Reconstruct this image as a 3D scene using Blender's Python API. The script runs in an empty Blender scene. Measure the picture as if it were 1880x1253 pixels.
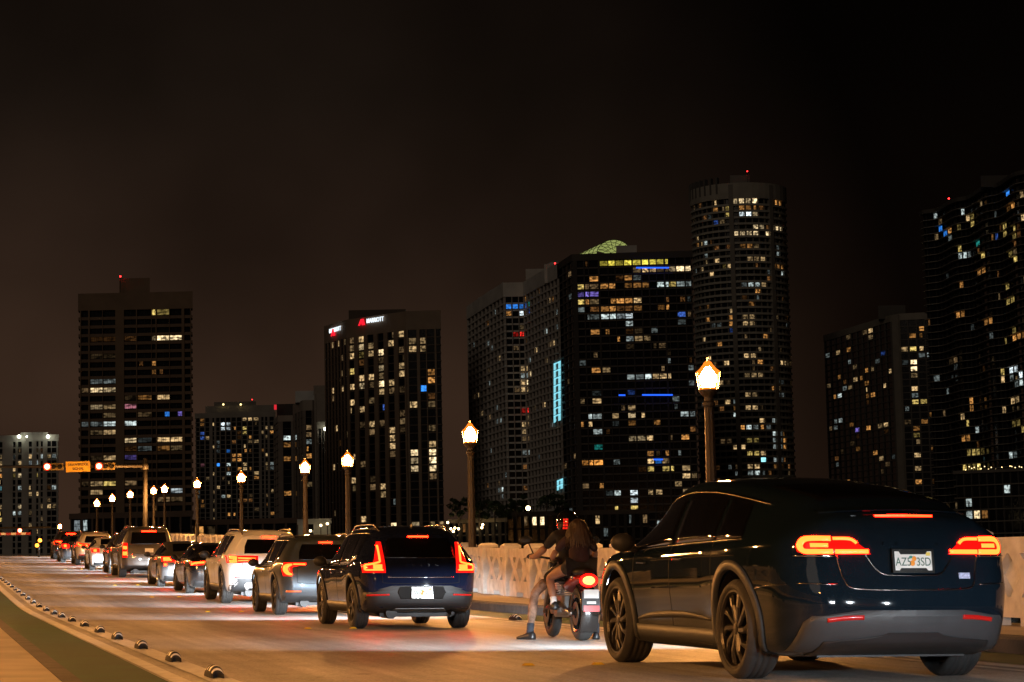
import bpy, bmesh, math, random
from mathutils import Vector, Matrix
from mathutils.bvhtree import BVHTree

R = math.radians
V = Vector
rnd = random.Random(7)
scene = bpy.context.scene
COL = scene.collection

# ------------------------------------------------------------------ camera
CAM = V((0.0, 0.0, 0.87))
YAW, PITCH, ROLL, FPX = R(15.3), R(6.03), R(1.25), 3917.0      # road runs along +Y, camera stands on the left sidewalk
FH = V((math.sin(YAW), math.cos(YAW), 0.0))
R0 = V((math.cos(YAW), -math.sin(YAW), 0.0))
CF = FH * math.cos(PITCH) + V((0, 0, 1)) * math.sin(PITCH)
U0 = R0.cross(CF)
CR = R0 * math.cos(ROLL) - U0 * math.sin(ROLL)
CU = R0 * math.sin(ROLL) + U0 * math.cos(ROLL)
cam_data = bpy.data.cameras.new('camera')
cam_data.sensor_width = 36.0
cam_data.lens = FPX / 1880.0 * 36.0
cam_data.clip_start = 0.1
cam_data.clip_end = 9000.0
cam = bpy.data.objects.new('camera', cam_data)
COL.objects.link(cam)
m3 = Matrix((CR, CU, -CF)).transposed()
cam.matrix_world = Matrix.Translation(CAM) @ m3.to_4x4()
scene.camera = cam

# ------------------------------------------------------------------ night sky lit by the city
world = bpy.data.worlds.new('World')
scene.world = world
world.use_nodes = True
wn, wl = world.node_tree.nodes, world.node_tree.links
wn.clear()
w_out = wn.new('ShaderNodeOutputWorld')
w_bg = wn.new('ShaderNodeBackground')
w_tc = wn.new('ShaderNodeTexCoord')
w_sep = wn.new('ShaderNodeSeparateXYZ')
wl.new(w_tc.outputs['Generated'], w_sep.inputs[0])
w_ramp = wn.new('ShaderNodeValToRGB')          # elevation
er = w_ramp.color_ramp
er.elements[0].position = 0.0
er.elements[0].color = (0.0310, 0.0160, 0.0095, 1)
er.elements[1].position = 1.0
er.elements[1].color = (0.0012, 0.0009, 0.0008, 1)
for p_, c_ in ((0.08, (0.0260, 0.0138, 0.0083, 1)), (0.15, (0.0155, 0.0086, 0.0055, 1)), (0.22, (0.0088, 0.0055, 0.0037, 1)), (0.32, (0.0052, 0.0034, 0.0024, 1))):
    e_ = er.elements.new(p_)
    e_.color = c_
wl.new(w_sep.outputs['Z'], w_ramp.inputs['Fac'])
w_dot = wn.new('ShaderNodeVectorMath')         # the glow is strongest over the town centre
w_dot.operation = 'DOT_PRODUCT'
w_dot.inputs[1].default_value = (math.sin(R(-4)), math.cos(R(-4)), 0.0)
wl.new(w_tc.outputs['Generated'], w_dot.inputs[0])
w_map = wn.new('ShaderNodeMapRange')
w_map.inputs['From Min'].default_value = 0.86
w_map.inputs['From Max'].default_value = 1.0
w_map.inputs['To Min'].default_value = 0.12
w_map.inputs['To Max'].default_value = 1.50
wl.new(w_dot.outputs['Value'], w_map.inputs['Value'])
w_noise = wn.new('ShaderNodeTexNoise')
w_noise.inputs['Scale'].default_value = 7.0
w_noise.inputs['Detail'].default_value = 3.0
wl.new(w_tc.outputs['Generated'], w_noise.inputs['Vector'])
w_nm = wn.new('ShaderNodeMapRange')
w_nm.inputs['From Min'].default_value = 0.3
w_nm.inputs['From Max'].default_value = 0.7
w_nm.inputs['To Min'].default_value = 0.62
w_nm.inputs['To Max'].default_value = 1.35
wl.new(w_noise.outputs['Fac'], w_nm.inputs['Value'])
w_mul = wn.new('ShaderNodeMath')
w_mul.operation = 'MULTIPLY'
wl.new(w_map.outputs[0], w_mul.inputs[0])
wl.new(w_nm.outputs[0], w_mul.inputs[1])
wl.new(w_ramp.outputs['Color'], w_bg.inputs['Color'])
wl.new(w_mul.outputs[0], w_bg.inputs['Strength'])
wl.new(w_bg.outputs[0], w_out.inputs['Surface'])

# added warm sun lamp standing in for city glow, models the facades
sun_d = bpy.data.lights.new('city_glow_fill', 'SUN')
sun_d.energy = 0.15
sun_d.angle = R(30)
sun_d.color = (1.0, 0.80, 0.62)
sun_o = bpy.data.objects.new('city_glow_fill', sun_d)
COL.objects.link(sun_o)
sun_o.rotation_euler = V((0.62, 0.78, -0.42)).to_track_quat('-Z', 'Y').to_euler()

vs = scene.view_settings
vs.view_transform = 'Standard'
vs.look = 'None'
vs.exposure = 0.0
vs.gamma = 1.0
vs.use_curve_mapping = False
cy = scene.cycles
cy.use_denoising = True
cy.max_bounces = 5
cy.diffuse_bounces = 2
cy.glossy_bounces = 3
cy.transmission_bounces = 3
cy.sample_clamp_indirect = 3.0
cy.sample_clamp_direct = 0.0
cy.use_light_tree = True
cy.caustics_reflective = False
cy.caustics_refractive = False


# ------------------------------------------------------------------ helpers
def unproj(px, py, D):
    d = CF + CR * ((px - 940.0) / FPX) - CU * ((py - 626.5) / FPX)
    return CAM + d * (D / d.dot(FH))


def proj(p):
    d = V(p) - CAM
    w = d.dot(CF)
    return 940 + FPX * d.dot(CR) / w, 626.5 - FPX * d.dot(CU) / w


def hexc(r, g, b):
    f = lambda c: ((c / 255.0 + 0.055) / 1.055) ** 2.4 if c > 10 else c / 255.0 / 12.92
    return (f(r), f(g), f(b))


MATS = {}


def mat(name, col=(0.5, 0.5, 0.5), rough=0.5, metal=0.0, emit=None, es=0.0, var=None, bump=None, coat=0.0, spec=0.5,
        sample=True, rvar=None, coord='Object'):
    """procedural material: var=(scale, amount) colour mottling, bump=(scale, strength), rvar=(scale, amount)"""
    if name in MATS:
        return MATS[name]
    m = bpy.data.materials.new(name)
    m.use_nodes = True
    n, l = m.node_tree.nodes, m.node_tree.links
    b = n['Principled BSDF']
    b.inputs['Base Color'].default_value = (*col, 1)
    b.inputs['Roughness'].default_value = rough
    b.inputs['Metallic'].default_value = metal
    b.inputs['Specular IOR Level'].default_value = spec
    if coat:
        b.inputs['Coat Weight'].default_value = coat
        b.inputs['Coat Roughness'].default_value = 0.04
    tc = n.new('ShaderNodeTexCoord')

    def noise(scale, detail=5):
        t = n.new('ShaderNodeTexNoise')
        t.inputs['Scale'].default_value = scale
        t.inputs['Detail'].default_value = detail
        l.new(tc.outputs[coord], t.inputs['Vector'])
        return t
    if var:
        t = noise(var[0])
        mr = n.new('ShaderNodeMapRange')
        mr.inputs['From Min'].default_value = 0.25
        mr.inputs['From Max'].default_value = 0.75
        mr.inputs['To Min'].default_value = 1 - var[1]
        mr.inputs['To Max'].default_value = 1 + var[1]
        l.new(t.outputs['Fac'], mr.inputs['Value'])
        mx = n.new('ShaderNodeVectorMath')
        mx.operation = 'SCALE'
        mx.inputs[0].default_value = col
        l.new(mr.outputs[0], mx.inputs['Scale'])
        l.new(mx.outputs[0], b.inputs['Base Color'])
    if rvar:
        t = noise(rvar[0], 3)
        mr = n.new('ShaderNodeMapRange')
        mr.inputs['To Min'].default_value = max(0.02, rough - rvar[1])
        mr.inputs['To Max'].default_value = min(1, rough + rvar[1])
        l.new(t.outputs['Fac'], mr.inputs['Value'])
        l.new(mr.outputs[0], b.inputs['Roughness'])
    if bump:
        t = noise(bump[0])
        bp = n.new('ShaderNodeBump')
        bp.inputs['Strength'].default_value = bump[1]
        bp.inputs['Distance'].default_value = 0.02
        l.new(t.outputs['Fac'], bp.inputs['Height'])
        l.new(bp.outputs[0], b.inputs['Normal'])
    if emit:
        b.inputs['Emission Color'].default_value = (*emit, 1)
        b.inputs['Emission Strength'].default_value = es
    if not sample:
        m.cycles.emission_sampling = 'NONE'
    MATS[name] = m
    return m


def mesh(name, verts, faces, mats=(), midx=None, smooth=False):
    me = bpy.data.meshes.new(name)
    me.from_pydata([tuple(v) for v in verts], [], faces)
    for m in (mats if isinstance(mats, (list, tuple)) else [mats]):
        me.materials.append(m)
    if midx:
        me.polygons.foreach_set('material_index', midx)
    if smooth:
        me.polygons.foreach_set('use_smooth', [True] * len(me.polygons))
    me.update()
    return me


def fixn(me):
    bm = bmesh.new()
    bm.from_mesh(me)
    bmesh.ops.recalc_face_normals(bm, faces=bm.faces)
    bm.to_mesh(me)
    bm.free()
    return me


def obj(name, data, parent=None, loc=None, rot=None, scale=None):
    o = bpy.data.objects.new(name, data)
    COL.objects.link(o)
    if parent is not None:
        o.parent = parent
    if loc is not None:
        o.location = loc
    if rot is not None:
        o.rotation_euler = rot
    if scale is not None:
        o.scale = scale
    return o


def tag(o, label=None, cat=None, group=None, kind=None):
    if label:
        o['label'] = label
    if cat:
        o['category'] = cat
    if group:
        o['group'] = group
    if kind:
        o['kind'] = kind
    return o


def thing(name, label, cat, loc=(0, 0, 0), rotz=0.0, group=None):
    o = obj(name, None, None, loc, (0, 0, rotz))
    o.empty_display_size = 0.3
    return tag(o, label, cat, group)


class MB:
    """collects simple solids into one mesh"""

    def __init__(s):
        s.v, s.f, s.m = [], [], []
        s.cur = 0

    def add(s, vs_, fs_):
        k = len(s.v)
        s.v += [V(v) for v in vs_]
        for f in fs_:
            s.f.append([i + k for i in f])
            s.m.append(s.cur)

    def box(s, x0, x1, y0, y1, z0, z1, mtx=None, ch=0.0):
        if ch:
            pts = [(x0 + ch, y0), (x1 - ch, y0), (x1, y0 + ch), (x1, y1 - ch), (x1 - ch, y1), (x0 + ch, y1), (x0, y1 - ch), (x0, y0 + ch)]
            s.prism(pts, z0, z1, mtx)
            return
        vs_ = [V((x, y, z)) for z in (z0, z1) for x, y in ((x0, y0), (x1, y0), (x1, y1), (x0, y1))]
        if mtx:
            vs_ = [mtx @ v for v in vs_]
        s.add(vs_, [(3, 2, 1, 0), (4, 5, 6, 7), (0, 1, 5, 4), (1, 2, 6, 5), (2, 3, 7, 6), (3, 0, 4, 7)])

    def prism(s, pts, z0, z1, mtx=None, top=1.0):
        n = len(pts)
        cx = sum(p[0] for p in pts) / n
        cyy = sum(p[1] for p in pts) / n
        vs_ = [V((x, y, z0)) for x, y in pts] + [V((cx + (x - cx) * top, cyy + (y - cyy) * top, z1)) for x, y in pts]
        if mtx:
            vs_ = [mtx @ v for v in vs_]
        s.add(vs_, [tuple(range(n - 1, -1, -1)), tuple(range(n, 2 * n))] + [(i, (i + 1) % n, n + (i + 1) % n, n + i) for i in range(n)])

    def tube(s, pts, r, seg=8, caps=True, mtx=None):
        pts = [V(p) for p in pts]
        if mtx:
            pts = [mtx @ p for p in pts]
        rs = r if isinstance(r, (list, tuple)) else [r] * len(pts)
        vs_, fs_ = [], []
        for i, p in enumerate(pts):
            t = (pts[min(i + 1, len(pts) - 1)] - pts[max(i - 1, 0)]).normalized()
            a = t.cross(V((0, 0, 1)))
            if a.length < 0.02:
                a = t.cross(V((0, 1, 0)))
            a.normalize()
            b = a.cross(t)
            for k in range(seg):
                th = 2 * math.pi * k / seg
                vs_.append(p + (a * math.cos(th) + b * math.sin(th)) * rs[i])
        for i in range(len(pts) - 1):
            for k in range(seg):
                a0, a1 = i * seg + k, i * seg + (k + 1) % seg
                fs_.append((a0, a1, a1 + seg, a0 + seg))
        if caps:
            fs_.append(tuple(range(seg - 1, -1, -1)))
            fs_.append(tuple(range(len(vs_) - seg, len(vs_))))
        s.add(vs_, fs_)

    def lathe(s, prof, seg=16, mtx=None, closed=False):
        """prof = [(r, z)...] about Z"""
        vs_, fs_ = [], []
        for r, z in prof:
            for k in range(seg):
                th = 2 * math.pi * k / seg
                v = V((r * math.cos(th), r * math.sin(th), z))
                vs_.append(mtx @ v if mtx else v)
        n = len(prof)
        for i in range(n if closed else n - 1):
            j = (i + 1) % n
            for k in range(seg):
                k2 = (k + 1) % seg
                fs_.append((i * seg + k, i * seg + k2, j * seg + k2, j * seg + k))
        s.add(vs_, fs_)

    def ball(s, c, rx, ry, rz, seg=14, rings=9, mtx=None):
        prof = []
        vs_, fs_ = [], []
        for i in range(rings + 1):
            ph = math.pi * i / rings
            for k in range(seg):
                th = 2 * math.pi * k / seg
                v = V((c[0] + rx * math.sin(ph) * math.cos(th), c[1] + ry * math.sin(ph) * math.sin(th), c[2] - rz * math.cos(ph)))
                vs_.append(mtx @ v if mtx else v)
        for i in range(rings):
            for k in range(seg):
                k2 = (k + 1) % seg
                fs_.append((i * seg + k, i * seg + k2, (i + 1) * seg + k2, (i + 1) * seg + k))
        s.add(vs_, fs_)

    def me(s, name, mats, smooth=False, fix=True):
        me = mesh(name, s.v, s.f, mats, s.m if any(s.m) else None, smooth)
        if fix:
            fixn(me)
        if smooth:
            me.polygons.foreach_set('use_smooth', [True] * len(me.polygons))
        return me

    def build(s, name, mats, parent=None, smooth=False, loc=None, rot=None, fix=True):
        return obj(name, s.me(name, mats, smooth, fix), parent, loc, rot)


def text(name, body, size, m, parent=None, loc=(0, 0, 0), rot=(0, 0, 0), ext=0.004, sx=1.0, align='CENTER', bold=0.0):
    c = bpy.data.curves.new(name, 'FONT')
    c.body = body
    c.size = size
    c.extrude = ext
    c.offset = bold
    c.align_x = align
    c.align_y = 'CENTER'
    c.materials.append(m)
    tmp = bpy.data.objects.new(name, c)
    COL.objects.link(tmp)
    me = bpy.data.meshes.new_from_object(tmp.evaluated_get(bpy.context.evaluated_depsgraph_get()))
    me.name = name
    bpy.data.objects.remove(tmp)
    return obj(name, me, parent, loc, rot, (sx, 1, 1))


def lerp(a, b, t):
    return a + (b - a) * t


def smooth01(t):
    t = max(0.0, min(1.0, t))
    return t * t * (3 - 2 * t)


def curve(tab):
    """monotone cubic interpolation through [(x, y)...]"""
    xs = [t[0] for t in tab]
    ys = [t[1] for t in tab]
    n = len(xs)
    d = [(ys[i + 1] - ys[i]) / (xs[i + 1] - xs[i]) for i in range(n - 1)]
    ms = [d[0]] + [0 if d[i - 1] * d[i] <= 0 else 2 * d[i - 1] * d[i] / (d[i - 1] + d[i]) for i in range(1, n - 1)] + [d[-1]] if n > 2 else [d[0], d[0]]

    def f(x):
        if x <= xs[0]:
            return ys[0]
        if x >= xs[-1]:
            return ys[-1]
        i = 0
        while x > xs[i + 1]:
            i += 1
        h = xs[i + 1] - xs[i]
        t = (x - xs[i]) / h
        return (ys[i] * (1 + 2 * t) * (1 - t) ** 2 + ms[i] * h * t * (1 - t) ** 2 + ys[i + 1] * t * t * (3 - 2 * t) + ms[i + 1] * h * t * t * (t - 1))
    return f


# ------------------------------------------------------------------ the lie of the road
_rise = [0.0]
for _i in range(1, 801):
    _u = _i * 0.5 - 0.25
    _rise.append(_rise[-1] + 0.5 * 0.0180 * smooth01((_u - 37) / 14.0) * (1 - 1.75 * smooth01((_u - 118) / 24.0)))


def slope_u(u):
    return 0.00577 + 0.0180 * smooth01((u - 37) / 14.0) * (1 - 1.75 * smooth01((u - 118) / 24.0))


CROSS = -0.0210


def G(u, v):
    k = max(0.0, min(399.0, u)) * 2
    i = int(k)
    return _rise[i] + (_rise[min(i + 1, 800)] - _rise[i]) * (k - i) + 0.00577 * u + CROSS * v


def road_matrix(u, v, dz=0.0, yaw=0.0):
    r = V((1, 0, CROSS)).normalized()
    f = V((0, 1, slope_u(u)))
    f = (f - r * f.dot(r)).normalized()
    up = r.cross(f)
    m = Matrix((r, f, up)).transposed().to_4x4()
    return Matrix.Translation((v, u, G(u, v) + dz)) @ m @ Matrix.Rotation(yaw, 4, 'Z')

# ------------------------------------------------------------------ setting: road, kerbs, sidewalks, water
def strip(name, v0, v1, u0, u1, dz, m, du=2.0, parent=None, kind='structure', thick=0.0):
    n = max(1, int(round((u1 - u0) / du)))
    vs_, fs_ = [], []
    vsn = max(1, int((v1 - v0) / 1.5))
    for i in range(n + 1):
        u = lerp(u0, u1, i / n)
        for j in range(vsn + 1):
            v = lerp(v0, v1, j / vsn)
            vs_.append((v, u, G(u, v) + dz))
    w = vsn + 1
    for i in range(n):
        for j in range(vsn):
            a = i * w + j
            fs_.append((a, a + 1, a + 1 + w, a + w))
    if thick:
        k = len(vs_)
        vs_ += [(x, y, z - thick) for x, y, z in vs_[:k]]
        for i in range(n):
            a, b = i * w, i * w + vsn
            fs_.append((a, a + w, a + w + k, a + k))
            fs_.append((b + w, b, b + k, b + w + k))
        for i in range(n):
            for j in range(vsn):
                a = i * w + j + k
                fs_.append((a + w, a + 1 + w, a + 1, a))
    o = obj(name, mesh(name, vs_, fs_, m), parent)
    if kind and parent is None:
        o['kind'] = kind
    return o


def road_material():
    m = bpy.data.materials.new('road_concrete')
    m.use_nodes = True
    n, l = m.node_tree.nodes, m.node_tree.links
    b = n['Principled BSDF']
    b.inputs['Roughness'].default_value = 0.58
    tc = n.new('ShaderNodeTexCoord')
    sep = n.new('ShaderNodeSeparateXYZ')
    l.new(tc.outputs['Object'], sep.inputs[0])

    def noise(scale, detail=6, sc=None, rough=0.55):
        t = n.new('ShaderNodeTexNoise')
        t.inputs['Scale'].default_value = scale
        t.inputs['Detail'].default_value = detail
        t.inputs['Roughness'].default_value = rough
        if sc:
            mp = n.new('ShaderNodeMapping')
            mp.inputs['Scale'].default_value = sc
            l.new(tc.outputs['Object'], mp.inputs[0])
            l.new(mp.outputs[0], t.inputs['Vector'])
        else:
            l.new(tc.outputs['Object'], t.inputs['Vector'])
        return t

    def rng(src, a, b_, c, d):
        r = n.new('ShaderNodeMapRange')
        r.inputs['From Min'].default_value = a
        r.inputs['From Max'].default_value = b_
        r.inputs['To Min'].default_value = c
        r.inputs['To Max'].default_value = d
        l.new(src, r.inputs['Value'])
        return r.outputs[0]

    def mul(a, b_):
        r = n.new('ShaderNodeMath')
        r.operation = 'MULTIPLY'
        l.new(a, r.inputs[0])
        l.new(b_, r.inputs[1])
        return r.outputs[0]
    f = rng(noise(0.5).outputs['Fac'], 0.3, 0.7, 0.76, 1.18)
    f = mul(f, rng(noise(38, 3, None, 0.7).outputs['Fac'], 0.3, 0.7, 0.60, 1.38))           # aggregate
    f = mul(f, rng(noise(1.0, 5, (5.0, 0.16, 1)).outputs['Fac'], 0.35, 0.7, 1.12, 0.76))    # long drag marks
    w = n.new('ShaderNodeTexWave')                                                           # wheel tracks, ~1.7 m apart
    w.inputs['Scale'].default_value = 0.188
    w.inputs['Distortion'].default_value = 0.6
    l.new(tc.outputs['Object'], w.inputs['Vector'])
    f = mul(f, rng(w.outputs['Fac'], 0, 1, 1.10, 0.78))
    vor = n.new('ShaderNodeTexVoronoi')
    vor.feature = 'DISTANCE_TO_EDGE'
    vor.inputs['Scale'].default_value = 0.34
    nz = noise(2.2)
    vm = n.new('ShaderNodeVectorMath')
    l.new(tc.outputs['Object'], vm.inputs[0])
    l.new(nz.outputs['Color'], vm.inputs[1])
    l.new(vm.outputs[0], vor.inputs['Vector'])
    f = mul(f, rng(vor.outputs['Distance'], 0.0, 0.006, 0.62, 1.0))                          # hairline cracks
    f = mul(f, rng(noise(3.1, 4).outputs['Fac'], 0.63, 0.72, 1.0, 0.58))                     # oil drips
    sc = n.new('ShaderNodeVectorMath')
    sc.operation = 'SCALE'
    sc.inputs[0].default_value = (0.46, 0.445, 0.42)
    l.new(f, sc.inputs['Scale'])
    l.new(sc.outputs[0], b.inputs['Base Color'])
    bp = n.new('ShaderNodeBump')
    bp.inputs['Strength'].default_value = 0.35
    bp.inputs['Distance'].default_value = 0.008
    l.new(noise(60, 3).outputs['Fac'], bp.inputs['Height'])
    l.new(bp.outputs[0], b.inputs['Normal'])
    return m


m_road = road_material()
m_walk = mat('sidewalk_concrete', (0.44, 0.39, 0.33), 0.85, var=(1.6, 0.22), bump=(45, 0.4))
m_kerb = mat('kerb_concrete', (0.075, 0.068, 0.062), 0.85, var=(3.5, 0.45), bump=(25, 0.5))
m_white = mat('road_paint_white', (0.74, 0.73, 0.70), 0.6, var=(9, 0.2), bump=(60, 0.3))
m_green = mat('bike_lane_green', (0.007, 0.056, 0.018), 0.7, var=(2.2, 0.3), bump=(60, 0.4))
m_conc = mat('balustrade_concrete', (0.74, 0.72, 0.68), 0.8, var=(4.5, 0.24), bump=(30, 0.35))
m_black = mat('black_rubber', (0.018, 0.018, 0.019), 0.85, var=(14, 0.25), bump=(50, 0.2))
m_dark = mat('dark_plastic', (0.022, 0.022, 0.023), 0.55, bump=(120, 0.1))
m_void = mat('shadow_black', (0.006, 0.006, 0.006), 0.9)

strip('road', 0.95, 10.42, -18, 260, 0.0, m_road, 2.0, thick=0.5)
strip('bike_lane_left', 0.96, 1.74, -18, 130, 0.004, m_green)
strip('bike_lane_right', 9.32, 10.41, -18, 130, 0.004, m_green)
for nm, va, vb in (('edge_line_left', 1.76, 1.90), ('separator_line_left', 2.04, 2.26), ('lane_line_right', 8.70, 8.84), ('separator_line_right', 8.98, 9.20)):
    strip(nm, va, vb, -18, 128, 0.008, m_white)
strip('sidewalk_left', -2.6, 0.80, -18, 200, 0.15, m_walk, thick=0.6)
strip('sidewalk_right', 10.72, 13.1, -18, 260, 0.165, m_walk, thick=0.6)


def kerb(name, v0, v1, h):
    """kerb stones laid end to end, 3 m each, as parts of the kerb"""
    root = obj(name, None)
    root['kind'] = 'structure'
    inner = v1 if v0 < 5 else v0
    k = 0
    u = -16.0
    while u < 150:
        mb = MB()
        L = 2.985
        ch = 0.03
        pts = []
        s = 1 if v0 > 5 else -1
        prof = [(v0, -0.2), (v0, h - (ch if s > 0 else 0)), (v0 + ch, h), (v1 - ch, h), (v1, h - (0 if s > 0 else ch)), (v1, -0.2)]
        vs_ = []
        for uu in (u, u + L):
            for v, z in prof:
                vs_.append((v, uu, G(uu, v) + z))
        n = len(prof)
        mb.add(vs_, [tuple(range(n)), tuple(range(2 * n - 1, n - 1, -1))] + [(i, i + 1, i + 1 + n, i + n) for i in range(n - 1)])
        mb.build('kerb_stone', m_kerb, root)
        u += 3.0


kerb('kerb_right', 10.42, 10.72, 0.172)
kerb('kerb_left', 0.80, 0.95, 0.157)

m_water = mat('bay_water_surface', (0.004, 0.006, 0.008), 0.12, bump=(0.6, 0.25))
w_ = obj('bay_water', mesh('bay_water', [(-2600, -900, -6), (3000, -900, -6), (3000, 3600, -6), (-2600, 3600, -6)], [(0, 1, 2, 3)], m_water))
w_['kind'] = 'structure'
m_land = mat('shore_land', (0.05, 0.05, 0.035), 0.9, var=(0.02, 0.3))
mb = MB()
mb.prism([(-1500, 560), (400, 520), (1600, 420), (2400, 3300), (-2200, 3300)], -7, -2.5)
mb.build('shore_ground', m_land)['kind'] = 'structure'
# ------------------------------------------------------------------ balustrades
POST_W, BAY = 0.26, 2.0


def post_mesh():
    mb = MB()
    w = 0.17
    wy = 0.12
    mb.box(-w, w, -wy, wy, -0.1, 1.06, ch=0.02)
    mb.prism([(-w - .035, -wy - .035), (w + .035, -wy - .035), (w + .035, wy + .035), (-w - .035, wy + .035)], 1.06, 1.115)
    mb.prism([(-w - .035, -wy - .035), (w + .035, -wy - .035), (w + .035, wy + .035), (-w - .035, wy + .035)], 1.115, 1.165, top=0.62)
    return mb.me('post', m_conc)


def panel_mesh():
    """precast panel: rails, bottom beam and two crossed-bar figures standing proud of a thin web (local X along the road)"""
    mb = MB()
    h = (BAY - POST_W) / 2 + 0.01
    mb.box(-h, h, -0.072, -0.045, 0.16, 0.97)                       # web, recessed
    mb.box(-h, h, -0.085, 0.085, 0.86, 1.03)                         # top rail
    mb.prism([(-0.085, -h), (0.085, -h), (0.085, h), (-0.085, h)], 1.03, 1.055, Matrix.Rotation(R(90), 4, 'Z'), top=0.93)
    mb.box(-h, h, -0.080, 0.080, 0.10, 0.345)                      # bottom beam
    z0, z1 = 0.345, 0.86
    for i, c in enumerate((-h / 2, h / 2)):
        q = h / 2
        for sgn, dy in ((1, 0.076), (-1, 0.0725)):
            # diagonal bar, thick enough to leave small triangles and slits
            xa, xb = c - sgn * q * 0.62, c + sgn * q * 0.62
            wb = q * 0.31
            poly = [(xa - wb, z0), (xa + wb, z0), (xb + wb, z1), (xb - wb, z1)]
            vs_ = [(x, -dy, z) for x, z in poly] + [(x, dy, z) for x, z in poly]
            mb.add(vs_, [(0, 1, 2, 3), (7, 6, 5, 4), (0, 4, 5, 1), (1, 5, 6, 2), (2, 6, 7, 3), (3, 7, 4, 0)])
    for x in (-h, 0.30 * h):                                        # feet; dark scupper gaps between
        mb.box(x, x + 0.7 * h, -0.08, 0.08, -0.05, 0.10)
    return mb.me('panel', m_conc)


PM, PNM = post_mesh(), panel_mesh()


def balustrade(label, v, u0, u1, lift):
    t = thing('balustrade', label, 'balustrade', (v, u0, G(u0, v)))
    n = int(round((u1 - u0) / BAY))
    for i in range(n + 1):
        u = u0 + i * BAY
        o = obj('post', PM, t)
        o.matrix_parent_inverse = t.matrix_basis.inverted()
        o.location = (v, u, G(u, v) + lift)
        if i < n:
            um = u + BAY / 2
            o = obj('panel', PNM, t)
            o.matrix_parent_inverse = t.matrix_basis.inverted()
            o.location = (v, um, G(um, v) + lift)
            o.rotation_euler = (0, (-1 if v > 5 else 1) * math.atan(slope_u(um)), R(90 if v > 5 else -90))
    return t


balustrade('white concrete balustrade with crossed-bar panels along the right sidewalk', 12.5, 14.2, 150.2, 0.165)
balustrade('white concrete balustrade on the near left side of the bridge, behind the camera', -2.0, -5.0, 39.0, 0.15)

# ------------------------------------------------------------------ street lamps
m_lamp_pole = mat('lamp_pole_paint', (0.045, 0.037, 0.03), 0.55, var=(6, 0.2), bump=(20, 0.2))
m_bulb = mat('sodium_bulb', (0.9, 0.8, 0.6), 0.4, emit=(1.0, 0.42, 0.11), es=2600.0)
m_glow = bpy.data.materials.new('sodium_glass')
m_glow.use_nodes = True
_n, _l = m_glow.node_tree.nodes, m_glow.node_tree.links
_n.clear()
_o, _a = _n.new('ShaderNodeOutputMaterial'), _n.new('ShaderNodeAddShader')
_t, _e = _n.new('ShaderNodeBsdfTransparent'), _n.new('ShaderNodeEmission')
_t.inputs['Color'].default_value = (0.93, 0.90, 0.82, 1)
_e.inputs['Color'].default_value = (1.0, 0.205, 0.016, 1)
_e.inputs['Strength'].default_value = 0.85
_l.new(_t.outputs[0], _a.inputs[0])
_l.new(_e.outputs[0], _a.inputs[1])
_l.new(_a.outputs[0], _o.inputs['Surface'])
m_glow.cycles.emission_sampling = 'NONE'


def lamp_meshes():
    a = MB()
    prof = [(0.0, 0), (0.24, 0), (0.24, 0.10), (0.20, 0.16), (0.18, 0.55), (0.20, 0.60), (0.17, 0.66), (0.13, 0.75), (0.12, 0.85)]
    a.lathe(prof, 12)
    base = a.me('base', m_lamp_pole)
    p = MB()
    seg = 16
    for i in range(2):
        pass
    prof = [(0.108, 0.84), (0.10, 2.0), (0.085, 3.45), (0.085, 3.52), (0.115, 3.55), (0.115, 3.60), (0.08, 3.63), (0.08, 3.70), (0.135, 3.75), (0.175, 3.80), (0.175, 3.83), (0.0, 3.83)]
    vs_, fs_ = [], []
    for i, (r, z) in enumerate(prof):
        for k in range(seg):
            th = 2 * math.pi * k / seg
            rr = r * (0.9 if (k % 2 and 0.84 <= z < 3.5) else 1.0)       # fluting
            vs_.append((rr * math.cos(th), rr * math.sin(th), z))
    for i in range(len(prof) - 1):
        for k in range(seg):
            k2 = (k + 1) % seg
            fs_.append((i * seg + k, i * seg + k2, (i + 1) * seg + k2, (i + 1) * seg + k))
    p.add(vs_, fs_)
    pole = p.me('pole', m_lamp_pole)
    g = MB()
    prof = [(0.0, 3.832), (0.165, 3.832), (0.172, 3.86), (0.212, 4.12), (0.215, 4.15), (0.15, 4.20), (0.118, 4.24), (0.088, 4.275), (0.07, 4.31), (0.03, 4.34), (0.0, 4.345)]
    g.lathe(prof, 8)
    glass = g.me('lantern_glass', m_glow)
    bl = MB()
    bl.lathe([(0.0, 3.875), (0.108, 3.88), (0.126, 3.95), (0.140, 4.04), (0.132, 4.10), (0.088, 4.165), (0.058, 4.205), (0.03, 4.235), (0.0, 4.24)], 12)
    bulb = bl.me('bulb', m_bulb, True)
    f = MB()
    f.lathe([(0.0, 4.346), (0.025, 4.348), (0.02, 4.37), (0.032, 4.395), (0.02, 4.42), (0.0, 4.43)], 8)
    fin = f.me('finial', m_lamp_pole)
    c = MB()
    for k in range(8):
        th = 2 * math.pi * k / 8
        d = V((math.cos(th), math.sin(th), 0))
        c.tube([d * 0.174 + V((0, 0, 3.84)), d * 0.218 + V((0, 0, 4.135))], 0.003, 4)
    cage = c.me('lantern_frame', m_lamp_pole)
    return [('base', base), ('pole', pole), ('lantern_glass', glass), ('bulb', bulb), ('lantern_frame', cage), ('finial', fin)]


LM = lamp_meshes()
ORD = ['first', 'second', 'third', 'fourth', 'fifth', 'sixth', 'seventh', 'eighth', 'ninth', 'tenth', 'eleventh', 'twelfth', 'thirteenth',
       'fourteenth', 'fifteenth', 'sixteenth', 'seventeenth', 'eighteenth', 'nineteenth', 'twentieth', 'twenty-first', 'twenty-second', 'twenty-third', 'twenty-fourth']


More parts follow.
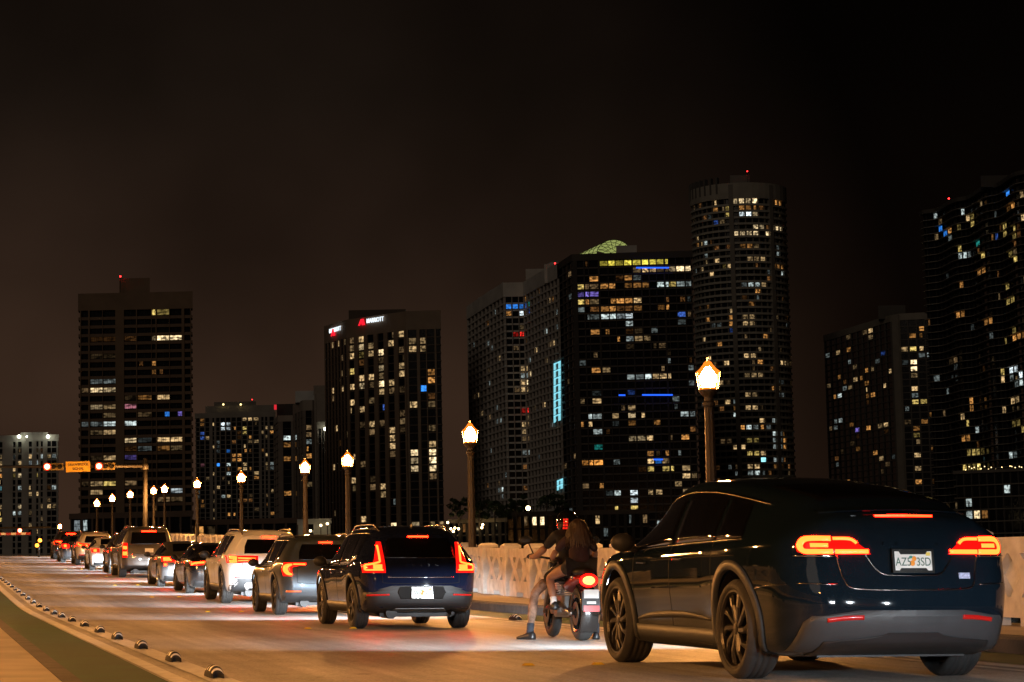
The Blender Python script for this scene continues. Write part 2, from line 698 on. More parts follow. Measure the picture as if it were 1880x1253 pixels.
def street_lamp(loc, label, group, s=1.0):
    t = thing('street_lamp', label, 'street lamp', loc, rnd.uniform(0, .7), group)
    for nm, me in LM:
        obj(nm, me, t)
    t.scale = (s, s, s)
    return t


# heads measured in the photograph: (column, row of the lantern's middle, distance)
lamp_px = [(1300, 692, 35.7), (863, 797, 51.4), (638, 845, 66.5), (560, 858, 74), (443, 877, 89), (362, 889, 103.5), (302, 898, 118), (282, 901, 124),
           (239, 908, 138), (206, 915, 151), (178, 924, 166), (110, 967, 205)]
for i, (px, py, D) in enumerate(lamp_px):
    h = unproj(px, py, D)
    lab = ['tall street lamp with lit lantern in front of the round tower, nearest of the row',
           'street lamp with lit lantern between the hotel and the pale apartment block'][i] if i < 2 else \
        'lit street lamp on the right sidewalk, %s of the row counted from the nearest' % ORD[i]
    gz = G(h.y, h.x) + 0.165
    s = (h.z - gz) / 4.06
    street_lamp((h.x, h.y, gz), lab, 'lit street lamps along the right sidewalk', s)
for i, u in enumerate((-2.0, 13.5, 29.0, 44.5, 60.0, 75.0, 90.0, 105.0)):
    street_lamp((-2.35, u, G(u, -2.35) + 0.15), 'lit street lamp on the near left side, outside the photo, %s of its row' % ORD[i], 'street lamps on the near left side')

# ------------------------------------------------------------------ lane separators and road studs
m_sep_w = mat('separator_white', (0.78, 0.77, 0.74), 0.4, var=(20, 0.15))


def separator_mesh():
    L, W, H = 0.56, 0.115, 0.092
    nl, nc = 26, 12
    vs_, fs_, mi = [], [], []
    for i in range(nl + 1):
        y = -L / 2 + L * i / nl
        e = (1 - abs(2 * y / L) ** 3.2) ** 0.5 if abs(y) < L / 2 else 0.02
        e = max(e, 0.05)
        ridge = 1.0 + (0.035 if (i // 2) % 2 else 0.0)
        for k in range(nc + 1):
            a = math.pi * k / nc
            vs_.append((-W / 2 * math.cos(a) * (0.55 + 0.45 * e) * ridge, y + 0.10 * math.sin(a) * (1 if y < 0 else -1) * (1 - e), H * math.sin(a) ** 0.85 * e * ridge))
    for i in range(nl):
        for k in range(nc):
            a = i * (nc + 1) + k
            fs_.append((a, a + 1, a + nc + 2, a + nc + 1))
            mi.append(1 if i % 6 in (2, 3) and 1 < k < nc - 2 else 0)
    return fixn(mesh('lane_separator', vs_, fs_, [m_black, m_sep_w], mi, False))


SEP = separator_mesh()
sep_rows = [(393, 1247), (318, 1217), (259, 1197), (215, 1180), (183, 1165), (155, 1153), (132, 1142), (113, 1133), (99, 1124), (85, 1116), (72, 1108),
            (61, 1101), (51, 1095), (42, 1089), (34, 1082), (29, 1077), (22, 1071), (16, 1067), (11, 1063), (6, 1058), (2, 1054)]
SV = 2.15


def u_from_px(px, v):
    """place along the road where lateral offset v shows at column px"""
    lo, hi = 5.0, 250.0
    for _ in range(50):
        mid = (lo + hi) / 2
        x = proj((v, mid, G(mid, v)))[0]
        if x > px:
            lo = mid
        else:
            hi = mid
    return (lo + hi) / 2


for i, (px, py) in enumerate(sep_rows):
    u = u_from_px(px, SV)
    o = obj('lane_separator', SEP)
    o.matrix_world = road_matrix(u, SV, 0.009)
    tag(o, 'black rubber lane separator with white bands, %s from the bottom edge, beside the green lane' % ORD[i], 'lane separator', 'lane separators along the left green lane')
for i, u in enumerate((u_from_px(946, 9.1) - 6, u_from_px(946, 9.1), u_from_px(946, 9.1) + 6)):
    o = obj('lane_separator', SEP)
    o.matrix_world = road_matrix(u, 9.1, 0.009)
    tag(o, ['black and white lane separator hidden behind the motorcycle', 'black and white lane separator lying on white lines between blue car and motorcycle',
            'black and white lane separator on the white lines past the blue car'][i], 'lane separator', 'lane separators along the right bike lane')

m_stud = mat('stud_yellow', (0.75, 0.45, 0.03), 0.35, emit=(1, 0.6, 0.05), es=0.0)
mb = MB()
mb.prism([(-.05, -.045), (.05, -.045), (.05, .045), (-.05, .045)], 0.0, 0.02, top=0.6)
STUD = mb.me('road_stud', m_stud)
k = 0
for px in (970, 565, 381, 279, 211, 160, 120):
    uu = u_from_px(px, 5.08)
    for v, side in ((5.08, 'near'), (5.72, 'far')):
        o = obj('road_stud', STUD)
        o.matrix_world = road_matrix(uu, v, 0.003)
        tag(o, 'small yellow road stud of the %s row on the centre line, %s from the bottom' % (side, ORD[k // 2]), 'road stud', 'yellow studs on the centre line')
        k += 1

# ------------------------------------------------------------------ cars
m_glass = mat('car_glass', (0.004, 0.004, 0.005), 0.03, spec=0.6, coat=0.3)
m_trim = mat('satin_trim', (0.16, 0.15, 0.14), 0.22, metal=1.0)
m_chrome = mat('chrome', (0.7, 0.7, 0.7), 0.10, metal=1.0)
m_clad = mat('grey_cladding', (0.036, 0.040, 0.044), 0.5, var=(6, 0.12), bump=(140, 0.1))
m_diff = mat('black_cladding', (0.014, 0.014, 0.015), 0.5, bump=(120, 0.1))
m_seam = mat('panel_gap', (0.002, 0.002, 0.002), 0.8)
m_tyre = mat('tyre_rubber', (0.030, 0.029, 0.028), 0.7, var=(9, 0.3), bump=(60, 0.25))
m_rim_dark = mat('rim_dark', (0.06, 0.056, 0.052), 0.32, metal=0.9)
m_rim_silver = mat('rim_silver', (0.45, 0.44, 0.43), 0.28, metal=0.9)
m_disc = mat('brake_disc_steel', (0.2, 0.19, 0.18), 0.4, metal=1.0)
m_tail_hot = mat('tail_light_core', (0.3, 0.02, 0.01), 0.3, emit=(1.0, 0.0056, 0.0007), es=120.0)
m_tail_red = mat('tail_light_lens', (0.30, 0.008, 0.006), 0.2, emit=(1.0, 0.004, 0.002), es=4.5)
m_brake = mat('brake_light_core', (0.3, 0.02, 0.01), 0.3, emit=(1.0, 0.0045, 0.0008), es=75.0)
m_reflector = mat('red_reflector_glow', (0.40, 0.010, 0.008), 0.25, coat=0.5, emit=(1, 0.01, 0.008), es=0.10, sample=False)  # glows faintly by itself, standing in for returned light
m_amber = mat('amber_light', (0.5, 0.15, 0.01), 0.3, emit=(1.0, 0.25, 0.02), es=8.0)
m_white_led = mat('white_led', (0.8, 0.8, 0.8), 0.3, emit=(0.85, 0.93, 1.0), es=30.0, sample=False)
m_plate = mat('licence_plate_white', (0.72, 0.74, 0.72), 0.4, var=(14, 0.06))
m_plate_txt = mat('licence_plate_green', (0.01, 0.09, 0.06), 0.5)
m_orange = mat('orange_print', (0.8, 0.28, 0.01), 0.5)
m_leaf = mat('leaf_print', (0.02, 0.25, 0.18), 0.5)
m_sticker = mat('yellow_print', (0.75, 0.6, 0.1), 0.5)


def paint(name, col, metal=0.2, rough=0.30, dust=0.03, coat=1.0):
    """car paint with clear coat and a film of road dust"""
    if name in MATS:
        return MATS[name]
    m = mat(name, col, rough, metal, coat=coat, spec=0.5 if metal else 0.0)
    n, l = m.node_tree.nodes, m.node_tree.links
    b = n['Principled BSDF']
    tc = n.new('ShaderNodeTexCoord')
    t = n.new('ShaderNodeTexNoise')
    t.inputs['Scale'].default_value = 5.0
    t.inputs['Detail'].default_value = 8.0
    t.inputs['Roughness'].default_value = 0.7
    mp = n.new('ShaderNodeMapping')
    mp.inputs['Scale'].default_value = (3.0, 1.0, 0.8)
    l.new(tc.outputs['Object'], mp.inputs[0])
    l.new(mp.outputs[0], t.inputs['Vector'])
    t2 = n.new('ShaderNodeTexNoise')
    t2.inputs['Scale'].default_value = 160.0
    t2.inputs['Detail'].default_value = 2.0
    l.new(tc.outputs['Object'], t2.inputs['Vector'])
    r = n.new('ShaderNodeMapRange')
    r.inputs['From Min'].default_value = 0.3
    r.inputs['From Max'].default_value = 0.75
    r.inputs['To Min'].default_value = dust * 0.4
    r.inputs['To Max'].default_value = dust * 1.8
    l.new(t.outputs['Fac'], r.inputs['Value'])
    r2 = n.new('ShaderNodeMapRange')
    r2.inputs['From Min'].default_value = 0.62
    r2.inputs['From Max'].default_value = 0.72
    r2.inputs['To Min'].default_value = 0.0
    r2.inputs['To Max'].default_value = dust * 2.5
    l.new(t2.outputs['Fac'], r2.inputs['Value'])
    ad = n.new('ShaderNodeMath')
    l.new(r.outputs[0], ad.inputs[0])
    l.new(r2.outputs[0], ad.inputs[1])
    df = n.new('ShaderNodeBsdfDiffuse')
    df.inputs['Color'].default_value = (0.30, 0.29, 0.27, 1)
    mx = n.new('ShaderNodeMixShader')
    l.new(ad.outputs[0], mx.inputs['Fac'])
    l.new(b.outputs[0], mx.inputs[1])
    l.new(df.outputs[0], mx.inputs[2])
    l.new(mx.outputs[0], n['Material Output'].inputs['Surface'])
    return m


def catmull(pts, sub):
    out = []
    n = len(pts)
    for i in range(n - 1):
        p0, p1, p2, p3 = pts[max(i - 1, 0)], pts[i], pts[i + 1], pts[min(i + 2, n - 1)]
        for k in range(sub):
            t = k / sub
            out.append(tuple(0.5 * (2 * p1[c] + (p2[c] - p0[c]) * t + (2 * p0[c] - 5 * p1[c] + 4 * p2[c] - p3[c]) * t * t + (3 * p1[c] - p0[c] - 3 * p2[c] + p3[c]) * t ** 3) for c in range(len(p1))))
    out.append(tuple(pts[-1]))
    return out


class Car:
    def __init__(c, s):
        c.s = s
        c.L, c.W = s['L'], s['W']
        c.y0, c.y1 = -c.L / 2, c.L / 2
        c.top, c.belt = curve(s['top']), curve(s['belt'])
        c.wm, c.wt = curve(s['wmax']), curve(s['wtop'])
        c.zb = curve(s['zb'])
        c.fr, c.ff = curve(s['rear_lean']), curve(s['front_lean'])
        c.tr = s['tr']
        c.axles = (s['ra'], s['ra'] + s['wb'])
        c.body_mesh()

    def ring(c, y, dw=0.0, dt=0.0, db=0.0):
        w = c.wm(y) * c.W / 2 - dw
        zt = c.top(y) - dt
        zb = c.zb(y) + db
        bl = min(c.belt(y), zt - 0.10)
        g = smooth01((zt - c.belt(y)) / 0.32)
        wt = lerp(0.84 * w, min(c.wt(y), 0.93 * w), g)
        ze = lerp(zt - 0.035, zt - c.s.get('edge', 0.075), g)
        ze = max(ze, bl + 0.03)
        wb_ = 0.955 * w
        zs = lerp(zb, bl, 0.66)
        pts = [(0, zb), (0.6 * w, zb), (0.87 * w, zb + 0.01), (0.945 * w, zb + 0.09), (0.975 * w, lerp(zb, bl, 0.36)), (1.0 * w, zs), (0.99 * w, bl - 0.075), (wb_, bl),
               (lerp(wb_, wt, 0.5) + 0.018 * g, lerp(bl, ze, 0.5)), (wt, ze), (0.80 * wt, lerp(ze, zt, 0.62)), (0.42 * wt, lerp(ze, zt, 0.93)), (0, zt)]
        return catmull(pts, 3)

    def warp(c, x, y, z):
        lr = max(0.6, 1.7 * max(t[1] for t in c.s['rear_lean']) + 0.35)
        lf = max(0.6, 1.7 * max(t[1] for t in c.s['front_lean']) + 0.35)
        yy = y + c.fr(z) * smooth01(1 - (y - c.y0) / lr) - c.ff(z) * smooth01(1 - (c.y1 - y) / lf)
        return V((x, yy, z))

    def body_mesh(c):
        r, cx = c.s.get('corner', (0.28, 0.2))
        st = []
        for k in range(0, 91, 9):
            d = r * (1 - math.cos(R(k)))
            f = math.sin(R(k))
            st.append((c.y0 + d, cx * (1 - f), 0.035 * (1 - f), 0.05 * (1 - f)))
        n = int((c.L - 2 * r) / 0.055)
        for i in range(1, n):
            st.append((lerp(c.y0 + r, c.y1 - r, i / n), 0, 0, 0))
        for k in range(90, -1, -9):
            d = r * (1 - math.cos(R(k)))
            f = math.sin(R(k))
            st.append((c.y1 - d, cx * 1.6 * (1 - f), 0.05 * (1 - f), 0.05 * (1 - f)))
        rings = [(s_[0], c.ring(*s_)) for s_ in st]
        nh = len(rings[0][1])
        verts, faces = [], []
        nr = 2 * nh - 2
        for y, rg in rings:
            loop = [(x, z) for x, z in rg] + [(-x, z) for x, z in rg[-2:0:-1]]
            for x, z in loop:
                verts.append(c.warp(x, y, z))
        for i in range(len(rings) - 1):
            for k in range(nr):
                k2 = (k + 1) % nr
                faces.append((i * nr + k, i * nr + k2, (i + 1) * nr + k2, (i + 1) * nr + k))

        def cap(ri, sgn):
            y, rg = rings[ri]
            K = 10
            rows = []
            for j in range(1, nh - 1):
                x0, z0 = rg[j]
                row = [ri * nr + j]
                for q in range(1, K):
                    t = q / K
                    x = x0 * math.cos(math.pi * t)
                    p = c.warp(x, y, z0)
                    p.y -= sgn * c.s.get('crown', 0.055) * (1 - (x / max(x0, 0.01)) ** 2)
                    verts.append(p)
                    row.append(len(verts) - 1)
                row.append(ri * nr + (nr - j))
                rows.append(row)
            for a, b in zip(rows, rows[1:]):
                for q in range(K):
                    faces.append((a[q], a[q + 1], b[q + 1], b[q]) if sgn > 0 else (a[q + 1], a[q], b[q], b[q + 1]))
            for row, cen in ((rows[0], ri * nr), (rows[-1], ri * nr + nh - 1)):
                for q in range(K):
                    faces.append((row[q], row[q + 1], cen))
        cap(0, 1)
        cap(len(rings) - 1, -1)
        c.bvh = BVHTree.FromPolygons([tuple(v) for v in verts], faces)
        # wheel openings
        Ra = c.tr + c.s.get('arch', 0.055)
        zc = c.tr + 0.02

        def inside(v):
            for ya in c.axles:
                if abs(v.x) > 0.30 * c.W and (v.y - ya) ** 2 + (v.z - zc) ** 2 < Ra * Ra and v.z < zc + Ra:
                    return ya
            return None
        ins = [inside(v) for v in verts]
        keep = [f for f in faces if not all(ins[i] is not None for i in f)]
        used = set(i for f in keep for i in f)
        for i in used:
            if ins[i] is not None:
                ya = ins[i]
                v = verts[i]
                d = V((0, v.y - ya, v.z - zc))
                if d.length < 1e-4:
                    d = V((0, 0, 1))
                if abs(v.x) > 0.36 * c.W:
                    if v.z >= zc:
                        d = d.normalized() * Ra
                        v.y, v.z = ya + d.y, zc + d.z
                    else:
                        v.y = ya + math.copysign(math.sqrt(Ra * Ra - (v.z - zc) ** 2), v.y - ya)
        idx = {}
        nv, nf = [], []
        for f in keep:
            g = []
            for i in f:
                if i not in idx:
                    idx[i] = len(nv)
                    nv.append(verts[i])
                g.append(idx[i])
            nf.append(g)
        me = mesh('body', nv, nf, [c.s['paint']], None, True)
        fixn(me)
        me.polygons.foreach_set('use_smooth', [True] * len(me.polygons))
        c.body_me = me
        c.Ra, c.zc = Ra, zc

    # ---- things laid onto the body surface
    AX = {'rear': (V((0, 1, 0)), V((1, 0, 0)), V((0, 0, 1))), 'left': (V((1, 0, 0)), V((0, 1, 0)), V((0, 0, 1))),
          'top': (V((0, 0, -1)), V((1, 0, 0)), V((0, 1, 0))), 'front': (V((0, -1, 0)), V((1, 0, 0)), V((0, 0, 1)))}

    def hit(c, ax, a, b):
        d, e1, e2 = c.AX[ax]
        o = e1 * a + e2 * b - d * 8
        loc, nor, i, dist = c.bvh.ray_cast(o, d)
        if loc is None:
            near = e1 * a + e2 * b - d * {'rear': c.L / 2, 'front': c.L / 2, 'left': c.W / 2, 'top': -0.9}[ax]
            loc, nor, i, dist = c.bvh.find_nearest(near)
        if nor.dot(d) > 0:
            nor = -nor
        return loc, nor

    def lay(c, ax, grid, off, th):
        nr_, nc_ = len(grid), len(grid[0])
        fr, bk = [], []
        for row in grid:
            for a, b in row:
                p, n = c.hit(ax, a, b)
                fr.append(p + n * off)
                bk.append(p - n * th)
        vs_ = fr + bk
        k = len(fr)
        fs_ = []
        for i in range(nr_ - 1):
            for j in range(nc_ - 1):
                a = i * nc_ + j
                fs_.append((a, a + 1, a + 1 + nc_, a + nc_))
        rim = [j for j in range(nc_)] + [i * nc_ + nc_ - 1 for i in range(1, nr_)] + [(nr_ - 1) * nc_ + j for j in range(nc_ - 2, -1, -1)] + [i * nc_ for i in range(nr_ - 2, 0, -1)]
        for i in range(len(rim)):
            a, b = rim[i], rim[(i + 1) % len(rim)]
            fs_.append((b, a, a + k, b + k))
        return vs_, fs_

    def _obj(c, name, geo, m, parent, mirror):
        vs_, fs_ = geo
        if mirror:
            vs_ = [V((-v.x, v.y, v.z)) for v in vs_]
        me = mesh(name, vs_, fs_, m)
        fixn(me)
        me.polygons.foreach_set('use_smooth', [p.index < len(fs_) * 0.6 for p in me.polygons])
        return obj(name, me, parent)

    def panel(c, name, ax, poly, m, parent, off=0.006, th=0.012, rows=9, cols=12, mirror=False):
        zs = [p[1] for p in poly]
        z0, z1 = min(zs), max(zs)
        grid = []
        for i in range(rows + 1):
            z = lerp(z0, z1, min(max(i / rows, 0.002), 0.998))
            xs = []
            for k in range(len(poly)):
                (xa, za), (xb, zb_) = poly[k], poly[(k + 1) % len(poly)]
                if (za - z) * (zb_ - z) < 0:
                    xs.append(xa + (xb - xa) * (z - za) / (zb_ - za))
            xa, xb = min(xs), max(xs)
            grid.append([(lerp(xa, xb, j / cols), z) for j in range(cols + 1)])
        return c._obj(name, c.lay(ax, grid, off, th), m, parent, mirror)

    def ribbon(c, name, ax, path, w, m, parent, off=0.006, th=0.012, mirror=False, sub=5, close=False):
        pts = catmull([tuple(p) for p in path], sub) if len(path) > 2 else [(lerp(path[0][0], path[1][0], t / 8), lerp(path[0][1], path[1][1], t / 8)) for t in range(9)]
        grid = []
        n = len(pts)
        for i, p in enumerate(pts):
            a, b = pts[max(i - 1, 0)], pts[min(i + 1, n - 1)]
            dx, dz = b[0] - a[0], b[1] - a[1]
            L = math.hypot(dx, dz) or 1
            nx, nz = -dz / L, dx / L
            ww = (w(i / (n - 1)) if callable(w) else w) / 2
            grid.append([(p[0] - nx * ww, p[1] - nz * ww), p, (p[0] + nx * ww, p[1] + nz * ww)])
        return c._obj(name, c.lay(ax, grid, off, th), m, parent, mirror)

    def pair(c, kind, *a, **k):
        x = getattr(c, kind)(*a, **k)
        y = getattr(c, kind)(*a, mirror=True, **k)
        return x, y


def wheel_meshes(r, w, rim_r, style, m_rim):
    """wheel about local X axis, outer face towards -X"""
    RX = Matrix.Rotation(R(-90), 4, 'Y')
    t = MB()
    h = w / 2
    prof = [(rim_r + 0.004, -h * 0.86), (rim_r + 0.02, -h * 0.96), (lerp(rim_r, r, 0.55), -h * 1.02), (r - 0.028, -h * 0.95), (r - 0.008, -h * 0.78)]
    gs = 4
    for g in range(gs):
        x0 = lerp(-h * 0.72, h * 0.72, g / gs)
        x1 = lerp(-h * 0.72, h * 0.72, (g + 1) / gs)
        prof += [(r, x0 + 0.004), (r, x1 - 0.008), (r - 0.008, x1 - 0.006), (r - 0.008, x1 + 0.002)]
    prof += [(r - 0.008, h * 0.78), (r - 0.028, h * 0.95), (lerp(rim_r, r, 0.55), h * 1.02), (rim_r + 0.004, h * 0.9), (rim_r - 0.02, h * 0.5), (rim_r - 0.02, -h * 0.6)]
    t.lathe([(a, -b) for a, b in prof], 40, RX, closed=True)
    tyre = t.me('tyre', m_tyre)
    tyre.polygons.foreach_set('use_smooth', [True] * len(tyre.polygons))
    q = MB()
    prof = [(rim_r + 0.008, h * 0.90), (rim_r - 0.008, h * 0.90), (rim_r - 0.022, h * 0.78), (rim_r - 0.03, h * 0.3), (rim_r - 0.03, -h * 0.5), (rim_r + 0.003, -h * 0.5)]
    q.lathe(prof, 40, RX, closed=True)
    nsp, pairw, sw, twist = style
    zf = h * 0.72
    for k in range(nsp):
        for s_ in ((-1, 1) if pairw else (0,)):
            a0 = 2 * math.pi * k / nsp + s_ * pairw * 0.45
            a1 = 2 * math.pi * k / nsp + s_ * pairw + twist
            vs_ = []
            for (rr, a, ww, dz) in ((0.045, a0, sw * 0.9, 0.0), (lerp(0.045, rim_r, 0.55), lerp(a0, a1, 0.5), sw * 0.85, 0.012), (rim_r - 0.012, a1, sw * 1.25, 0.0)):
                ca, sa = math.cos(a), math.sin(a)
                for e, z in ((-1, zf + dz - 0.01), (-0.5, zf + dz + 0.006), (0.5, zf + dz + 0.006), (1, zf + dz - 0.01), (0.8, zf - 0.05), (-0.8, zf - 0.05)):
                    vs_.append(RX @ V((rr * ca - e * ww / 2 * sa, rr * sa + e * ww / 2 * ca, z)))
            fs_ = []
            for i in range(2):
                for j in range(6):
                    fs_.append((i * 6 + j, i * 6 + (j + 1) % 6, (i + 1) * 6 + (j + 1) % 6, (i + 1) * 6 + j))
            q.add(vs_, fs_)
    q.lathe([(0.0, zf + 0.014), (0.035, zf + 0.012), (0.062, zf), (0.07, zf - 0.04)], 20, RX)
    rim = q.me('wheel', m_rim)
    d = MB()
    d.lathe([(0.03, 0.0), (rim_r * 0.70, 0.0), (rim_r * 0.70, -0.03), (0.03, -0.03)], 28, RX, closed=True)
    disc = d.me('brake_disc', m_disc)
    return rim, tyre, disc


def licence_plate(c, parent, z, y_off, left, right, frame=True, tilt=0.12, bare=False):
    p, n = c.hit('rear', 0.0, z)
    mb = MB()
    mb.box(-0.152, 0.152, -0.004, 0.004, -0.076, 0.076)
    o = mb.build('licence_plate', m_plate, parent, loc=(0, p.y - 0.02 - y_off, z), rot=(-tilt, 0, 0))
    if bare:
        return o
    if frame:
        mb = MB()
        for x0, x1, z0, z1 in ((-0.168, 0.168, 0.072, 0.088), (-0.168, 0.168, -0.088, -0.070), (-0.168, -0.150, -0.07, 0.072), (0.150, 0.168, -0.07, 0.072)):
            mb.box(x0, x1, -0.010, 0.006, z0, z1)
        mb.prism([(-0.10, 0.050), (0.10, 0.050), (0.115, 0.0725), (-0.115, 0.0725)], 0.004, 0.009, Matrix.Rotation(R(90), 4, 'X'))
        mb.prism([(-0.115, -0.0705), (0.115, -0.0705), (0.10, -0.052), (-0.10, -0.052)], 0.004, 0.009, Matrix.Rotation(R(90), 4, 'X'))
        mb.build('plate_frame', m_trim, o)
    text('plate_lettering', left, 0.088, m_plate_txt, o, (-0.080, -0.006, -0.008), (R(90), 0, 0), 0.001, 0.80)
    text('plate_lettering', right, 0.088, m_plate_txt, o, (0.084, -0.006, -0.008), (R(90), 0, 0), 0.001, 0.80)
    mb = MB()
    mb.ball((0.008, -0.0045, 0.018), 0.019, 0.002, 0.019)
    mb.ball((-0.008, -0.0048, -0.016), 0.021, 0.002, 0.021)
    mb.build('plate_orange', m_orange, o)
    mb = MB()
    mb.ball((-0.016, -0.0046, 0.03), 0.016, 0.002, 0.010)
    mb.build('plate_leaf', m_leaf, o)
    mb = MB()
    mb.box(0.105, 0.14, -0.0055, -0.003, 0.040, 0.066)
    mb.build('plate_sticker', m_sticker, o)
    return o


def headlamp_spot(parent, x, y, z, power, aim=-8.0, yaw=0.0, wide=112, flat=0.125):
    d = bpy.data.lights.new('headlight_beam', 'SPOT')
    d.energy = power
    d.color = (0.84, 0.93, 1.0)
    d.spot_size = R(wide)
    d.spot_blend = 1.0
    d.shadow_soft_size = 0.045
    o = obj('headlight_beam', d, parent, (x, y, z))
    o.rotation_euler = (R(90 + aim), 0, R(yaw))
    o.scale = (1.0, flat, 1.0)
    return o


def make_car(spec, label, u, v, yaw=0.0, beam=0.0, aim=-10.0, flat=0.15, scale=1.0, group='cars queuing for the drawbridge'):
    """u, v: ground point under the middle of the rear axle"""
    c = Car(spec)
    root = thing('car', label, 'car', group=group)
    m = road_matrix(u, v, 0.0, yaw)
    root.matrix_world = m @ Matrix.Scale(scale, 4) @ Matrix.Translation((0, -spec['ra'], 0))
    body = obj('body', c.body_me, root)
    tr, rr, tw = c.tr, spec['rim'], spec.get('tw', 0.245)
    trk = c.W / 2 - tw / 2 - spec.get('inset', 0.025)
    rim, tyre, disc = wheel_meshes(tr, tw, rr, spec['style'], spec['rim_mat'])
    for ya in c.axles:
        for sx in (-1, 1):
            w = obj('wheel', rim, root, (sx * trk, ya, tr), (rnd.uniform(0, 6.28), 0, 0) if sx < 0 else (rnd.uniform(0, 6.28), 0, math.pi))
            obj('tyre', tyre, w)
            obj('brake_disc', disc, w)
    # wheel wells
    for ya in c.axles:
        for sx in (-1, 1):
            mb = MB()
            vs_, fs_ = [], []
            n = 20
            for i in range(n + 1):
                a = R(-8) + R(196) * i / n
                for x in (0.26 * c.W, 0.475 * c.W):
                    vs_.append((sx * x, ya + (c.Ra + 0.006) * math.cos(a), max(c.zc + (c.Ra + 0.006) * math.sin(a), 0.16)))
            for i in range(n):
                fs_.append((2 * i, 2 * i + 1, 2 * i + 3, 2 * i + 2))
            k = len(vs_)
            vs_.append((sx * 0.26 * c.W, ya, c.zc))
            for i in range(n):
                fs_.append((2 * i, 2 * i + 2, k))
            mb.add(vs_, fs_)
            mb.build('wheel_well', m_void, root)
    # arch flares
    if spec.get('flare'):
        fm, fw = spec['flare']
        for ya in c.axles:
            path = [(ya + (c.Ra + fw * 0.5) * math.cos(R(a)), c.zc + (c.Ra + fw * 0.5) * math.sin(R(a))) for a in range(-28, 209, 12)]
            c.pair('ribbon', 'wheel_arch', 'left', path, fw, fm, root, 0.014, 0.02, sub=2)
        za = c.zb(0) + 0.10
        c.pair('ribbon', 'sill', 'left', [(c.axles[0] + c.Ra - 0.02, za), (0.5 * sum(c.axles), za), (c.axles[1] - c.Ra + 0.02, za)], 0.15, fm, root, 0.010, 0.02)
    # side glass
    def pane(name, ya, yb, lean_a, lean_b):
        rows, cols = 7, 14
        grid = []
        for i in range(rows + 1):
            t = i / rows
            row = []
            for j in range(cols + 1):
                y = lerp(ya + lean_a * t, yb + lean_b * t, j / cols)
                z0 = c.belt(y) + 0.02
                zt = c.top(y)
                z1 = max(zt - c.s.get('edge', 0.075) - 0.055, z0 + 0.004)
                yw = c.warp(0, y, lerp(z0, z1, t)).y
                row.append((yw, lerp(z0, z1, t)))
            grid.append(row)
        for mir in (False, True):
            c._obj(name, c.lay('left', grid, 0.003, 0.006), m_glass, root, mir)
    for q in spec['panes']:
        pane('side_window', *q)
    ya, yb = spec['panes'][0][0], spec['panes'][-1][1]
    ys = [lerp(ya, yb, i / 14) for i in range(15)]
    lo = [(c.warp(0, y, c.belt(y)).y, c.belt(y) + 0.008) for y in ys]
    hi = [(c.warp(0, y, c.top(y)).y, max(c.top(y) - c.s.get('edge', 0.075) - 0.045, c.belt(y) + 0.02)) for y in ys]
    c.pair('ribbon', 'window_trim', 'left', lo, 0.016, spec.get('trim', m_trim), root, 0.006, 0.01, sub=2)
    c.pair('ribbon', 'window_trim', 'left', hi, 0.016, spec.get('trim', m_trim), root, 0.006, 0.01, sub=2)
    # doors
    for yd in spec['doors']:
        c.pair('ribbon', 'door_seam', 'left', [(yd, c.belt(yd)), (yd - 0.01, c.belt(yd) - 0.25), (yd - 0.02, c.zb(yd) + 0.16)], 0.010, m_seam, root, 0.0015, 0.01)
    for yh in spec['handles']:
        c.pair('ribbon', 'door_handle', 'left', [(yh, c.belt(yh) - 0.12), (yh + 0.2, c.belt(yh) - 0.115)], 0.030, spec.get('handle_mat', spec['paint']), root, 0.020, 0.01)
    # mirrors
    ym = spec['mirror_y']
    for sx in (-1, 1):
        mb = MB()
        zc = c.belt(ym) + 0.07
        mb.ball((sx * (c.W / 2 + 0.075), ym, zc), 0.115, 0.075, 0.085)
        mb.tube([(sx * (c.W / 2 - 0.10), ym + 0.03, zc - 0.07), (sx * (c.W / 2 + 0.03), ym, zc - 0.04)], 0.028, 8)
        mb.build('mirror', spec.get('mirror_mat', m_dark), root, True)
    # windscreen and rear window
    if 'rear_window' in spec:
        c.panel('rear_window', spec.get('rw_axis', 'rear'), spec['rear_window'], m_glass, root, 0.004, 0.006, 10, 14)
    if 'windscreen' in spec:
        c.panel('windscreen', 'top', spec['windscreen'], m_glass, root, 0.004, 0.006, 10, 14)
    # lower rear bumper
    for nm, poly, mm, of in spec.get('rear_panels', ()):
        c.panel(nm, 'rear', poly, mm, root, of, 0.012, 8, 26)
    for nm, path, w, mm in spec.get('rear_ribbons', ()):
        c.ribbon(nm, 'rear', path, w, mm, root, 0.003, 0.01)
    for nm, path, w, mm in spec.get('rear_pairs', ()):
        c.pair('ribbon', nm, 'rear', path, w, mm, root, 0.017, 0.012)
    # tail lights: lens enlarged to imitate a red halo, hot elements as sub-parts
    for mir in (False, True):
        gl = spec.get('glow', 1.12)
        lx, lz = sum(q[0] for q in spec['lens']) / len(spec['lens']), sum(q[1] for q in spec['lens']) / len(spec['lens'])
        lens_poly = [(lx + (x - lx) * gl, lz + (z - lz) * (gl + 0.10)) for x, z in spec['lens']]
        lens = c.panel('tail_light', 'rear', lens_poly, spec.get('lens_mat', m_tail_red), root, 0.007, 0.02, 8, 14, mirror=mir)
        for path, w in spec['hot']:
            w = w if callable(w) else w * spec.get('hot_w', 1.18)
            c.ribbon('lamp_element', 'rear', path, w, m_tail_hot, lens, 0.012, 0.012, mirror=mir, sub=4)
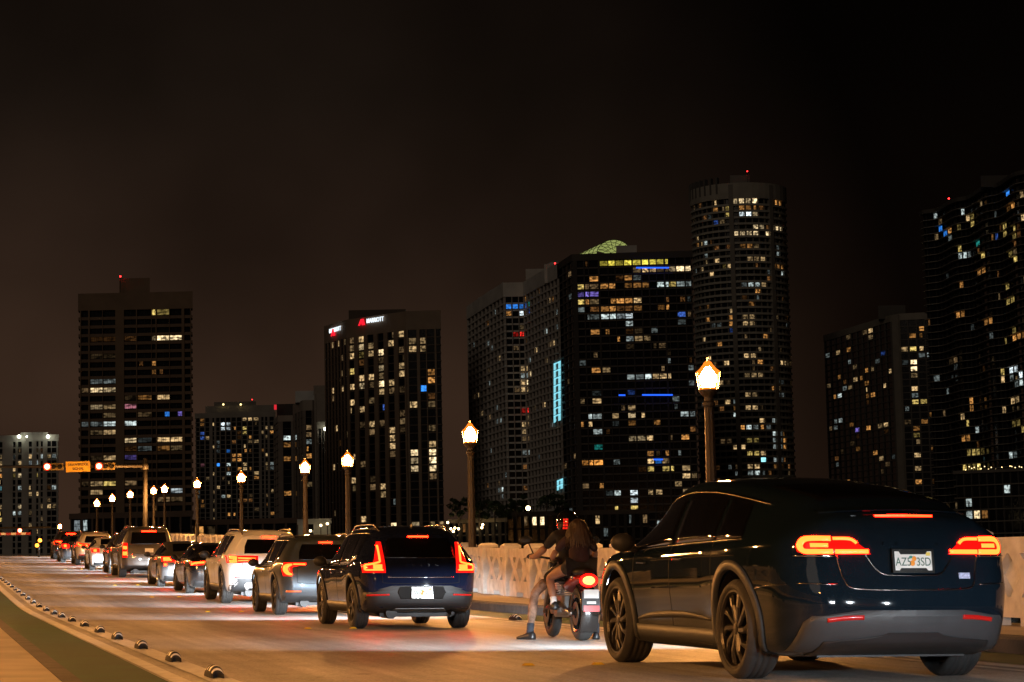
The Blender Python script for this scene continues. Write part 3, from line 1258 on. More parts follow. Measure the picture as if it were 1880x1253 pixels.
    if 'brake' in spec:
        x, z, h = spec['brake']
        mb = MB()
        pts = []
        for i in range(9):
            xx = lerp(-x, x, i / 8)
            p_, n_ = c.hit('rear', xx, z)
            pts.append((xx, p_.y - 0.012, z - 0.05 * xx * xx))
        for p_, q_ in zip(pts, pts[1:]):
            mb.add([(p_[0], p_[1], p_[2] - h / 2), (q_[0], q_[1], q_[2] - h / 2), (q_[0], q_[1], q_[2] + h / 2), (p_[0], p_[1], p_[2] + h / 2),
                    (p_[0], p_[1] + .04, p_[2] - h / 2), (q_[0], q_[1] + .04, q_[2] - h / 2), (q_[0], q_[1] + .04, q_[2] + h / 2), (p_[0], p_[1] + .04, p_[2] + h / 2)],
                   [(0, 1, 2, 3), (0, 4, 5, 1), (3, 2, 6, 7)])
        mb.build('brake_light', m_brake, root)
    # headlights
    for mir in (False, True):
        c.panel('headlight', 'front', spec['headlight'], m_white_led, root, 0.006, 0.02, 5, 8, mirror=mir)
    if beam:
        hx = spec['headlight'][0][0] * 0.85
        for sx in (-1, 1):
            headlamp_spot(root, sx * abs(hx), c.y1 + 0.06, 0.68, beam, aim=aim, flat=flat, yaw=sx * -2.0)
    # roof rails
    if spec.get('rails'):
        ra_, rb_ = spec['rails']
        for sx in (-1, 1):
            mb = MB()
            pts = []
            for i in range(13):
                y = lerp(ra_, rb_, i / 12)
                x = sx * (c.wt(y) - 0.06)
                p, n_ = c.hit('top', x, y)
                up = 0.045 * min(1, 6 * min(i, 12 - i) / 12)
                pts.append((x, y, p.z + 0.005 + up))
            mb.tube(pts, 0.018, 6)
            mb.build('roof_rail', spec.get('rail_mat', m_dark), root, True)
    # underside
    mb = MB()
    mb.box(-0.30 * c.W, 0.30 * c.W, c.y0 + 0.35, c.y1 - 0.4, 0.19, 0.26)
    mb.tube([(-0.4 * c.W, c.axles[0], c.tr), (0.4 * c.W, c.axles[0], c.tr)], 0.045, 8)
    if spec.get('exhaust', True):
        mb.tube([(-0.22 * c.W, c.y0 + 0.2, 0.25), (-0.22 * c.W, c.y0 + 0.8, 0.25)], 0.09, 10)
        mb.tube([(0.28 * c.W, c.y0 + 0.12, 0.24), (0.28 * c.W, c.y0 + 0.7, 0.26)], 0.03, 8)
    mb.build('underbody', m_diff, root)
    return root, c


# ---- the electric crossover in front
spec_x = dict(exhaust=False, glow=1.03,
    L=5.04, W=2.02, wb=2.965, ra=-1.42, tr=0.385, rim=0.296, tw=0.275, style=(10, 0.0, 0.066, 0.28), rim_mat=m_rim_dark, inset=0.015,
    paint=paint('paint_black_blue', (0.0036, 0.0088, 0.0150), 0.0, 0.5, 0.004, 0.8),
    top=[(-2.52, 1.30), (-2.25, 1.355), (-1.75, 1.455), (-1.0, 1.555), (-0.3, 1.62), (0.2, 1.63), (0.6, 1.59), (1.0, 1.46), (1.4, 1.25), (1.68, 1.10), (2.0, 1.01), (2.35, 0.88), (2.52, 0.76)],
    belt=[(-2.52, 1.09), (-1.2, 1.07), (0.5, 1.03), (1.6, 0.98), (2.52, 0.9)],
    wmax=[(-2.52, 0.865), (-2.1, 0.945), (-1.42, 1.0), (-0.6, 0.965), (0.5, 0.962), (1.545, 0.99), (2.1, 0.95), (2.52, 0.84)],
    wtop=[(-2.52, 0.60), (-1.5, 0.655), (-0.3, 0.69), (0.5, 0.68), (1.2, 0.62), (1.7, 0.6)],
    zb=[(-2.52, 0.24), (-2.0, 0.20), (2.0, 0.19), (2.52, 0.24)],
    rear_lean=[(0.18, 0.20), (0.32, 0.07), (0.52, 0.0), (0.67, 0.0), (0.85, 0.055), (0.98, 0.065), (1.09, 0.085), (1.19, 0.12), (1.30, 0.20)],
    front_lean=[(0.2, 0.1), (0.5, 0.0), (0.76, 0.15), (0.9, 0.2)], corner=(0.34, 0.24), crown=0.085,
    flare=(m_clad, 0.075), panes=[(-1.55, -0.92, 0.28, 0.10), (-0.86, 0.10, 0.10, 0.03), (0.17, 1.42, 0.03, -0.05)], doors=[0.13, 1.05, -0.92], handles=[-0.2, 0.72],
    mirror_y=1.02, edge=0.085,
    rear_window=[(-0.50, -2.02), (0.50, -2.02), (0.54, -1.15), (-0.54, -1.15)], rw_axis='top', windscreen=[(-0.62, 1.45), (0.62, 1.45), (0.56, 0.1), (-0.56, 0.1)],
    rear_panels=[('bumper_cladding', [(-0.86, 0.20), (-0.84, 0.30), (-0.80, 0.485), (-0.72, 0.525), (-0.4, 0.548), (0.4, 0.548), (0.72, 0.525), (0.80, 0.485), (0.84, 0.30), (0.86, 0.20)], m_clad, 0.008),
                 ('diffuser', [(-0.70, 0.215), (-0.66, 0.335), (-0.30, 0.345), (-0.20, 0.385), (0.20, 0.385), (0.30, 0.345), (0.66, 0.335), (0.70, 0.215)], m_diff, 0.016)],
    rear_ribbons=[('hatch_seam', [(-0.567, 0.952), (-0.553, 0.872), (-0.520, 0.752), (-0.454, 0.707), (-0.189, 0.697), (0.189, 0.697), (0.454, 0.707), (0.520, 0.752), (0.553, 0.872), (0.567, 0.952)], 0.010, m_trim),
                  ('plate_recess_edge', [(-0.378, 1.002), (-0.312, 0.892), (-0.236, 0.817), (-0.113, 0.804), (0.113, 0.804), (0.236, 0.817), (0.312, 0.892), (0.378, 1.002)], 0.012, m_trim)],
    rear_pairs=[('bumper_reflector', [(-0.661, 0.477), (-0.529, 0.492), (-0.397, 0.497)], 0.030, m_reflector),
                ('lamp_trim', [(-0.850, 0.947), (-0.709, 0.945), (-0.586, 0.945)], 0.010, m_chrome)],
    lens=[(-0.817, 0.967), (-0.827, 1.012), (-0.803, 1.062), (-0.756, 1.087), (-0.472, 1.082), (-0.340, 0.987), (-0.321, 0.964)],
    lens_mat=mat('tail_light_smoked', (0.05, 0.003, 0.003), 0.15, emit=(1.0, 0.006, 0.003), es=1.0, sample=False),
    hot=[([(-0.331, 0.978), (-0.576, 0.978)], 0.026), ([(-0.591, 0.978), (-0.718, 0.978), (-0.789, 0.982), (-0.808, 1.022), (-0.780, 1.064), (-0.718, 1.073), (-0.600, 1.073)], 0.030),
         ([(-0.586, 1.073), (-0.472, 1.071), (-0.430, 1.052), (-0.416, 1.037)], 0.018), ([(-0.747, 1.024), (-0.624, 1.024)], 0.024)],
    brake=(0.235, 1.248, 0.016),
    headlight=[(-0.86, 0.66), (-0.86, 0.74), (-0.55, 0.72), (-0.55, 0.67)])

car_x, C_x = make_car(spec_x, 'black electric crossover with glowing tail lights and plate AZ5 3SD, nearest car', 15.75, 7.02, 0.0, 1900, aim=-11.0, flat=0.15)
licence_plate(C_x, car_x, 0.908, 0.012, 'AZ5', '3SD')
for i, ch in enumerate('TESLA'):
    x = -0.22 + 0.11 * i
    p, n_ = C_x.hit('rear', x, 1.035)
    text('lettering', ch, 0.032, m_chrome, car_x, (x, p.y - 0.006, 1.035), (R(75), 0, 0), 0.002, 1.25)
p, n_ = C_x.hit('rear', 0.44, 0.80)
mb = MB()
mb.box(-0.048, 0.048, -0.004, 0.004, -0.022, 0.022)
mb.build('sticker', mat('pale_sticker', (0.45, 0.50, 0.72), 0.5, var=(90, 0.5)), car_x, loc=(0.44, p.y - 0.006, 0.80), rot=(-0.1, 0, 0.12))
# spoiler lip above the brake light
mb = MB()
pts = []
for i in range(13):
    xx = lerp(-0.60, 0.60, i / 12)
    p_, n_ = C_x.hit('rear', xx, 1.285 - 0.05 * xx * xx)
    pts.append(V((xx, p_.y, 1.292 - 0.06 * xx * xx)))
for p_, q_ in zip(pts, pts[1:]):
    sec = lambda v_: [v_ + V((0, .16, .028)), v_ + V((0, .02, .018)), v_ + V((0, -.025, .006)), v_ + V((0, -.02, -.006)), v_ + V((0, .06, -.012))]
    a_, b_ = sec(p_), sec(q_)
    mb.add(a_ + b_, [(i, i + 1, i + 6, i + 5) for i in range(4)])
mb.build('spoiler', spec_x['paint'], car_x)

# panel gaps of the crossover's tail
C_x.pair('ribbon', 'bumper_seam', 'left', [(-1.84, 0.70), (-2.05, 0.725), (-2.30, 0.735)], 0.008, m_trim, car_x, 0.002, 0.01)
C_x.pair('ribbon', 'bumper_seam', 'rear', [(-0.575, 0.735), (-0.72, 0.742), (-0.85, 0.745)], 0.008, m_trim, car_x, 0.002, 0.01)
C_x.pair('ribbon', 'door_crease_shade', 'left', [(-0.85, 0.44), (-0.2, 0.47), (0.6, 0.45), (1.0, 0.41)], lambda t: 0.012 + 0.05 * math.sin(math.pi * t), m_diff, car_x, 0.003, 0.01)  # flat ribbon, shading of a crease put into its colour
C_x.pair('ribbon', 'shoulder_line', 'left', [(-1.5, 0.955), (-0.5, 0.945), (0.6, 0.92)], 0.007, m_seam, car_x, 0.0015, 0.01)

# ---- blue compact SUV
spec_v = dict(
    L=4.43, W=1.90, wb=2.70, ra=-1.33, tr=0.365, rim=0.262, tw=0.24, style=(5, 0.16, 0.05, 0.0), rim_mat=m_rim_dark,
    paint=paint('paint_dark_blue', (0.0045, 0.008, 0.026), 0.0, 0.5, 0.008),
    top=[(-2.215, 1.525), (-1.9, 1.565), (-1.0, 1.61), (0.0, 1.61), (0.5, 1.56), (0.85, 1.42), (1.2, 1.19), (1.42, 1.07), (1.8, 1.01), (2.1, 0.92), (2.215, 0.84)],
    belt=[(-2.215, 1.10), (-1.5, 1.07), (-0.8, 1.0), (0.5, 0.98), (1.4, 0.97), (2.215, 0.9)],
    wmax=[(-2.215, 0.915), (-1.9, 0.96), (-1.33, 0.995), (-0.5, 0.965), (0.5, 0.965), (1.37, 0.99), (1.9, 0.95), (2.215, 0.86)],
    wtop=[(-2.215, 0.58), (-1.5, 0.62), (-0.3, 0.64), (0.5, 0.63), (1.2, 0.6)],
    zb=[(-2.215, 0.30), (-1.8, 0.24), (1.8, 0.23), (2.215, 0.28)],
    rear_lean=[(0.25, 0.14), (0.38, 0.03), (0.55, 0.0), (0.75, 0.01), (0.95, 0.03), (1.05, 0.07), (1.25, 0.19), (1.40, 0.29), (1.525, 0.34)],
    front_lean=[(0.2, 0.1), (0.5, 0.0), (0.84, 0.1)], corner=(0.26, 0.18), crown=0.06,
    flare=(m_diff, 0.06), panes=[(-1.62, -1.05, 0.10, 0.06), (-0.98, -0.06, 0.06, 0.02), (0.0, 1.08, 0.02, -0.05)], doors=[-0.03, 0.9, -0.95], handles=[-0.65, 0.25],
    mirror_y=0.88, rails=(-1.7, 0.35), rail_mat=m_trim,
    rear_window=[(-0.56, 1.09), (0.56, 1.09), (0.54, 1.25), (0.47, 1.40), (-0.47, 1.40), (-0.54, 1.25)], windscreen=[(-0.6, 1.2), (0.6, 1.2), (0.54, 0.2), (-0.54, 0.2)],
    rear_panels=[('bumper_cladding', [(-0.86, 0.26), (-0.87, 0.60), (-0.52, 0.63), (-0.46, 0.67), (0.46, 0.67), (0.52, 0.63), (0.87, 0.60), (0.86, 0.26)], m_diff, 0.008),
                 ('plate_recess_shade', [(-0.33, 0.47), (-0.38, 0.57), (-0.34, 0.66), (0.34, 0.66), (0.38, 0.57), (0.33, 0.47)], m_void, 0.012),  # flat near-black panel, shade of a recess put into its colour
                 ('skid_plate', [(-0.45, 0.28), (-0.38, 0.33), (0.38, 0.33), (0.45, 0.28)], m_rim_silver, 0.014)],
    rear_ribbons=[('hatch_seam', [(-0.60, 0.95), (-0.60, 0.76), (-0.54, 0.71), (0.0, 0.70), (0.54, 0.71), (0.60, 0.76), (0.60, 0.95)], 0.009, m_seam),
                  ('hatch_crease', [(-0.52, 0.80), (0, 0.80), (0.52, 0.80)], 0.012, m_chrome)],
    rear_pairs=[('bumper_reflector', [(-0.82, 0.525), (-0.50, 0.535)], 0.026, m_reflector)],
    lens=[(-0.86, 0.90), (-0.87, 1.0), (-0.80, 1.02), (-0.73, 1.03), (-0.655, 1.29), (-0.60, 1.29), (-0.575, 1.0), (-0.57, 0.90)],
    lens_mat=mat('tail_light_dark_red', (0.22, 0.006, 0.005), 0.2, emit=(1.0, 0.006, 0.003), es=1.4, sample=False),
    hot=[([(-0.65, 1.285), (-0.640, 1.14), (-0.635, 1.03)], 0.026), ([(-0.635, 1.03), (-0.75, 1.0), (-0.845, 0.985)], 0.022), ([(-0.85, 0.985), (-0.845, 0.91)], 0.022),
         ([(-0.845, 0.91), (-0.59, 0.91)], 0.018), ([(-0.74, 0.955), (-0.605, 0.955)], 0.060)],
    brake=(0.165, 1.425, 0.024),
    headlight=[(-0.82, 0.66), (-0.82, 0.78), (-0.52, 0.76), (-0.52, 0.68)])
car_v, C_v = make_car(spec_v, 'dark blue compact SUV with L-shaped tail lights beside the motorcycle', 29.8, 6.54, 0.0, 2700, scale=0.90)
licence_plate(C_v, car_v, 0.565, 0.014, 'IWF', 'N33', frame=True)
for i, ch in enumerate('VOLVO'):
    x = -0.24 + 0.12 * i
    p, n_ = C_v.hit('rear', x, 0.985)
    text('lettering', ch, 0.045, m_chrome, car_v, (x, p.y - 0.006, 0.985), (R(86), 0, 0), 0.003, 1.1)
mb = MB()
vs_ = []
mb.prism([(-0.02, 0), (0.02, 0), (0.006, -0.16), (-0.006, -0.16)], 0.0, 0.05, top=0.5)
p, n_ = C_v.hit('top', 0, -1.55)
mb.build('antenna_fin', m_dark, car_v, loc=(0, -1.45, p.z - 0.003))


def variant(base, **kw):
    s = dict(base)
    s.update(kw)
    return s


base_suv = variant(spec_v, rear_panels=[('bumper_cladding', [(-0.84, 0.26), (-0.85, 0.46), (-0.70, 0.50), (0.70, 0.50), (0.85, 0.46), (0.84, 0.26)], m_diff, 0.008)],
                   rear_ribbons=[('hatch_seam', [(-0.60, 0.95), (-0.60, 0.70), (-0.54, 0.64), (0.0, 0.63), (0.54, 0.64), (0.60, 0.70), (0.60, 0.95)], 0.009, m_seam)])

# ---- grey SUV with hooked lights
s_ = variant(base_suv, paint=paint('paint_slate_grey', (0.055, 0.075, 0.095), 0.5, 0.3, 0.03),
             lens=[(-0.84, 0.80), (-0.87, 0.92), (-0.83, 1.02), (-0.45, 1.02), (-0.45, 0.985), (-0.70, 0.95), (-0.70, 0.80)],
             hot=[([(-0.68, 1.005), (-0.44, 1.005)], 0.022), ([(-0.70, 1.0), (-0.80, 0.97), (-0.82, 0.90), (-0.78, 0.83), (-0.70, 0.80)], lambda t: 0.03 + 0.05 * math.sin(math.pi * t))],
             rear_panels=[('bumper_cladding', [(-0.84, 0.26), (-0.85, 0.40), (0.85, 0.40), (0.84, 0.26)], m_clad, 0.008)],
             rear_pairs=[('bumper_reflector', [(-0.80, 0.475), (-0.52, 0.475)], 0.03, mat('amber_reflector_glow', (0.5, 0.10, 0.02), 0.3, emit=(1, 0.12, 0.02), es=0.5, sample=False))],  # amber strips emit by themselves in place of light they return
             brake=(0.13, 1.44, 0.028))
car_g, C_g = make_car(s_, 'slate grey SUV with hooked tail lights right in front of the blue car', 38.6, 6.82, 0.0, 3000, aim=-5.0, scale=0.90)
licence_plate(C_g, car_g, 0.74, 0.01, 'KRT', 'D17', bare=True)

# ---- white SUV with twin-line lights
s_ = variant(base_suv, L=4.66, W=1.92, paint=paint('paint_white', (0.80, 0.81, 0.82), 0.0, 0.35, 0.01),
             lens=[(-0.87, 0.90), (-0.88, 1.03), (-0.30, 1.03), (-0.30, 0.93), (-0.62, 0.90)],
             hot=[([(-0.86, 1.01), (-0.72, 0.995)], 0.055), ([(-0.86, 0.92), (-0.72, 0.935)], 0.055), ([(-0.70, 0.995), (-0.32, 0.985)], 0.022), ([(-0.70, 0.94), (-0.32, 0.95)], 0.020)],
             rear_panels=[('bumper_cladding', [(-0.84, 0.26), (-0.86, 0.40), (-0.70, 0.56), (-0.62, 0.50), (0.62, 0.50), (0.70, 0.56), (0.86, 0.40), (0.84, 0.26)], m_clad, 0.008),
                          ('bumper_insert', [(-0.50, 0.30), (-0.56, 0.42), (-0.50, 0.47), (0.50, 0.47), (0.56, 0.42), (0.50, 0.30)], paint('paint_white', (0, 0, 0)), 0.016)],
             rear_pairs=[('bumper_reflector', [(-0.76, 0.585), (-0.52, 0.59)], 0.03, m_reflector), ('exhaust', [(-0.46, 0.355), (-0.26, 0.355)], 0.07, m_void)],
             brake=(0.14, 1.455, 0.026), rails=(-1.8, 0.3), rail_mat=m_trim)
car_w, C_w = make_car(s_, 'white SUV with twin-line tail lights between the grey SUV and dark sports car', 47.3, 7.10, 0.0, 2700)

# ---- sedans
spec_s = dict(
    L=4.72, W=1.88, wb=2.83, ra=-1.36, tr=0.345, rim=0.25, tw=0.24, style=(10, 0.0, 0.035, 0.05), rim_mat=m_rim_dark,
    paint=paint('paint_black', (0.006, 0.005, 0.006), 0.2, 0.25, 0.015),
    top=[(-2.36, 1.02), (-2.1, 1.06), (-1.75, 1.10), (-1.3, 1.24), (-0.8, 1.36), (-0.1, 1.41), (0.4, 1.38), (0.8, 1.26), (1.2, 1.05), (1.5, 0.95), (2.1, 0.83), (2.36, 0.7)],
    belt=[(-2.36, 0.97), (-1.2, 0.95), (0.5, 0.92), (1.4, 0.88), (2.36, 0.8)],
    wmax=[(-2.36, 0.90), (-2.0, 0.96), (-1.36, 1.0), (-0.5, 0.965), (0.5, 0.96), (1.47, 0.98), (2.0, 0.94), (2.36, 0.82)],
    wtop=[(-2.36, 0.55), (-1.2, 0.56), (-0.3, 0.6), (0.5, 0.6), (1.2, 0.56)],
    zb=[(-2.36, 0.24), (-1.9, 0.18), (1.9, 0.17), (2.36, 0.22)],
    rear_lean=[(0.2, 0.12), (0.35, 0.02), (0.55, 0.0), (0.8, 0.03), (0.95, 0.06), (1.03, 0.12)],
    front_lean=[(0.2, 0.1), (0.45, 0.0), (0.7, 0.1)], corner=(0.28, 0.2), crown=0.08,
    panes=[(-1.35, -0.9, 0.15, 0.1), (-0.84, 0.0, 0.1, 0.02), (0.06, 1.12, 0.02, -0.05)], doors=[0.03, 0.95, -0.85], handles=[-0.6, 0.3], mirror_y=0.86, edge=0.065,
    rear_window=[(-0.48, -1.72), (0.48, -1.72), (0.42, -0.95), (-0.42, -0.95)], rw_axis='top', windscreen=[(-0.55, 1.2), (0.55, 1.2), (0.48, 0.2), (-0.48, 0.2)],
    rear_panels=[('bumper_cladding', [(-0.80, 0.21), (-0.78, 0.36), (0.78, 0.36), (0.80, 0.21)], m_diff, 0.008)],
    rear_ribbons=[('boot_seam', [(-0.56, 0.86), (-0.52, 0.70), (0, 0.68), (0.52, 0.70), (0.56, 0.86)], 0.008, m_seam)],
    lens=[(-0.84, 0.80), (-0.86, 0.88), (-0.45, 0.90), (-0.45, 0.83)],
    hot=[([(-0.85, 0.815), (-0.76, 0.855), (-0.60, 0.872), (-0.40, 0.875)], 0.042)], lens_mat=m_tail_red,
    headlight=[(-0.80, 0.58), (-0.80, 0.68), (-0.5, 0.66), (-0.5, 0.60)])
s_ = variant(spec_s, brake=(0.17, 1.0, 0.02))
car_s, C_s = make_car(s_, 'low black sports sedan with thin curved tail lights in front of the white SUV', 54.6, 7.05, 0.0, 2700, scale=0.90)
C_s.ribbon('brake_light', 'top', [(-0.17, -1.62), (0.17, -1.62)], 0.05, m_brake, car_s, 0.02, 0.02)
s_ = variant(spec_s, paint=paint('paint_grey', (0.10, 0.10, 0.105), 0.5, 0.3, 0.03), rim_mat=m_rim_silver,
             lens=[(-0.84, 0.80), (-0.86, 0.92), (-0.50, 0.92), (-0.52, 0.80)], hot=[([(-0.82, 0.87), (-0.58, 0.87)], 0.09), ([(-0.80, 0.70), (-0.73, 0.70)], 0.06)])
car_e, C_e = make_car(s_, 'small grey sedan with square tail lights behind the large SUV', 60.6, 6.95, 0.0, 2700, scale=0.90)

# ---- large SUV
spec_b = variant(base_suv, L=5.18, W=2.04, wb=3.07, ra=-1.45, tr=0.40, rim=0.285, tw=0.28, paint=paint('paint_pewter', (0.10, 0.095, 0.09), 0.6, 0.3, 0.03), rim_mat=m_rim_silver,
                 style=(6, 0.14, 0.05, 0.0),
                 top=[(-2.59, 1.80), (-2.2, 1.84), (-1.0, 1.87), (0.2, 1.86), (0.7, 1.80), (1.1, 1.60), (1.5, 1.32), (1.75, 1.2), (2.2, 1.15), (2.45, 1.05), (2.59, 0.95)],
                 belt=[(-2.59, 1.22), (-1.0, 1.18), (0.5, 1.14), (1.6, 1.1), (2.59, 1.0)],
                 wmax=[(-2.59, 0.93), (-2.2, 0.975), (-1.45, 0.995), (-0.5, 0.97), (0.5, 0.97), (1.6, 0.99), (2.2, 0.96), (2.59, 0.88)],
                 wtop=[(-2.59, 0.68), (-1.5, 0.70), (0.5, 0.70), (1.2, 0.66)], zb=[(-2.59, 0.36), (-2.0, 0.28), (2.0, 0.27), (2.59, 0.32)],
                 rear_lean=[(0.3, 0.12), (0.45, 0.0), (0.7, 0.0), (1.1, 0.04), (1.3, 0.10), (1.8, 0.30)],
                 rear_window=[(-0.66, 1.22), (0.66, 1.22), (0.60, 1.66), (-0.60, 1.66)], windscreen=[(-0.66, 1.5), (0.66, 1.5), (0.6, 0.5), (-0.6, 0.5)],
                 panes=[(-2.1, -1.1, 0.1, 0.05), (-1.0, -0.02, 0.03, 0.02), (0.06, 1.35, 0.02, -0.05)], doors=[0.03, 1.15, -1.0], handles=[-0.65, 0.4], mirror_y=1.15,
                 lens=[(-0.93, 0.78), (-0.93, 1.22), (-0.78, 1.22), (-0.78, 0.78)], hot=[([(-0.855, 1.04), (-0.855, 1.15)], 0.11), ([(-0.855, 0.82), (-0.855, 0.95)], 0.12)],
                 rear_panels=[('bumper_cladding', [(-0.90, 0.34), (-0.90, 0.46), (0.90, 0.46), (0.90, 0.34)], m_clad, 0.008)],
                 rear_ribbons=[('hatch_seam', [(-0.70, 1.2), (-0.70, 0.66), (0, 0.64), (0.70, 0.66), (0.70, 1.2)], 0.009, m_seam), ('chrome_strip', [(-0.6, 0.86), (0.6, 0.86)], 0.03, m_chrome)],
                 rear_pairs=[], brake=(0.26, 1.70, 0.035), rails=(-2.1, 0.5), rail_mat=m_trim,
                 headlight=[(-0.86, 0.78), (-0.86, 0.92), (-0.6, 0.92), (-0.6, 0.78)])
car_b, C_b = make_car(spec_b, 'large pewter SUV with stacked square tail lights, tallest in the queue', 72.2, 6.92, 0.0, 2700, scale=0.90)
licence_plate(C_b, car_b, 1.0, 0.012, 'GXD', '204', bare=True)

far = [
    (variant(base_suv, paint=paint('paint_dark_grey', (0.05, 0.05, 0.052), 0.5, 0.3, 0.03), lens=[(-0.86, 0.86), (-0.87, 1.02), (-0.66, 1.02), (-0.66, 0.86)],
             hot=[([(-0.83, 0.94), (-0.71, 0.94)], 0.12)], brake=(0.17, 1.44, 0.05)), 'dark grey SUV with round tail lights ahead of the large SUV', 78.0, 7.0, 2700),
    (variant(spec_s, paint=paint('paint_white2', (0.65, 0.66, 0.67), 0.0, 0.35, 0.02), lens=[(-0.84, 0.78), (-0.86, 0.90), (-0.62, 0.90), (-0.62, 0.78)],
             hot=[([(-0.80, 0.84), (-0.68, 0.84)], 0.09)]), 'small white car half hidden between two SUVs far up the queue', 84.3, 6.75, 2700),
    (variant(base_suv, L=4.7, W=1.92, paint=paint('paint_champagne', (0.55, 0.50, 0.42), 0.2, 0.35, 0.02), lens=[(-0.86, 0.92), (-0.87, 1.06), (-0.40, 1.0), (-0.40, 0.94)],
             hot=[([(-0.85, 1.05), (-0.82, 0.98), (-0.70, 0.955), (-0.42, 0.955)], 0.05)], brake=None,
             rear_pairs=[('bumper_reflector', [(-0.8, 0.50), (-0.55, 0.50)], 0.05, m_reflector)]), 'champagne white SUV with bracket tail lights far up the queue', 95.6, 6.95, 2700),
    (variant(spec_s, paint=paint('paint_night', (0.02, 0.02, 0.024), 0.4, 0.3, 0.02), lens=[(-0.84, 0.78), (-0.86, 0.92), (-0.60, 0.92), (-0.60, 0.78)],
             hot=[([(-0.80, 0.86), (-0.68, 0.86)], 0.11)]), 'dark sedan second from the head of the queue', 102.3, 6.7, 2700),
    (variant(base_suv, paint=paint('paint_night2', (0.02, 0.02, 0.02), 0.3, 0.3, 0.02), lens=[(-0.86, 0.86), (-0.87, 1.04), (-0.52, 1.04), (-0.52, 0.86)],
             hot=[([(-0.83, 0.94), (-0.70, 0.94)], 0.14), ([(-0.68, 0.99), (-0.45, 0.99)], 0.05)], brake=(0.26, 1.44, 0.06)), 'black SUV at the very head of the queue by the barrier', 112.2, 6.9, 2700)]
for s_, lab, u, v, bm_ in far:
    s_['glow'] = 1.35  # larger glowing lens, imitates a wider red halo on far cars
    if s_.get('brake', 1) is None:
        s_.pop('brake')
    make_car(s_, lab, u, v, 0.0, bm_, scale=0.90)

# the car whose headlights light the crossover's tail; it stands just outside the right edge of the photo
s_ = variant(base_suv, paint=paint('paint_silver', (0.4, 0.4, 0.41), 0.6, 0.3, 0.03))
make_car(s_, 'silver SUV waiting behind the black crossover, outside the photo', 6.6, 7.2, 0.0, 430, aim=-3.0, flat=0.19)

# ------------------------------------------------------------------ drawbridge signal mast, sign and barrier
m_galv = mat('galvanised_steel', (0.022, 0.02, 0.018), 0.6, var=(3, 0.15))
m_sig = mat('signal_housing', (0.22, 0.15, 0.03), 0.5)
m_red_hot = mat('signal_red', (0.4, 0.01, 0.01), 0.3, emit=(1.0, 0.10, 0.05), es=26.0)
m_red_rim = mat('signal_red_glow', (0.4, 0.01, 0.01), 0.3, emit=(1.0, 0.012, 0.006), es=2.0, sample=False)
MD = 125.0
pb = unproj(267, 1000, MD)
um, vm = pb.y, pb.x
gz = G(um, vm) + 0.165
arm_z = unproj(230, 857, MD).z
mast = thing('signal_mast', 'tall steel mast with a horizontal arm over the road carrying the red signals', 'signal mast', (vm, um, gz))
mb = MB()
mb.lathe([(0.0, 0), (0.22, 0), (0.22, 0.06), (0.15, 0.10), (0.13, arm_z - gz + 0.45), (0.0, arm_z - gz + 0.50)], 12)
mb.build('pole', m_galv, mast, True)
mb = MB()
mb.tube([(0.0, 0, arm_z - gz), (-4.0, 0, arm_z - gz + 0.02), (-11.5, 0, arm_z - gz + 0.05)], [0.10, 0.09, 0.07], 10)
mb.tube([(0, 0, arm_z - gz - 0.2), (0, 0, arm_z - gz + 0.2)], 0.19, 10)
mb.build('arm', m_galv, mast, True)


def v_at(px, u, z):
    lo, hi = -30.0, 30.0
    for _ in range(50):
        mid = (lo + hi) / 2
        if proj((mid, u, z))[0] < px:
            lo = mid
        else:
            hi = mid
    return lo


for i, (px, lab) in enumerate(((86, 'red drawbridge signal at the far end of the mast arm, left of the sign'), (181, 'red drawbridge signal between the sign and the mast pole'))):
    v = v_at(px, um, arm_z)
    t = thing('traffic_signal', lab, 'traffic signal', (v, um - 0.2, arm_z), 0, 'lit red signals on the mast arm')
    mb = MB()
    mb.box(-0.22, 0.92, -0.12, 0.10, -0.20, 0.20, ch=0.03)
    mb.build('housing', m_sig, t)
    mb = MB()
    RX = Matrix.Rotation(R(90), 4, 'X')
    mb.lathe([(0.0, 0.06), (0.15, 0.05), (0.16, 0.0)], 18, Matrix.Translation((0, -0.122, 0)) @ RX)
    lens = mb.build('red_lens', m_red_hot, t)
    mb = MB()
    mb.lathe([(0.16, 0.0), (0.21, 0.0), (0.20, 0.03), (0.16, 0.02)], 18, Matrix.Translation((0, -0.122, 0)) @ RX, closed=True)
    mb.build('lens_halo_ring', m_red_rim, lens)  # ring is no lamp, its red emission imitates a halo
    for dx in (0.36, 0.72):
        mb = MB()
        mb.lathe([(0.0, 0.02), (0.13, 0.015), (0.14, 0.0)], 16, Matrix.Translation((dx, -0.122, 0)) @ RX)
        mb.build('dark_lens', m_void, t)
        mb = MB()
        vs_, fs_ = [], []
        for k in range(13):
            a = R(-20) + R(220) * k / 12
            for y in (-0.12, -0.32):
                vs_.append((dx + 0.155 * math.cos(a), y, 0.155 * math.sin(a)))
        for k in range(12):
            fs_.append((2 * k, 2 * k + 1, 2 * k + 3, 2 * k + 2))
        mb.add(vs_, fs_)
        mb.build('visor', m_sig, t)
v = v_at(143, um, arm_z)
t = thing('road_sign', 'yellow DRAWBRIDGE SIGNAL sign hanging on the mast arm', 'sign', (v, um - 0.14, arm_z))
t.rotation_euler = (0, R(-1.6), 0)
m_yel = mat('sign_yellow', (0.80, 0.47, 0.03), 0.5, var=(3, 0.06))
m_ink = mat('sign_black', (0.01, 0.01, 0.01), 0.6)
mb = MB()
mb.box(-0.70, 0.70, -0.02, 0.02, -0.31, 0.31, ch=0.0)
mb.build('sign_panel', m_yel, t)
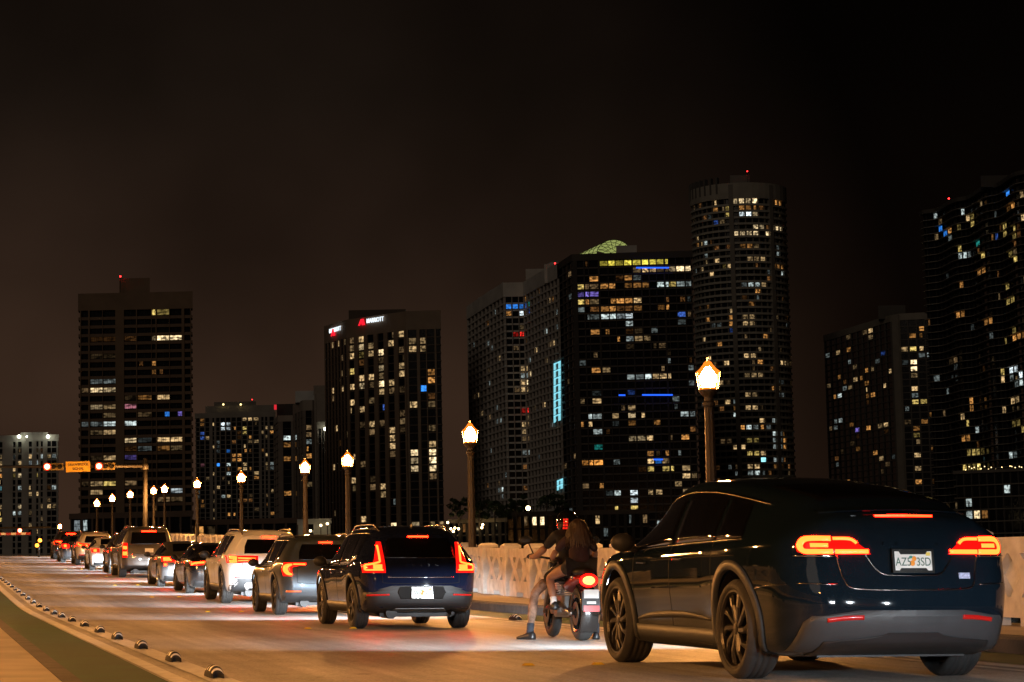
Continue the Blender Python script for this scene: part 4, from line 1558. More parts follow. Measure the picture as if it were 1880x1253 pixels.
text('lettering', 'DRAWBRIDGE', 0.205, m_ink, t, (0, -0.024, 0.115), (R(90), 0, 0), 0.002, 0.88, bold=0.006)
text('lettering', 'SIGNAL', 0.205, m_ink, t, (0, -0.024, -0.135), (R(90), 0, 0), 0.002, 0.95, bold=0.006)
mb = MB()
for x0, x1, z0, z1 in ((-.69, .69, .29, .30), (-.69, .69, -.30, -.29), (-.69, -.68, -.29, .29), (.68, .69, -.29, .29)):
    mb.box(x0, x1, -0.026, -0.0215, z0, z1)
mb.build('sign_border', m_ink, t)

# barrier arm across the road with its red lamp
m_bar_r = mat('barrier_red', (0.45, 0.02, 0.02), 0.5)
m_bar_w = mat('barrier_white', (0.75, 0.74, 0.72), 0.5)
ub = um + 4
pz = unproj(36, 984, 133).z
va = v_at(-60, ub, pz)
vb = v_at(56, ub, pz)
t = thing('barrier_gate', 'lowered red and white drawbridge barrier with a red lamp, far left', 'barrier', (va, ub, G(ub, va)))
mb = MB()
mb.box(-0.25, 0.25, -0.2, 0.2, 0, pz - G(ub, va) + 0.3, ch=0.03)
mb.build('post', m_galv, t)
n = 12
zz = pz - G(ub, va)
for k in range(n):
    mb = MB()
    mb.box(0.2 + (vb - va - 0.2) * k / n, 0.2 + (vb - va - 0.2) * (k + 1) / n - 0.002, -0.27, -0.21, zz - 0.07, zz + 0.07)
    mb.build('arm_section', m_bar_r if k % 2 else m_bar_w, t)
vl = v_at(36, ub, pz) - va
mb = MB()
mb.ball((vl, -0.24, zz + 0.19), 0.11, 0.08, 0.11, 12, 8)
mb.build('lamp', m_red_hot, t)
t = thing('warning_light', 'pair of amber warning lights on a short post at the head of the queue', 'warning light', (v_at(71, 116, 1.5), 116.0, G(116, 3)))
mb = MB()
mb.tube([(0, 0, 0), (0, 0, 0.95)], 0.05, 8)
mb.build('post', m_galv, t)
for dx, dz in ((0.06, 0.88), (-0.09, 0.62)):
    mb = MB()
    mb.ball((dx, -0.08, dz), 0.10, 0.06, 0.10, 10, 8)
    mb.build('amber_lamp', m_amber, t)
# railing of the lifting span and bridge house far left
t = thing('span_railing', 'low orange-lit railing of the lifting span at the far left', 'railing', (-6, 150, G(150, 2)))
mb = MB()
zr = unproj(30, 976, 158).z - G(150, 2)
mb.tube([(-8, 0, zr), (14, 0, zr)], 0.07, 6)
mb.build('rail', m_galv, t)
for k in range(0, 12, 3):
    mb = MB()
    mb.box(-8 + 2 * k - .05, -8 + 2 * k + .05, -0.05, 0.05, -0.2, zr - 0.01)
    mb.build('baluster', m_galv, t)

# ------------------------------------------------------------------ motorcycle and its two riders
def skin(name, nodes, edges, m, parent, sub=2, root=0):
    me = bpy.data.meshes.new(name)
    me.from_pydata([n[0] for n in nodes], edges, [])
    o = bpy.data.objects.new(name, me)
    COL.objects.link(o)
    md = o.modifiers.new('skin', 'SKIN')
    md.use_smooth_shade = True
    sv = me.skin_vertices[0].data
    for i, nd in enumerate(nodes):
        r_ = nd[1]
        sv[i].radius = r_ if isinstance(r_, tuple) else (r_, r_)
        sv[i].use_root = (i == root)
    ss = o.modifiers.new('sub', 'SUBSURF')
    ss.levels = sub
    ss.render_levels = sub
    dg = bpy.context.evaluated_depsgraph_get()
    ev = o.evaluated_get(dg)
    me2 = bpy.data.meshes.new_from_object(ev)
    bpy.data.objects.remove(o)
    me2.name = name
    me2.materials.clear()
    me2.materials.append(m)
    me2.polygons.foreach_set('use_smooth', [True] * len(me2.polygons))
    return obj(name, me2, parent)


MU, MV = 24.3, 7.43
MM = road_matrix(MU, MV, 0.0, R(-2))
m_bike = paint('paint_bike_black', (0.01, 0.008, 0.008), 0.3, 0.25, 0.02)
m_bike_red = mat('bike_red', (0.25, 0.01, 0.01), 0.3, coat=0.6)
m_alloy = mat('engine_alloy', (0.45, 0.44, 0.43), 0.3, metal=1.0)
m_seat = mat('seat_vinyl', (0.012, 0.011, 0.011), 0.5, bump=(60, 0.1))
bike = thing('motorcycle', 'motorcycle with bright red tail light waiting beside the blue car', 'motorcycle')
bike.matrix_world = MM


def bike_wheel(nm, y, r, w):
    RXm = Matrix.Rotation(R(90), 4, 'Y')
    mb = MB()
    mb.lathe([(r - 0.10, -w * .42), (r - 0.05, -w * .5), (r - 0.015, -w * .38), (r, -w * .15), (r, w * .15), (r - 0.015, w * .38), (r - 0.05, w * .5), (r - 0.10, w * .42)], 36, RXm, closed=True)
    o = mb.build('tyre', m_tyre, None, True)
    mb = MB()
    mb.lathe([(r - 0.095, -w * .45), (r - 0.125, -w * .4), (r - 0.125, w * .4), (r - 0.095, w * .45)], 32, RXm, closed=True)
    for k in range(5):
        a = k * 2 * math.pi / 5
        for s in (-1, 1):
            mb.tube([(s * .03, 0.04 * math.cos(a), 0.04 * math.sin(a)), (s * .02, (r - .11) * math.cos(a + .2 * s), (r - .11) * math.sin(a + .2 * s))], 0.014, 6)
    mb.tube([(-.09, 0, 0), (.09, 0, 0)], 0.04, 12)
    wl_ = mb.build('wheel', m_bike, bike, loc=(0, y, r))
    o.parent = wl_
    mb = MB()
    mb.lathe([(0.06, 0), (0.14, 0), (0.14, .006), (0.06, .006)], 24, Matrix.Translation((-0.085, 0, 0)) @ RXm, closed=True)
    mb.build('brake_disc', m_disc, wl_)


bike_wheel('rear', 0.0, 0.315, 0.18)
bike_wheel('front', 1.42, 0.30, 0.12)
mb = MB()
for s in (-1, 1):
    mb.tube([(s * .13, 0, .315), (s * .13, .30, .36), (s * .12, .56, .42)], 0.03, 8)
mb.tube([(.13, 0, .315), (.13, .05, .34)], .05, 8)
mb.build('swingarm', m_alloy, bike, True)
mb = MB()
for s in (-1, 1):
    mb.tube([(s * .10, 1.42, .30), (s * .095, 1.16, .92)], 0.028, 8)
mb.build('fork', m_alloy, bike, True)
mb = MB()
mb.tube([(-.40, 1.00, 1.00), (-.28, 1.06, .99), (-.08, 1.12, .96), (.08, 1.12, .96), (.28, 1.06, .99), (.40, 1.00, 1.00)], 0.014, 8)
hb = mb.build('handlebar', m_dark, bike, True)
for s in (-1, 1):
    mb = MB()
    mb.tube([(s * .40, 1.0, 1.0), (s * .30, 1.045, .995)], 0.021, 8)
    mb.build('grip', m_black, hb)
    mb = MB()
    mb.tube([(s * .33, 1.05, 1.0), (s * .40, 1.06, 1.16)], 0.009, 6)
    mb.ball((s * .43, 1.055, 1.19), .085, .018, .05, 12, 8)
    mb.build('mirror', m_dark, bike, True)
mb = MB()
mb.ball((0, 0.86, .80), .16, .30, .15, 16, 10)
mb.build('fuel_tank', m_bike, bike, True)
mb = MB()
mb.box(-.13, .13, .45, .95, .32, .52, ch=.03)
for k in range(6):
    mb.box(-.15, .15, .62, .86, .53 + .028 * k, .545 + .028 * k)
mb.tube([(-.17, .62, .36), (.17, .62, .36)], .10, 14)
mb.tube([(-.16, .86, .38), (.16, .86, .38)], .085, 14)
mb.build('engine', m_alloy, bike)
mb = MB()
mb.tube([(.10, .95, .40), (.16, .70, .24), (.18, .30, .26), (.20, .0, .36), (.21, -.20, .46)], [.03, .03, .04, .062, .062], 12)
mb.build('exhaust', m_rim_dark, bike, True)
mb = MB()
nd = []
vs_, fs_ = [], []
prof = [(-.20, .80, .09, .05), (-.05, .80, .12, .06), (.15, .80, .14, .06), (.32, .78, .14, .055), (.50, .745, .13, .05), (.66, .75, .10, .05)]
for y, z, w, h in prof:
    for k in range(10):
        a = 2 * math.pi * k / 10
        vs_.append((w * math.cos(a), y, z + h * math.sin(a)))
for i in range(len(prof) - 1):
    for k in range(10):
        fs_.append((i * 10 + k, i * 10 + (k + 1) % 10, (i + 1) * 10 + (k + 1) % 10, (i + 1) * 10 + k))
fs_ += [tuple(range(10)), tuple(range(50, 60))]
mb.add(vs_, fs_)
mb.build('seat', m_seat, bike, True)
mb = MB()
prof = [(-.28, .72, .07, .04), (-.12, .73, .11, .06), (.1, .70, .14, .08), (.35, .64, .14, .09)]
vs_, fs_ = [], []
for y, z, w, h in prof:
    for k in range(10):
        a = 2 * math.pi * k / 10
        vs_.append((w * math.cos(a), y, z + h * math.sin(a)))
for i in range(3):
    for k in range(10):
        fs_.append((i * 10 + k, i * 10 + (k + 1) % 10, (i + 1) * 10 + (k + 1) % 10, (i + 1) * 10 + k))
fs_ += [tuple(range(10)), tuple(range(30, 40))]
mb.add(vs_, fs_)
mb.build('tail_cowl', m_bike_red, bike, True)
mb = MB()
mb.ball((0, -.295, .705), .075, .035, .05, 14, 8)
tl = mb.build('tail_light', mat('bike_tail_light', (0.3, 0.02, 0.01), 0.3, emit=(1.0, 0.055, 0.012), es=30.0), bike, True)
mb = MB()
mb.lathe([(.078, 0), (.112, 0), (.10, .02), (.08, .02)], 20, Matrix.Translation((0, -.285, .705)) @ Matrix.Rotation(R(90), 4, 'X') @ Matrix.Diagonal((1, .72, 1, 1)), closed=True)
mb.build('lens_halo_rim', m_tail_red, tl)  # rim glows red to imitate the halo around the lamp
mb = MB()                                            # rear fender with plate carrier
vs_, fs_ = [], []
for i in range(11):
    a = R(215 - 11.0 * i)
    y, z = .36 * math.cos(a), .315 + .36 * math.sin(a)
    for x in (-.105, -.09, .09, .105):
        vs_.append((x, y + (0.02 if abs(x) > .1 else 0), z - (0.02 if abs(x) > .1 else 0)))
for i in range(10):
    for k in range(3):
        b = i * 4 + k
        fs_.append((b, b + 1, b + 5, b + 4))
mb.add(vs_, fs_)
mb.build('rear_fender', m_bike, bike, True)
mb = MB()
mb.box(-.11, .11, -.40, -.37, .36, .58)
mb.build('plate_carrier', m_dark, bike)
mb = MB()
mb.box(-.09, .09, -.408, -.402, .50, .60)
pl = mb.build('licence_plate', m_plate, bike)
text('plate_lettering', 'MTX 41', .045, m_plate_txt, pl, (0, -.410, .55), (R(90), 0, 0), .001) if False else None
mb = MB()
mb.box(-.055, .055, -.408, -.402, .435, .462)
mb.build('plate_tag', m_plate, bike)
mb = MB()
mb.box(-.095, .095, -.412, -.402, .345, .415)
mb.build('lower_reflector', m_reflector, bike)
mb = MB()
mb.ball((0, 1.22, .90), .10, .12, .10, 14, 10)
mb.build('headlight', m_dark, bike, True)
headlamp_spot(bike, 0, 1.40, .88, 900, aim=-6, wide=90)
mb = MB()
for s in (-1, 1):
    mb.tube([(s * .10, .42, .40), (s * .27, .42, .37)], .014, 6)
    mb.tube([(s * .05, -.22, .73), (s * .17, -.24, .74)], .008, 6)
    mb.ball((s * .18, -.24, .74), .028, .03, .022, 8, 6)
mb.build('footpegs', m_alloy, bike)

m_skin = mat('skin', (0.33, 0.17, 0.105), 0.5, var=(8, 0.12))
m_ink_skin = mat('tattooed_skin', (0.24, 0.15, 0.105), 0.5, var=(14, 0.75))
m_black_cloth = mat('black_cloth', (0.012, 0.011, 0.012), 0.85, var=(9, 0.4), bump=(30, 0.4))
m_dark_red = mat('dark_cloth', (0.03, 0.010, 0.010), 0.85, var=(9, 0.4), bump=(24, 0.4))
m_helmet = mat('helmet_black', (0.008, 0.008, 0.009), 0.08, coat=1.0)
m_sock_w = mat('sock_white', (0.75, 0.75, 0.73), 0.9, var=(20, 0.1))
m_sock_b = mat('sock_navy', (0.02, 0.025, 0.035), 0.9)
m_shoe = mat('shoe_black', (0.012, 0.012, 0.013), 0.4)
m_hair = mat('hair_blond', (0.055, 0.030, 0.013), 0.55, var=(6, 0.4))
m_hair_d = mat('hair_dark', (0.03, 0.016, 0.010), 0.5, var=(6, 0.4))


def hand(parent, wrist, fwd, up, m, curl=1.0):
    """palm with four curled fingers and a thumb; fwd points along the knuckles"""
    f = V(fwd).normalized()
    u_ = (V(up) - f * V(up).dot(f)).normalized()
    s_ = f.cross(u_)
    w = V(wrist)
    palm = w + f * 0.085
    nodes = [(w, (.026, .020)), (w + f * .045, (.036, .018)), (palm, (.038, .016))]
    edges = [(0, 1), (1, 2)]
    ob = skin('hand', [(tuple(a), b) for a, b in nodes], edges, m, parent, 1)
    for k, (off, ln) in enumerate(((-.030, .9), (-.010, 1.05), (.010, 1.0), (.030, .78))):
        b0 = palm + s_ * off - f * .01
        b1 = b0 + (f * .035 - u_ * .012 * curl) * ln
        b2 = b1 + (f * .012 - u_ * .030 * curl) * ln
        b3 = b2 + (-f * .018 * curl - u_ * .016) * ln
        skin('finger', [(tuple(b0), .0095), (tuple(b1), .009), (tuple(b2), .0082), (tuple(b3), .0065)], [(0, 1), (1, 2), (2, 3)], m, ob, 1)
    b0 = w + f * .03 - s_ * .028
    b1 = b0 - s_ * .022 + f * .025 - u_ * .015
    b2 = b1 + f * .022 - u_ * .026
    skin('thumb', [(tuple(b0), .012), (tuple(b1), .010), (tuple(b2), .008)], [(0, 1), (1, 2)], m, ob, 1)


def shoe(parent, ankle, toe_dir, m=m_shoe, L=0.27):
    a = V(ankle)
    t = V((toe_dir[0], toe_dir[1], 0)).normalized()
    side = V((-t.y, t.x, 0))
    mb = MB()
    vs_, fs_ = [], []
    st = [(-.075, .030, .075), (-.055, .040, .10), (0.0, .042, .10), (.06, .044, .075), (.12, .048, .055), (.165, .045, .045), (.195, .028, .030)]
    z0 = a.z - 0.10
    for y, w, h in st:
        c = V((a.x, a.y, 0)) + t * y
        for x, z in ((-w, 0), (-w * 1.04, .025), (-w * .8, h * .75), (0, h), (w * .8, h * .75), (w * 1.04, .025), (w, 0)):
            p_ = c + side * x
            vs_.append((p_.x, p_.y, z0 + z))
    for i in range(len(st) - 1):
        for k in range(6):
            b = i * 7 + k
            fs_.append((b, b + 1, b + 8, b + 7))
        fs_.append((i * 7 + 6, i * 7, i * 7 + 7, i * 7 + 13))
    fs_ += [tuple(range(7)), tuple(range(len(vs_) - 7, len(vs_)))]
    mb.add(vs_, fs_)
    return mb.build('shoe', m, parent, True)


# rider in front
rider = thing('person', 'motorcycle driver in dark clothes and helmet, one tattooed leg on the road', 'person', group='riders on the motorcycle')
rider.matrix_world = MM
skin('torso', [((0, .50, .84), (.16, .12)), ((0, .53, .98), (.155, .11)), ((0, .60, 1.13), (.175, .115)), ((0, .655, 1.245), (.12, .085)), ((0, .675, 1.31), (.055, .055)),
               ((-.17, .64, 1.23), (.075, .07)), ((-.27, .74, 1.09), (.058, .055)), ((.17, .64, 1.23), (.075, .07)), ((.27, .74, 1.09), (.058, .055))],
     [(0, 1), (1, 2), (2, 3), (3, 4), (3, 5), (5, 6), (3, 7), (7, 8)], m_black_cloth, rider)
skin('arm', [((-.26, .73, 1.10), .048), ((-.36, .84, .99), .043), ((-.385, .95, .985), .034), ((-.39, .985, 1.0), .027)], [(0, 1), (1, 2), (2, 3)], m_skin, rider)
skin('arm', [((.26, .73, 1.10), .048), ((.36, .84, .99), .043), ((.385, .95, .985), .034), ((.39, .985, 1.0), .027)], [(0, 1), (1, 2), (2, 3)], m_skin, rider)
for s in (-1, 1):
    hand(rider, (s * .385, .93, 1.008), (-s * .12, 1, .05), (0, 0, 1), m_dark)
skin('shorts', [((0, .50, .86), (.16, .12)), ((-.11, .52, .82), (.105, .10)), ((-.30, .64, .69), (.088, .085)), ((.11, .52, .82), (.105, .10)), ((.28, .64, .69), (.088, .085))], [(0, 1), (1, 2), (0, 3), (3, 4)], m_black_cloth, rider)
skin('leg', [((-.27, .62, .70), .078), ((-.40, .70, .56), .062), ((-.415, .69, .50), .058), ((-.46, .60, .34), .062), ((-.51, .49, .17), .042), ((-.52, .47, .10), .038)], [(0, 1), (1, 2), (2, 3), (3, 4), (4, 5)], m_ink_skin, rider)
skin('leg', [((.26, .62, .70), .078), ((.33, .66, .55), .062), ((.335, .64, .49), .058), ((.31, .52, .33), .060), ((.27, .40, .17), .042), ((.265, .38, .10), .038)], [(0, 1), (1, 2), (2, 3), (3, 4), (4, 5)], m_skin, rider)
for s, a, b in ((-1, (-.508, .495, .185), (-.525, .462, .075)), (1, (.272, .405, .185), (.264, .372, .075))):
    mb = MB()
    mb.tube([a, lerp(V(a), V(b), .5), b], [.047, .046, .044], 12)
    mb.build('sock', m_sock_b, rider, True)
shoe(rider, (-.53, .45, .10), (-.55, .83))
shoe(rider, (.265, .36, .10), (.25, .95))
mb = MB()
hc = V((0.0, .70, 1.405))
mb.ball(tuple(hc), .132, .158, .148, 22, 14)
hm = mb.build('helmet', m_helmet, rider, True)
mb = MB()
mb.ball((hc.x, hc.y + .055, hc.z - .005), .118, .118, .07, 18, 10)
mb.build('visor', m_glass, hm, True)
mb = MB()
mb.tube([(hc.x - .10, hc.y - .02, hc.z - .145), (hc.x, hc.y + .12, hc.z - .13), (hc.x + .10, hc.y - .02, hc.z - .145)], .022, 8)
mb.build('chin_bar', m_helmet, hm, True)
m_helm_red = mat('helmet_light', (0.4, 0.01, 0.01), 0.3, emit=(1, 0.02, 0.01), es=0.7, sample=False)
for k in range(4):
    mb = MB()
    z = hc.z - .075 + .034 * k
    rr = .160 * math.sqrt(max(0, 1 - ((z - hc.z) / .150) ** 2))
    x0 = -.070
    for dx in (0, .028):
        x = x0 + dx
        y = hc.y - .160 * math.sqrt(max(0.05, 1 - ((z - hc.z) / .150) ** 2 - (x / .134) ** 2)) - .004
        mb.box(x - .011, x + .011, y - .006, y + .02, z - .012, z + .012)
    mb.build('light_strip', m_helm_red, hm)

# passenger
pas = thing('person', 'passenger with long blond hair and white socks seated behind the driver', 'person', group='riders on the motorcycle')
pas.matrix_world = MM
skin('torso', [((0, .10, .885), (.155, .12)), ((0, .12, 1.0), (.135, .10)), ((0.005, .19, 1.11), (.15, .10)), ((0.01, .24, 1.19), (.10, .075)), ((0.012, .255, 1.24), (.048, .048)),
               ((-.15, .23, 1.175), (.062, .06)), ((-.24, .31, 1.05), (.045, .045)), ((.16, .23, 1.175), (.062, .06)), ((.25, .31, 1.05), (.045, .045))],
     [(0, 1), (1, 2), (2, 3), (3, 4), (3, 5), (5, 6), (3, 7), (7, 8)], m_dark_red, pas)
for s in (-1, 1):
    skin('arm', [((s * .24, .30, 1.06), .042), ((s * .265, .40, .97), .037), ((s * .19, .56, .97), .03), ((s * .12, .64, .98), .023)], [(0, 1), (1, 2), (2, 3)], m_skin, pas)
    hand(pas, (s * .125, .635, .98), (-s * .8, .55, 0), (0, -1, 0.2), m_skin, 0.6)
    skin('leg', [((s * .09, .13, .87), .088), ((s * .20, .32, .80), .072), ((s * .275, .475, .735), .056), ((s * .272, .47, .68), .052), ((s * .262, .42, .57), .052), ((s * .255, .38, .46), .034), ((s * .255, .375, .42), .032)],
         [(0, 1), (1, 2), (2, 3), (3, 4), (4, 5), (5, 6)], m_skin, pas)
    mb = MB()
    mb.tube([(s * .256, .39, .505), (s * .255, .38, .45), (s * .255, .372, .395)], [.042, .041, .040], 12)
    mb.build('sock', m_sock_w, pas, True)
    shoe(pas, (s * .255, .365, .455), (s * .12, 1), L=.24)
skin('shorts', [((0, .10, .875), (.155, .115)), ((-.10, .15, .865), (.10, .095)), ((-.19, .29, .815), (.082, .08)), ((.10, .15, .865), (.10, .095)), ((.19, .29, .815), (.082, .08))], [(0, 1), (1, 2), (0, 3), (3, 4)], m_black_cloth, pas)
mb = MB()
hd = V((0.02, .275, 1.325))
mb.ball(tuple(hd), .075, .092, .108, 20, 14)
mb.ball((hd.x, hd.y + .093, hd.z - .012), .014, .020, .022, 8, 6)                  # nose
for s in (-1, 1):
    mb.ball((hd.x + s * .076, hd.y, hd.z - .01), .012, .020, .030, 8, 6)           # ears
head = mb.build('head', m_skin, pas, True)
for s in (-1, 1):
    mb = MB()
    mb.ball((hd.x + s * .030, hd.y + .080, hd.z + .012), .013, .010, .009, 10, 6)
    mb.build('eye', mat('eye_white', (0.7, 0.7, 0.68), 0.3), head, True)
mb = MB()
mb.ball((hd.x, hd.y + .084, hd.z - .052), .024, .010, .008, 10, 6)
mb.build('mouth', mat('lips', (0.35, 0.09, 0.08), 0.4), head, True)
# hair: many strands falling over the shoulders and back
vs_, fs_ = [], []
rh = random.Random(5)
for i in range(240):
    a = rh.uniform(R(150), R(390))
    el = rh.uniform(0.15, 1.35)
    d = V((math.cos(a) * math.cos(el), math.sin(a) * math.cos(el), math.sin(el)))
    p0 = hd + V((d.x * .080, d.y * .098, d.z * .115))
    dr = V((d.x * .6, min(d.y, .1) * .6 - .3, -.2)).normalized()
    L = rh.uniform(.18, .34)
    pts = [p0]
    for k in range(6):
        dr = (dr + V((rh.gauss(0, .12), rh.gauss(0, .10) - .05, -.55))).normalized()
        q = pts[-1] + dr * L / 6
        c2 = V((q.x - hd.x, (q.y - hd.y) / 1.2, 0))
        if q.z > hd.z - .11 and c2.length < .085:
            c2 = c2.normalized() * .087
            q.x, q.y = hd.x + c2.x, hd.y + c2.y * 1.2
        if q.z < 1.2:
            q.y = min(q.y, .11 + (q.z - 1.0) * .35)
        pts.append(q)
    w = rh.uniform(.006, .012)
    side = V((-d.y, d.x, 0)).normalized() if abs(d.z) < .98 else V((1, 0, 0))
    k0 = len(vs_)
    for j, q in enumerate(pts):
        ww = w * (1 - .6 * j / 6)
        vs_ += [q - side * ww, q + V((d.x, d.y, 0)) * ww * .8, q + side * ww]
    for j in range(6):
        b = k0 + 3 * j
        fs_ += [(b, b + 1, b + 4, b + 3), (b + 1, b + 2, b + 5, b + 4)]
obj('hair', mesh('hair', vs_, fs_, m_hair, None, True), pas)

# ------------------------------------------------------------------ lit windows
def window_mat(name, col, s, contrast=1.0):
    m = bpy.data.materials.new('window_' + name)
    m.use_nodes = True
    n, l = m.node_tree.nodes, m.node_tree.links
    n.clear()
    out = n.new('ShaderNodeOutputMaterial')
    em = n.new('ShaderNodeEmission')
    tc = n.new('ShaderNodeTexCoord')
    oi = n.new('ShaderNodeObjectInfo')
    mp = n.new('ShaderNodeMath')
    mp.operation = 'MULTIPLY'
    mp.inputs[1].default_value = 531.7
    l.new(oi.outputs['Random'], mp.inputs[0])
    cb = n.new('ShaderNodeCombineXYZ')
    l.new(mp.outputs[0], cb.inputs[1])
    va = n.new('ShaderNodeVectorMath')
    l.new(tc.outputs['Object'], va.inputs[0])
    l.new(cb.outputs[0], va.inputs[1])
    nz = n.new('ShaderNodeTexNoise')          # furniture, curtains, lamps seen through the pane
    nz.inputs['Scale'].default_value = 2.3
    nz.inputs['Detail'].default_value = 1.5
    l.new(va.outputs[0], nz.inputs['Vector'])
    r = n.new('ShaderNodeMapRange')
    r.inputs['From Min'].default_value = 0.36
    r.inputs['From Max'].default_value = 0.68
    r.inputs['To Min'].default_value = 1 - 0.86 * contrast
    r.inputs['To Max'].default_value = 1 + 0.9 * contrast
    l.new(nz.outputs['Fac'], r.inputs['Value'])
    rb = n.new('ShaderNodeMapRange')
    rb.inputs['To Min'].default_value = 0.16
    rb.inputs['To Max'].default_value = 1.6
    pw = n.new('ShaderNodeMath')
    pw.operation = 'POWER'
    pw.inputs[1].default_value = 1.5
    l.new(oi.outputs['Random'], pw.inputs[0])
    l.new(pw.outputs[0], rb.inputs['Value'])
    mu = n.new('ShaderNodeMath')
    mu.operation = 'MULTIPLY'
    l.new(r.outputs[0], mu.inputs[0])
    l.new(rb.outputs[0], mu.inputs[1])
    m2 = n.new('ShaderNodeMath')
    m2.operation = 'MULTIPLY'
    m2.inputs[1].default_value = s
    l.new(mu.outputs[0], m2.inputs[0])
    em.inputs['Color'].default_value = (*col, 1)
    l.new(m2.outputs[0], em.inputs['Strength'])
    l.new(em.outputs[0], out.inputs['Surface'])
    m.cycles.emission_sampling = 'NONE'
    return m


WC = {
    'W': window_mat('warm', (1.0, 0.66, 0.30), 0.42), 'Wb': window_mat('warm_bright', (1.0, 0.74, 0.40), 1.0), 'Wd': window_mat('warm_dim', (1.0, 0.62, 0.28), 0.10),
    'O': window_mat('orange', (1.0, 0.44, 0.11), 0.42), 'Ob': window_mat('orange_bright', (1.0, 0.40, 0.08), 0.9), 'Od': window_mat('orange_dim', (1.0, 0.42, 0.12), 0.10),
    'Y': window_mat('yellow', (1.0, 0.72, 0.20), 0.48), 'YY': window_mat('yellow_bright', (1.0, 0.82, 0.10), 0.85, 0.7), 'C': window_mat('cool', (0.78, 0.92, 0.90), 0.45),
    'Cb': window_mat('cool_bright', (0.82, 0.95, 1.0), 0.95), 'Cd': window_mat('cool_dim', (0.75, 0.90, 0.88), 0.11), 'B': window_mat('blue', (0.04, 0.28, 1.0), 1.0, 0.5),
    'Bd': window_mat('blue_dim', (0.10, 0.25, 1.0), 0.30), 'P': window_mat('violet', (0.35, 0.25, 1.0), 0.40), 'R': window_mat('red', (1.0, 0.03, 0.02), 0.8),
    'T': window_mat('teal', (0.05, 0.75, 0.65), 0.35), 'CY': window_mat('cyan', (0.35, 0.90, 1.0), 0.95, 0.4), 'K': window_mat('pink', (1.0, 0.35, 0.45), 0.30)}
m_frame = mat('window_frame_dark', (0.03, 0.028, 0.026), 0.6)
_wmesh = {}


def window_mesh(key, nv):
    k = (key, nv)
    if k not in _wmesh:
        mb = MB()
        mb.add([(-.5, 0, -.5), (.5, 0, -.5), (.5, 0, .5), (-.5, 0, .5)], [(0, 1, 2, 3)])
        mb.cur = 1
        t = 0.014
        for i in range(nv + 1):
            x = -0.5 + i / nv
            mb.add([(x - t, -.06, -.5), (x + t, -.06, -.5), (x + t, -.06, .5), (x - t, -.06, .5)], [(0, 1, 2, 3)])
        mb.add([(-.5, -.065, -.12), (.5, -.065, -.12), (.5, -.065, -.08), (-.5, -.065, -.08)], [(0, 1, 2, 3)])
        _wmesh[k] = mb.me('lit_window', [WC[key], m_frame], fix=False)
    return _wmesh[k]


def fac_mat(name, col, rough=0.8):
    return mat(name, col, rough, var=(0.15, 0.18), coord='Object')


m_core = mat('tower_glass', (0.012, 0.012, 0.014), 0.12, spec=0.5, var=(0.2, 0.5))
m_beacon = mat('red_beacon', (0.3, 0, 0), 0.4, emit=(1, 0.02, 0.02), es=9.0, sample=False)
BUILDINGS = {}


def ground_pt(px, D, py=900):
    p = unproj(px, py, D)
    return V((p.x, p.y))


def zrow(px, py, D):
    return unproj(px, py, D).z


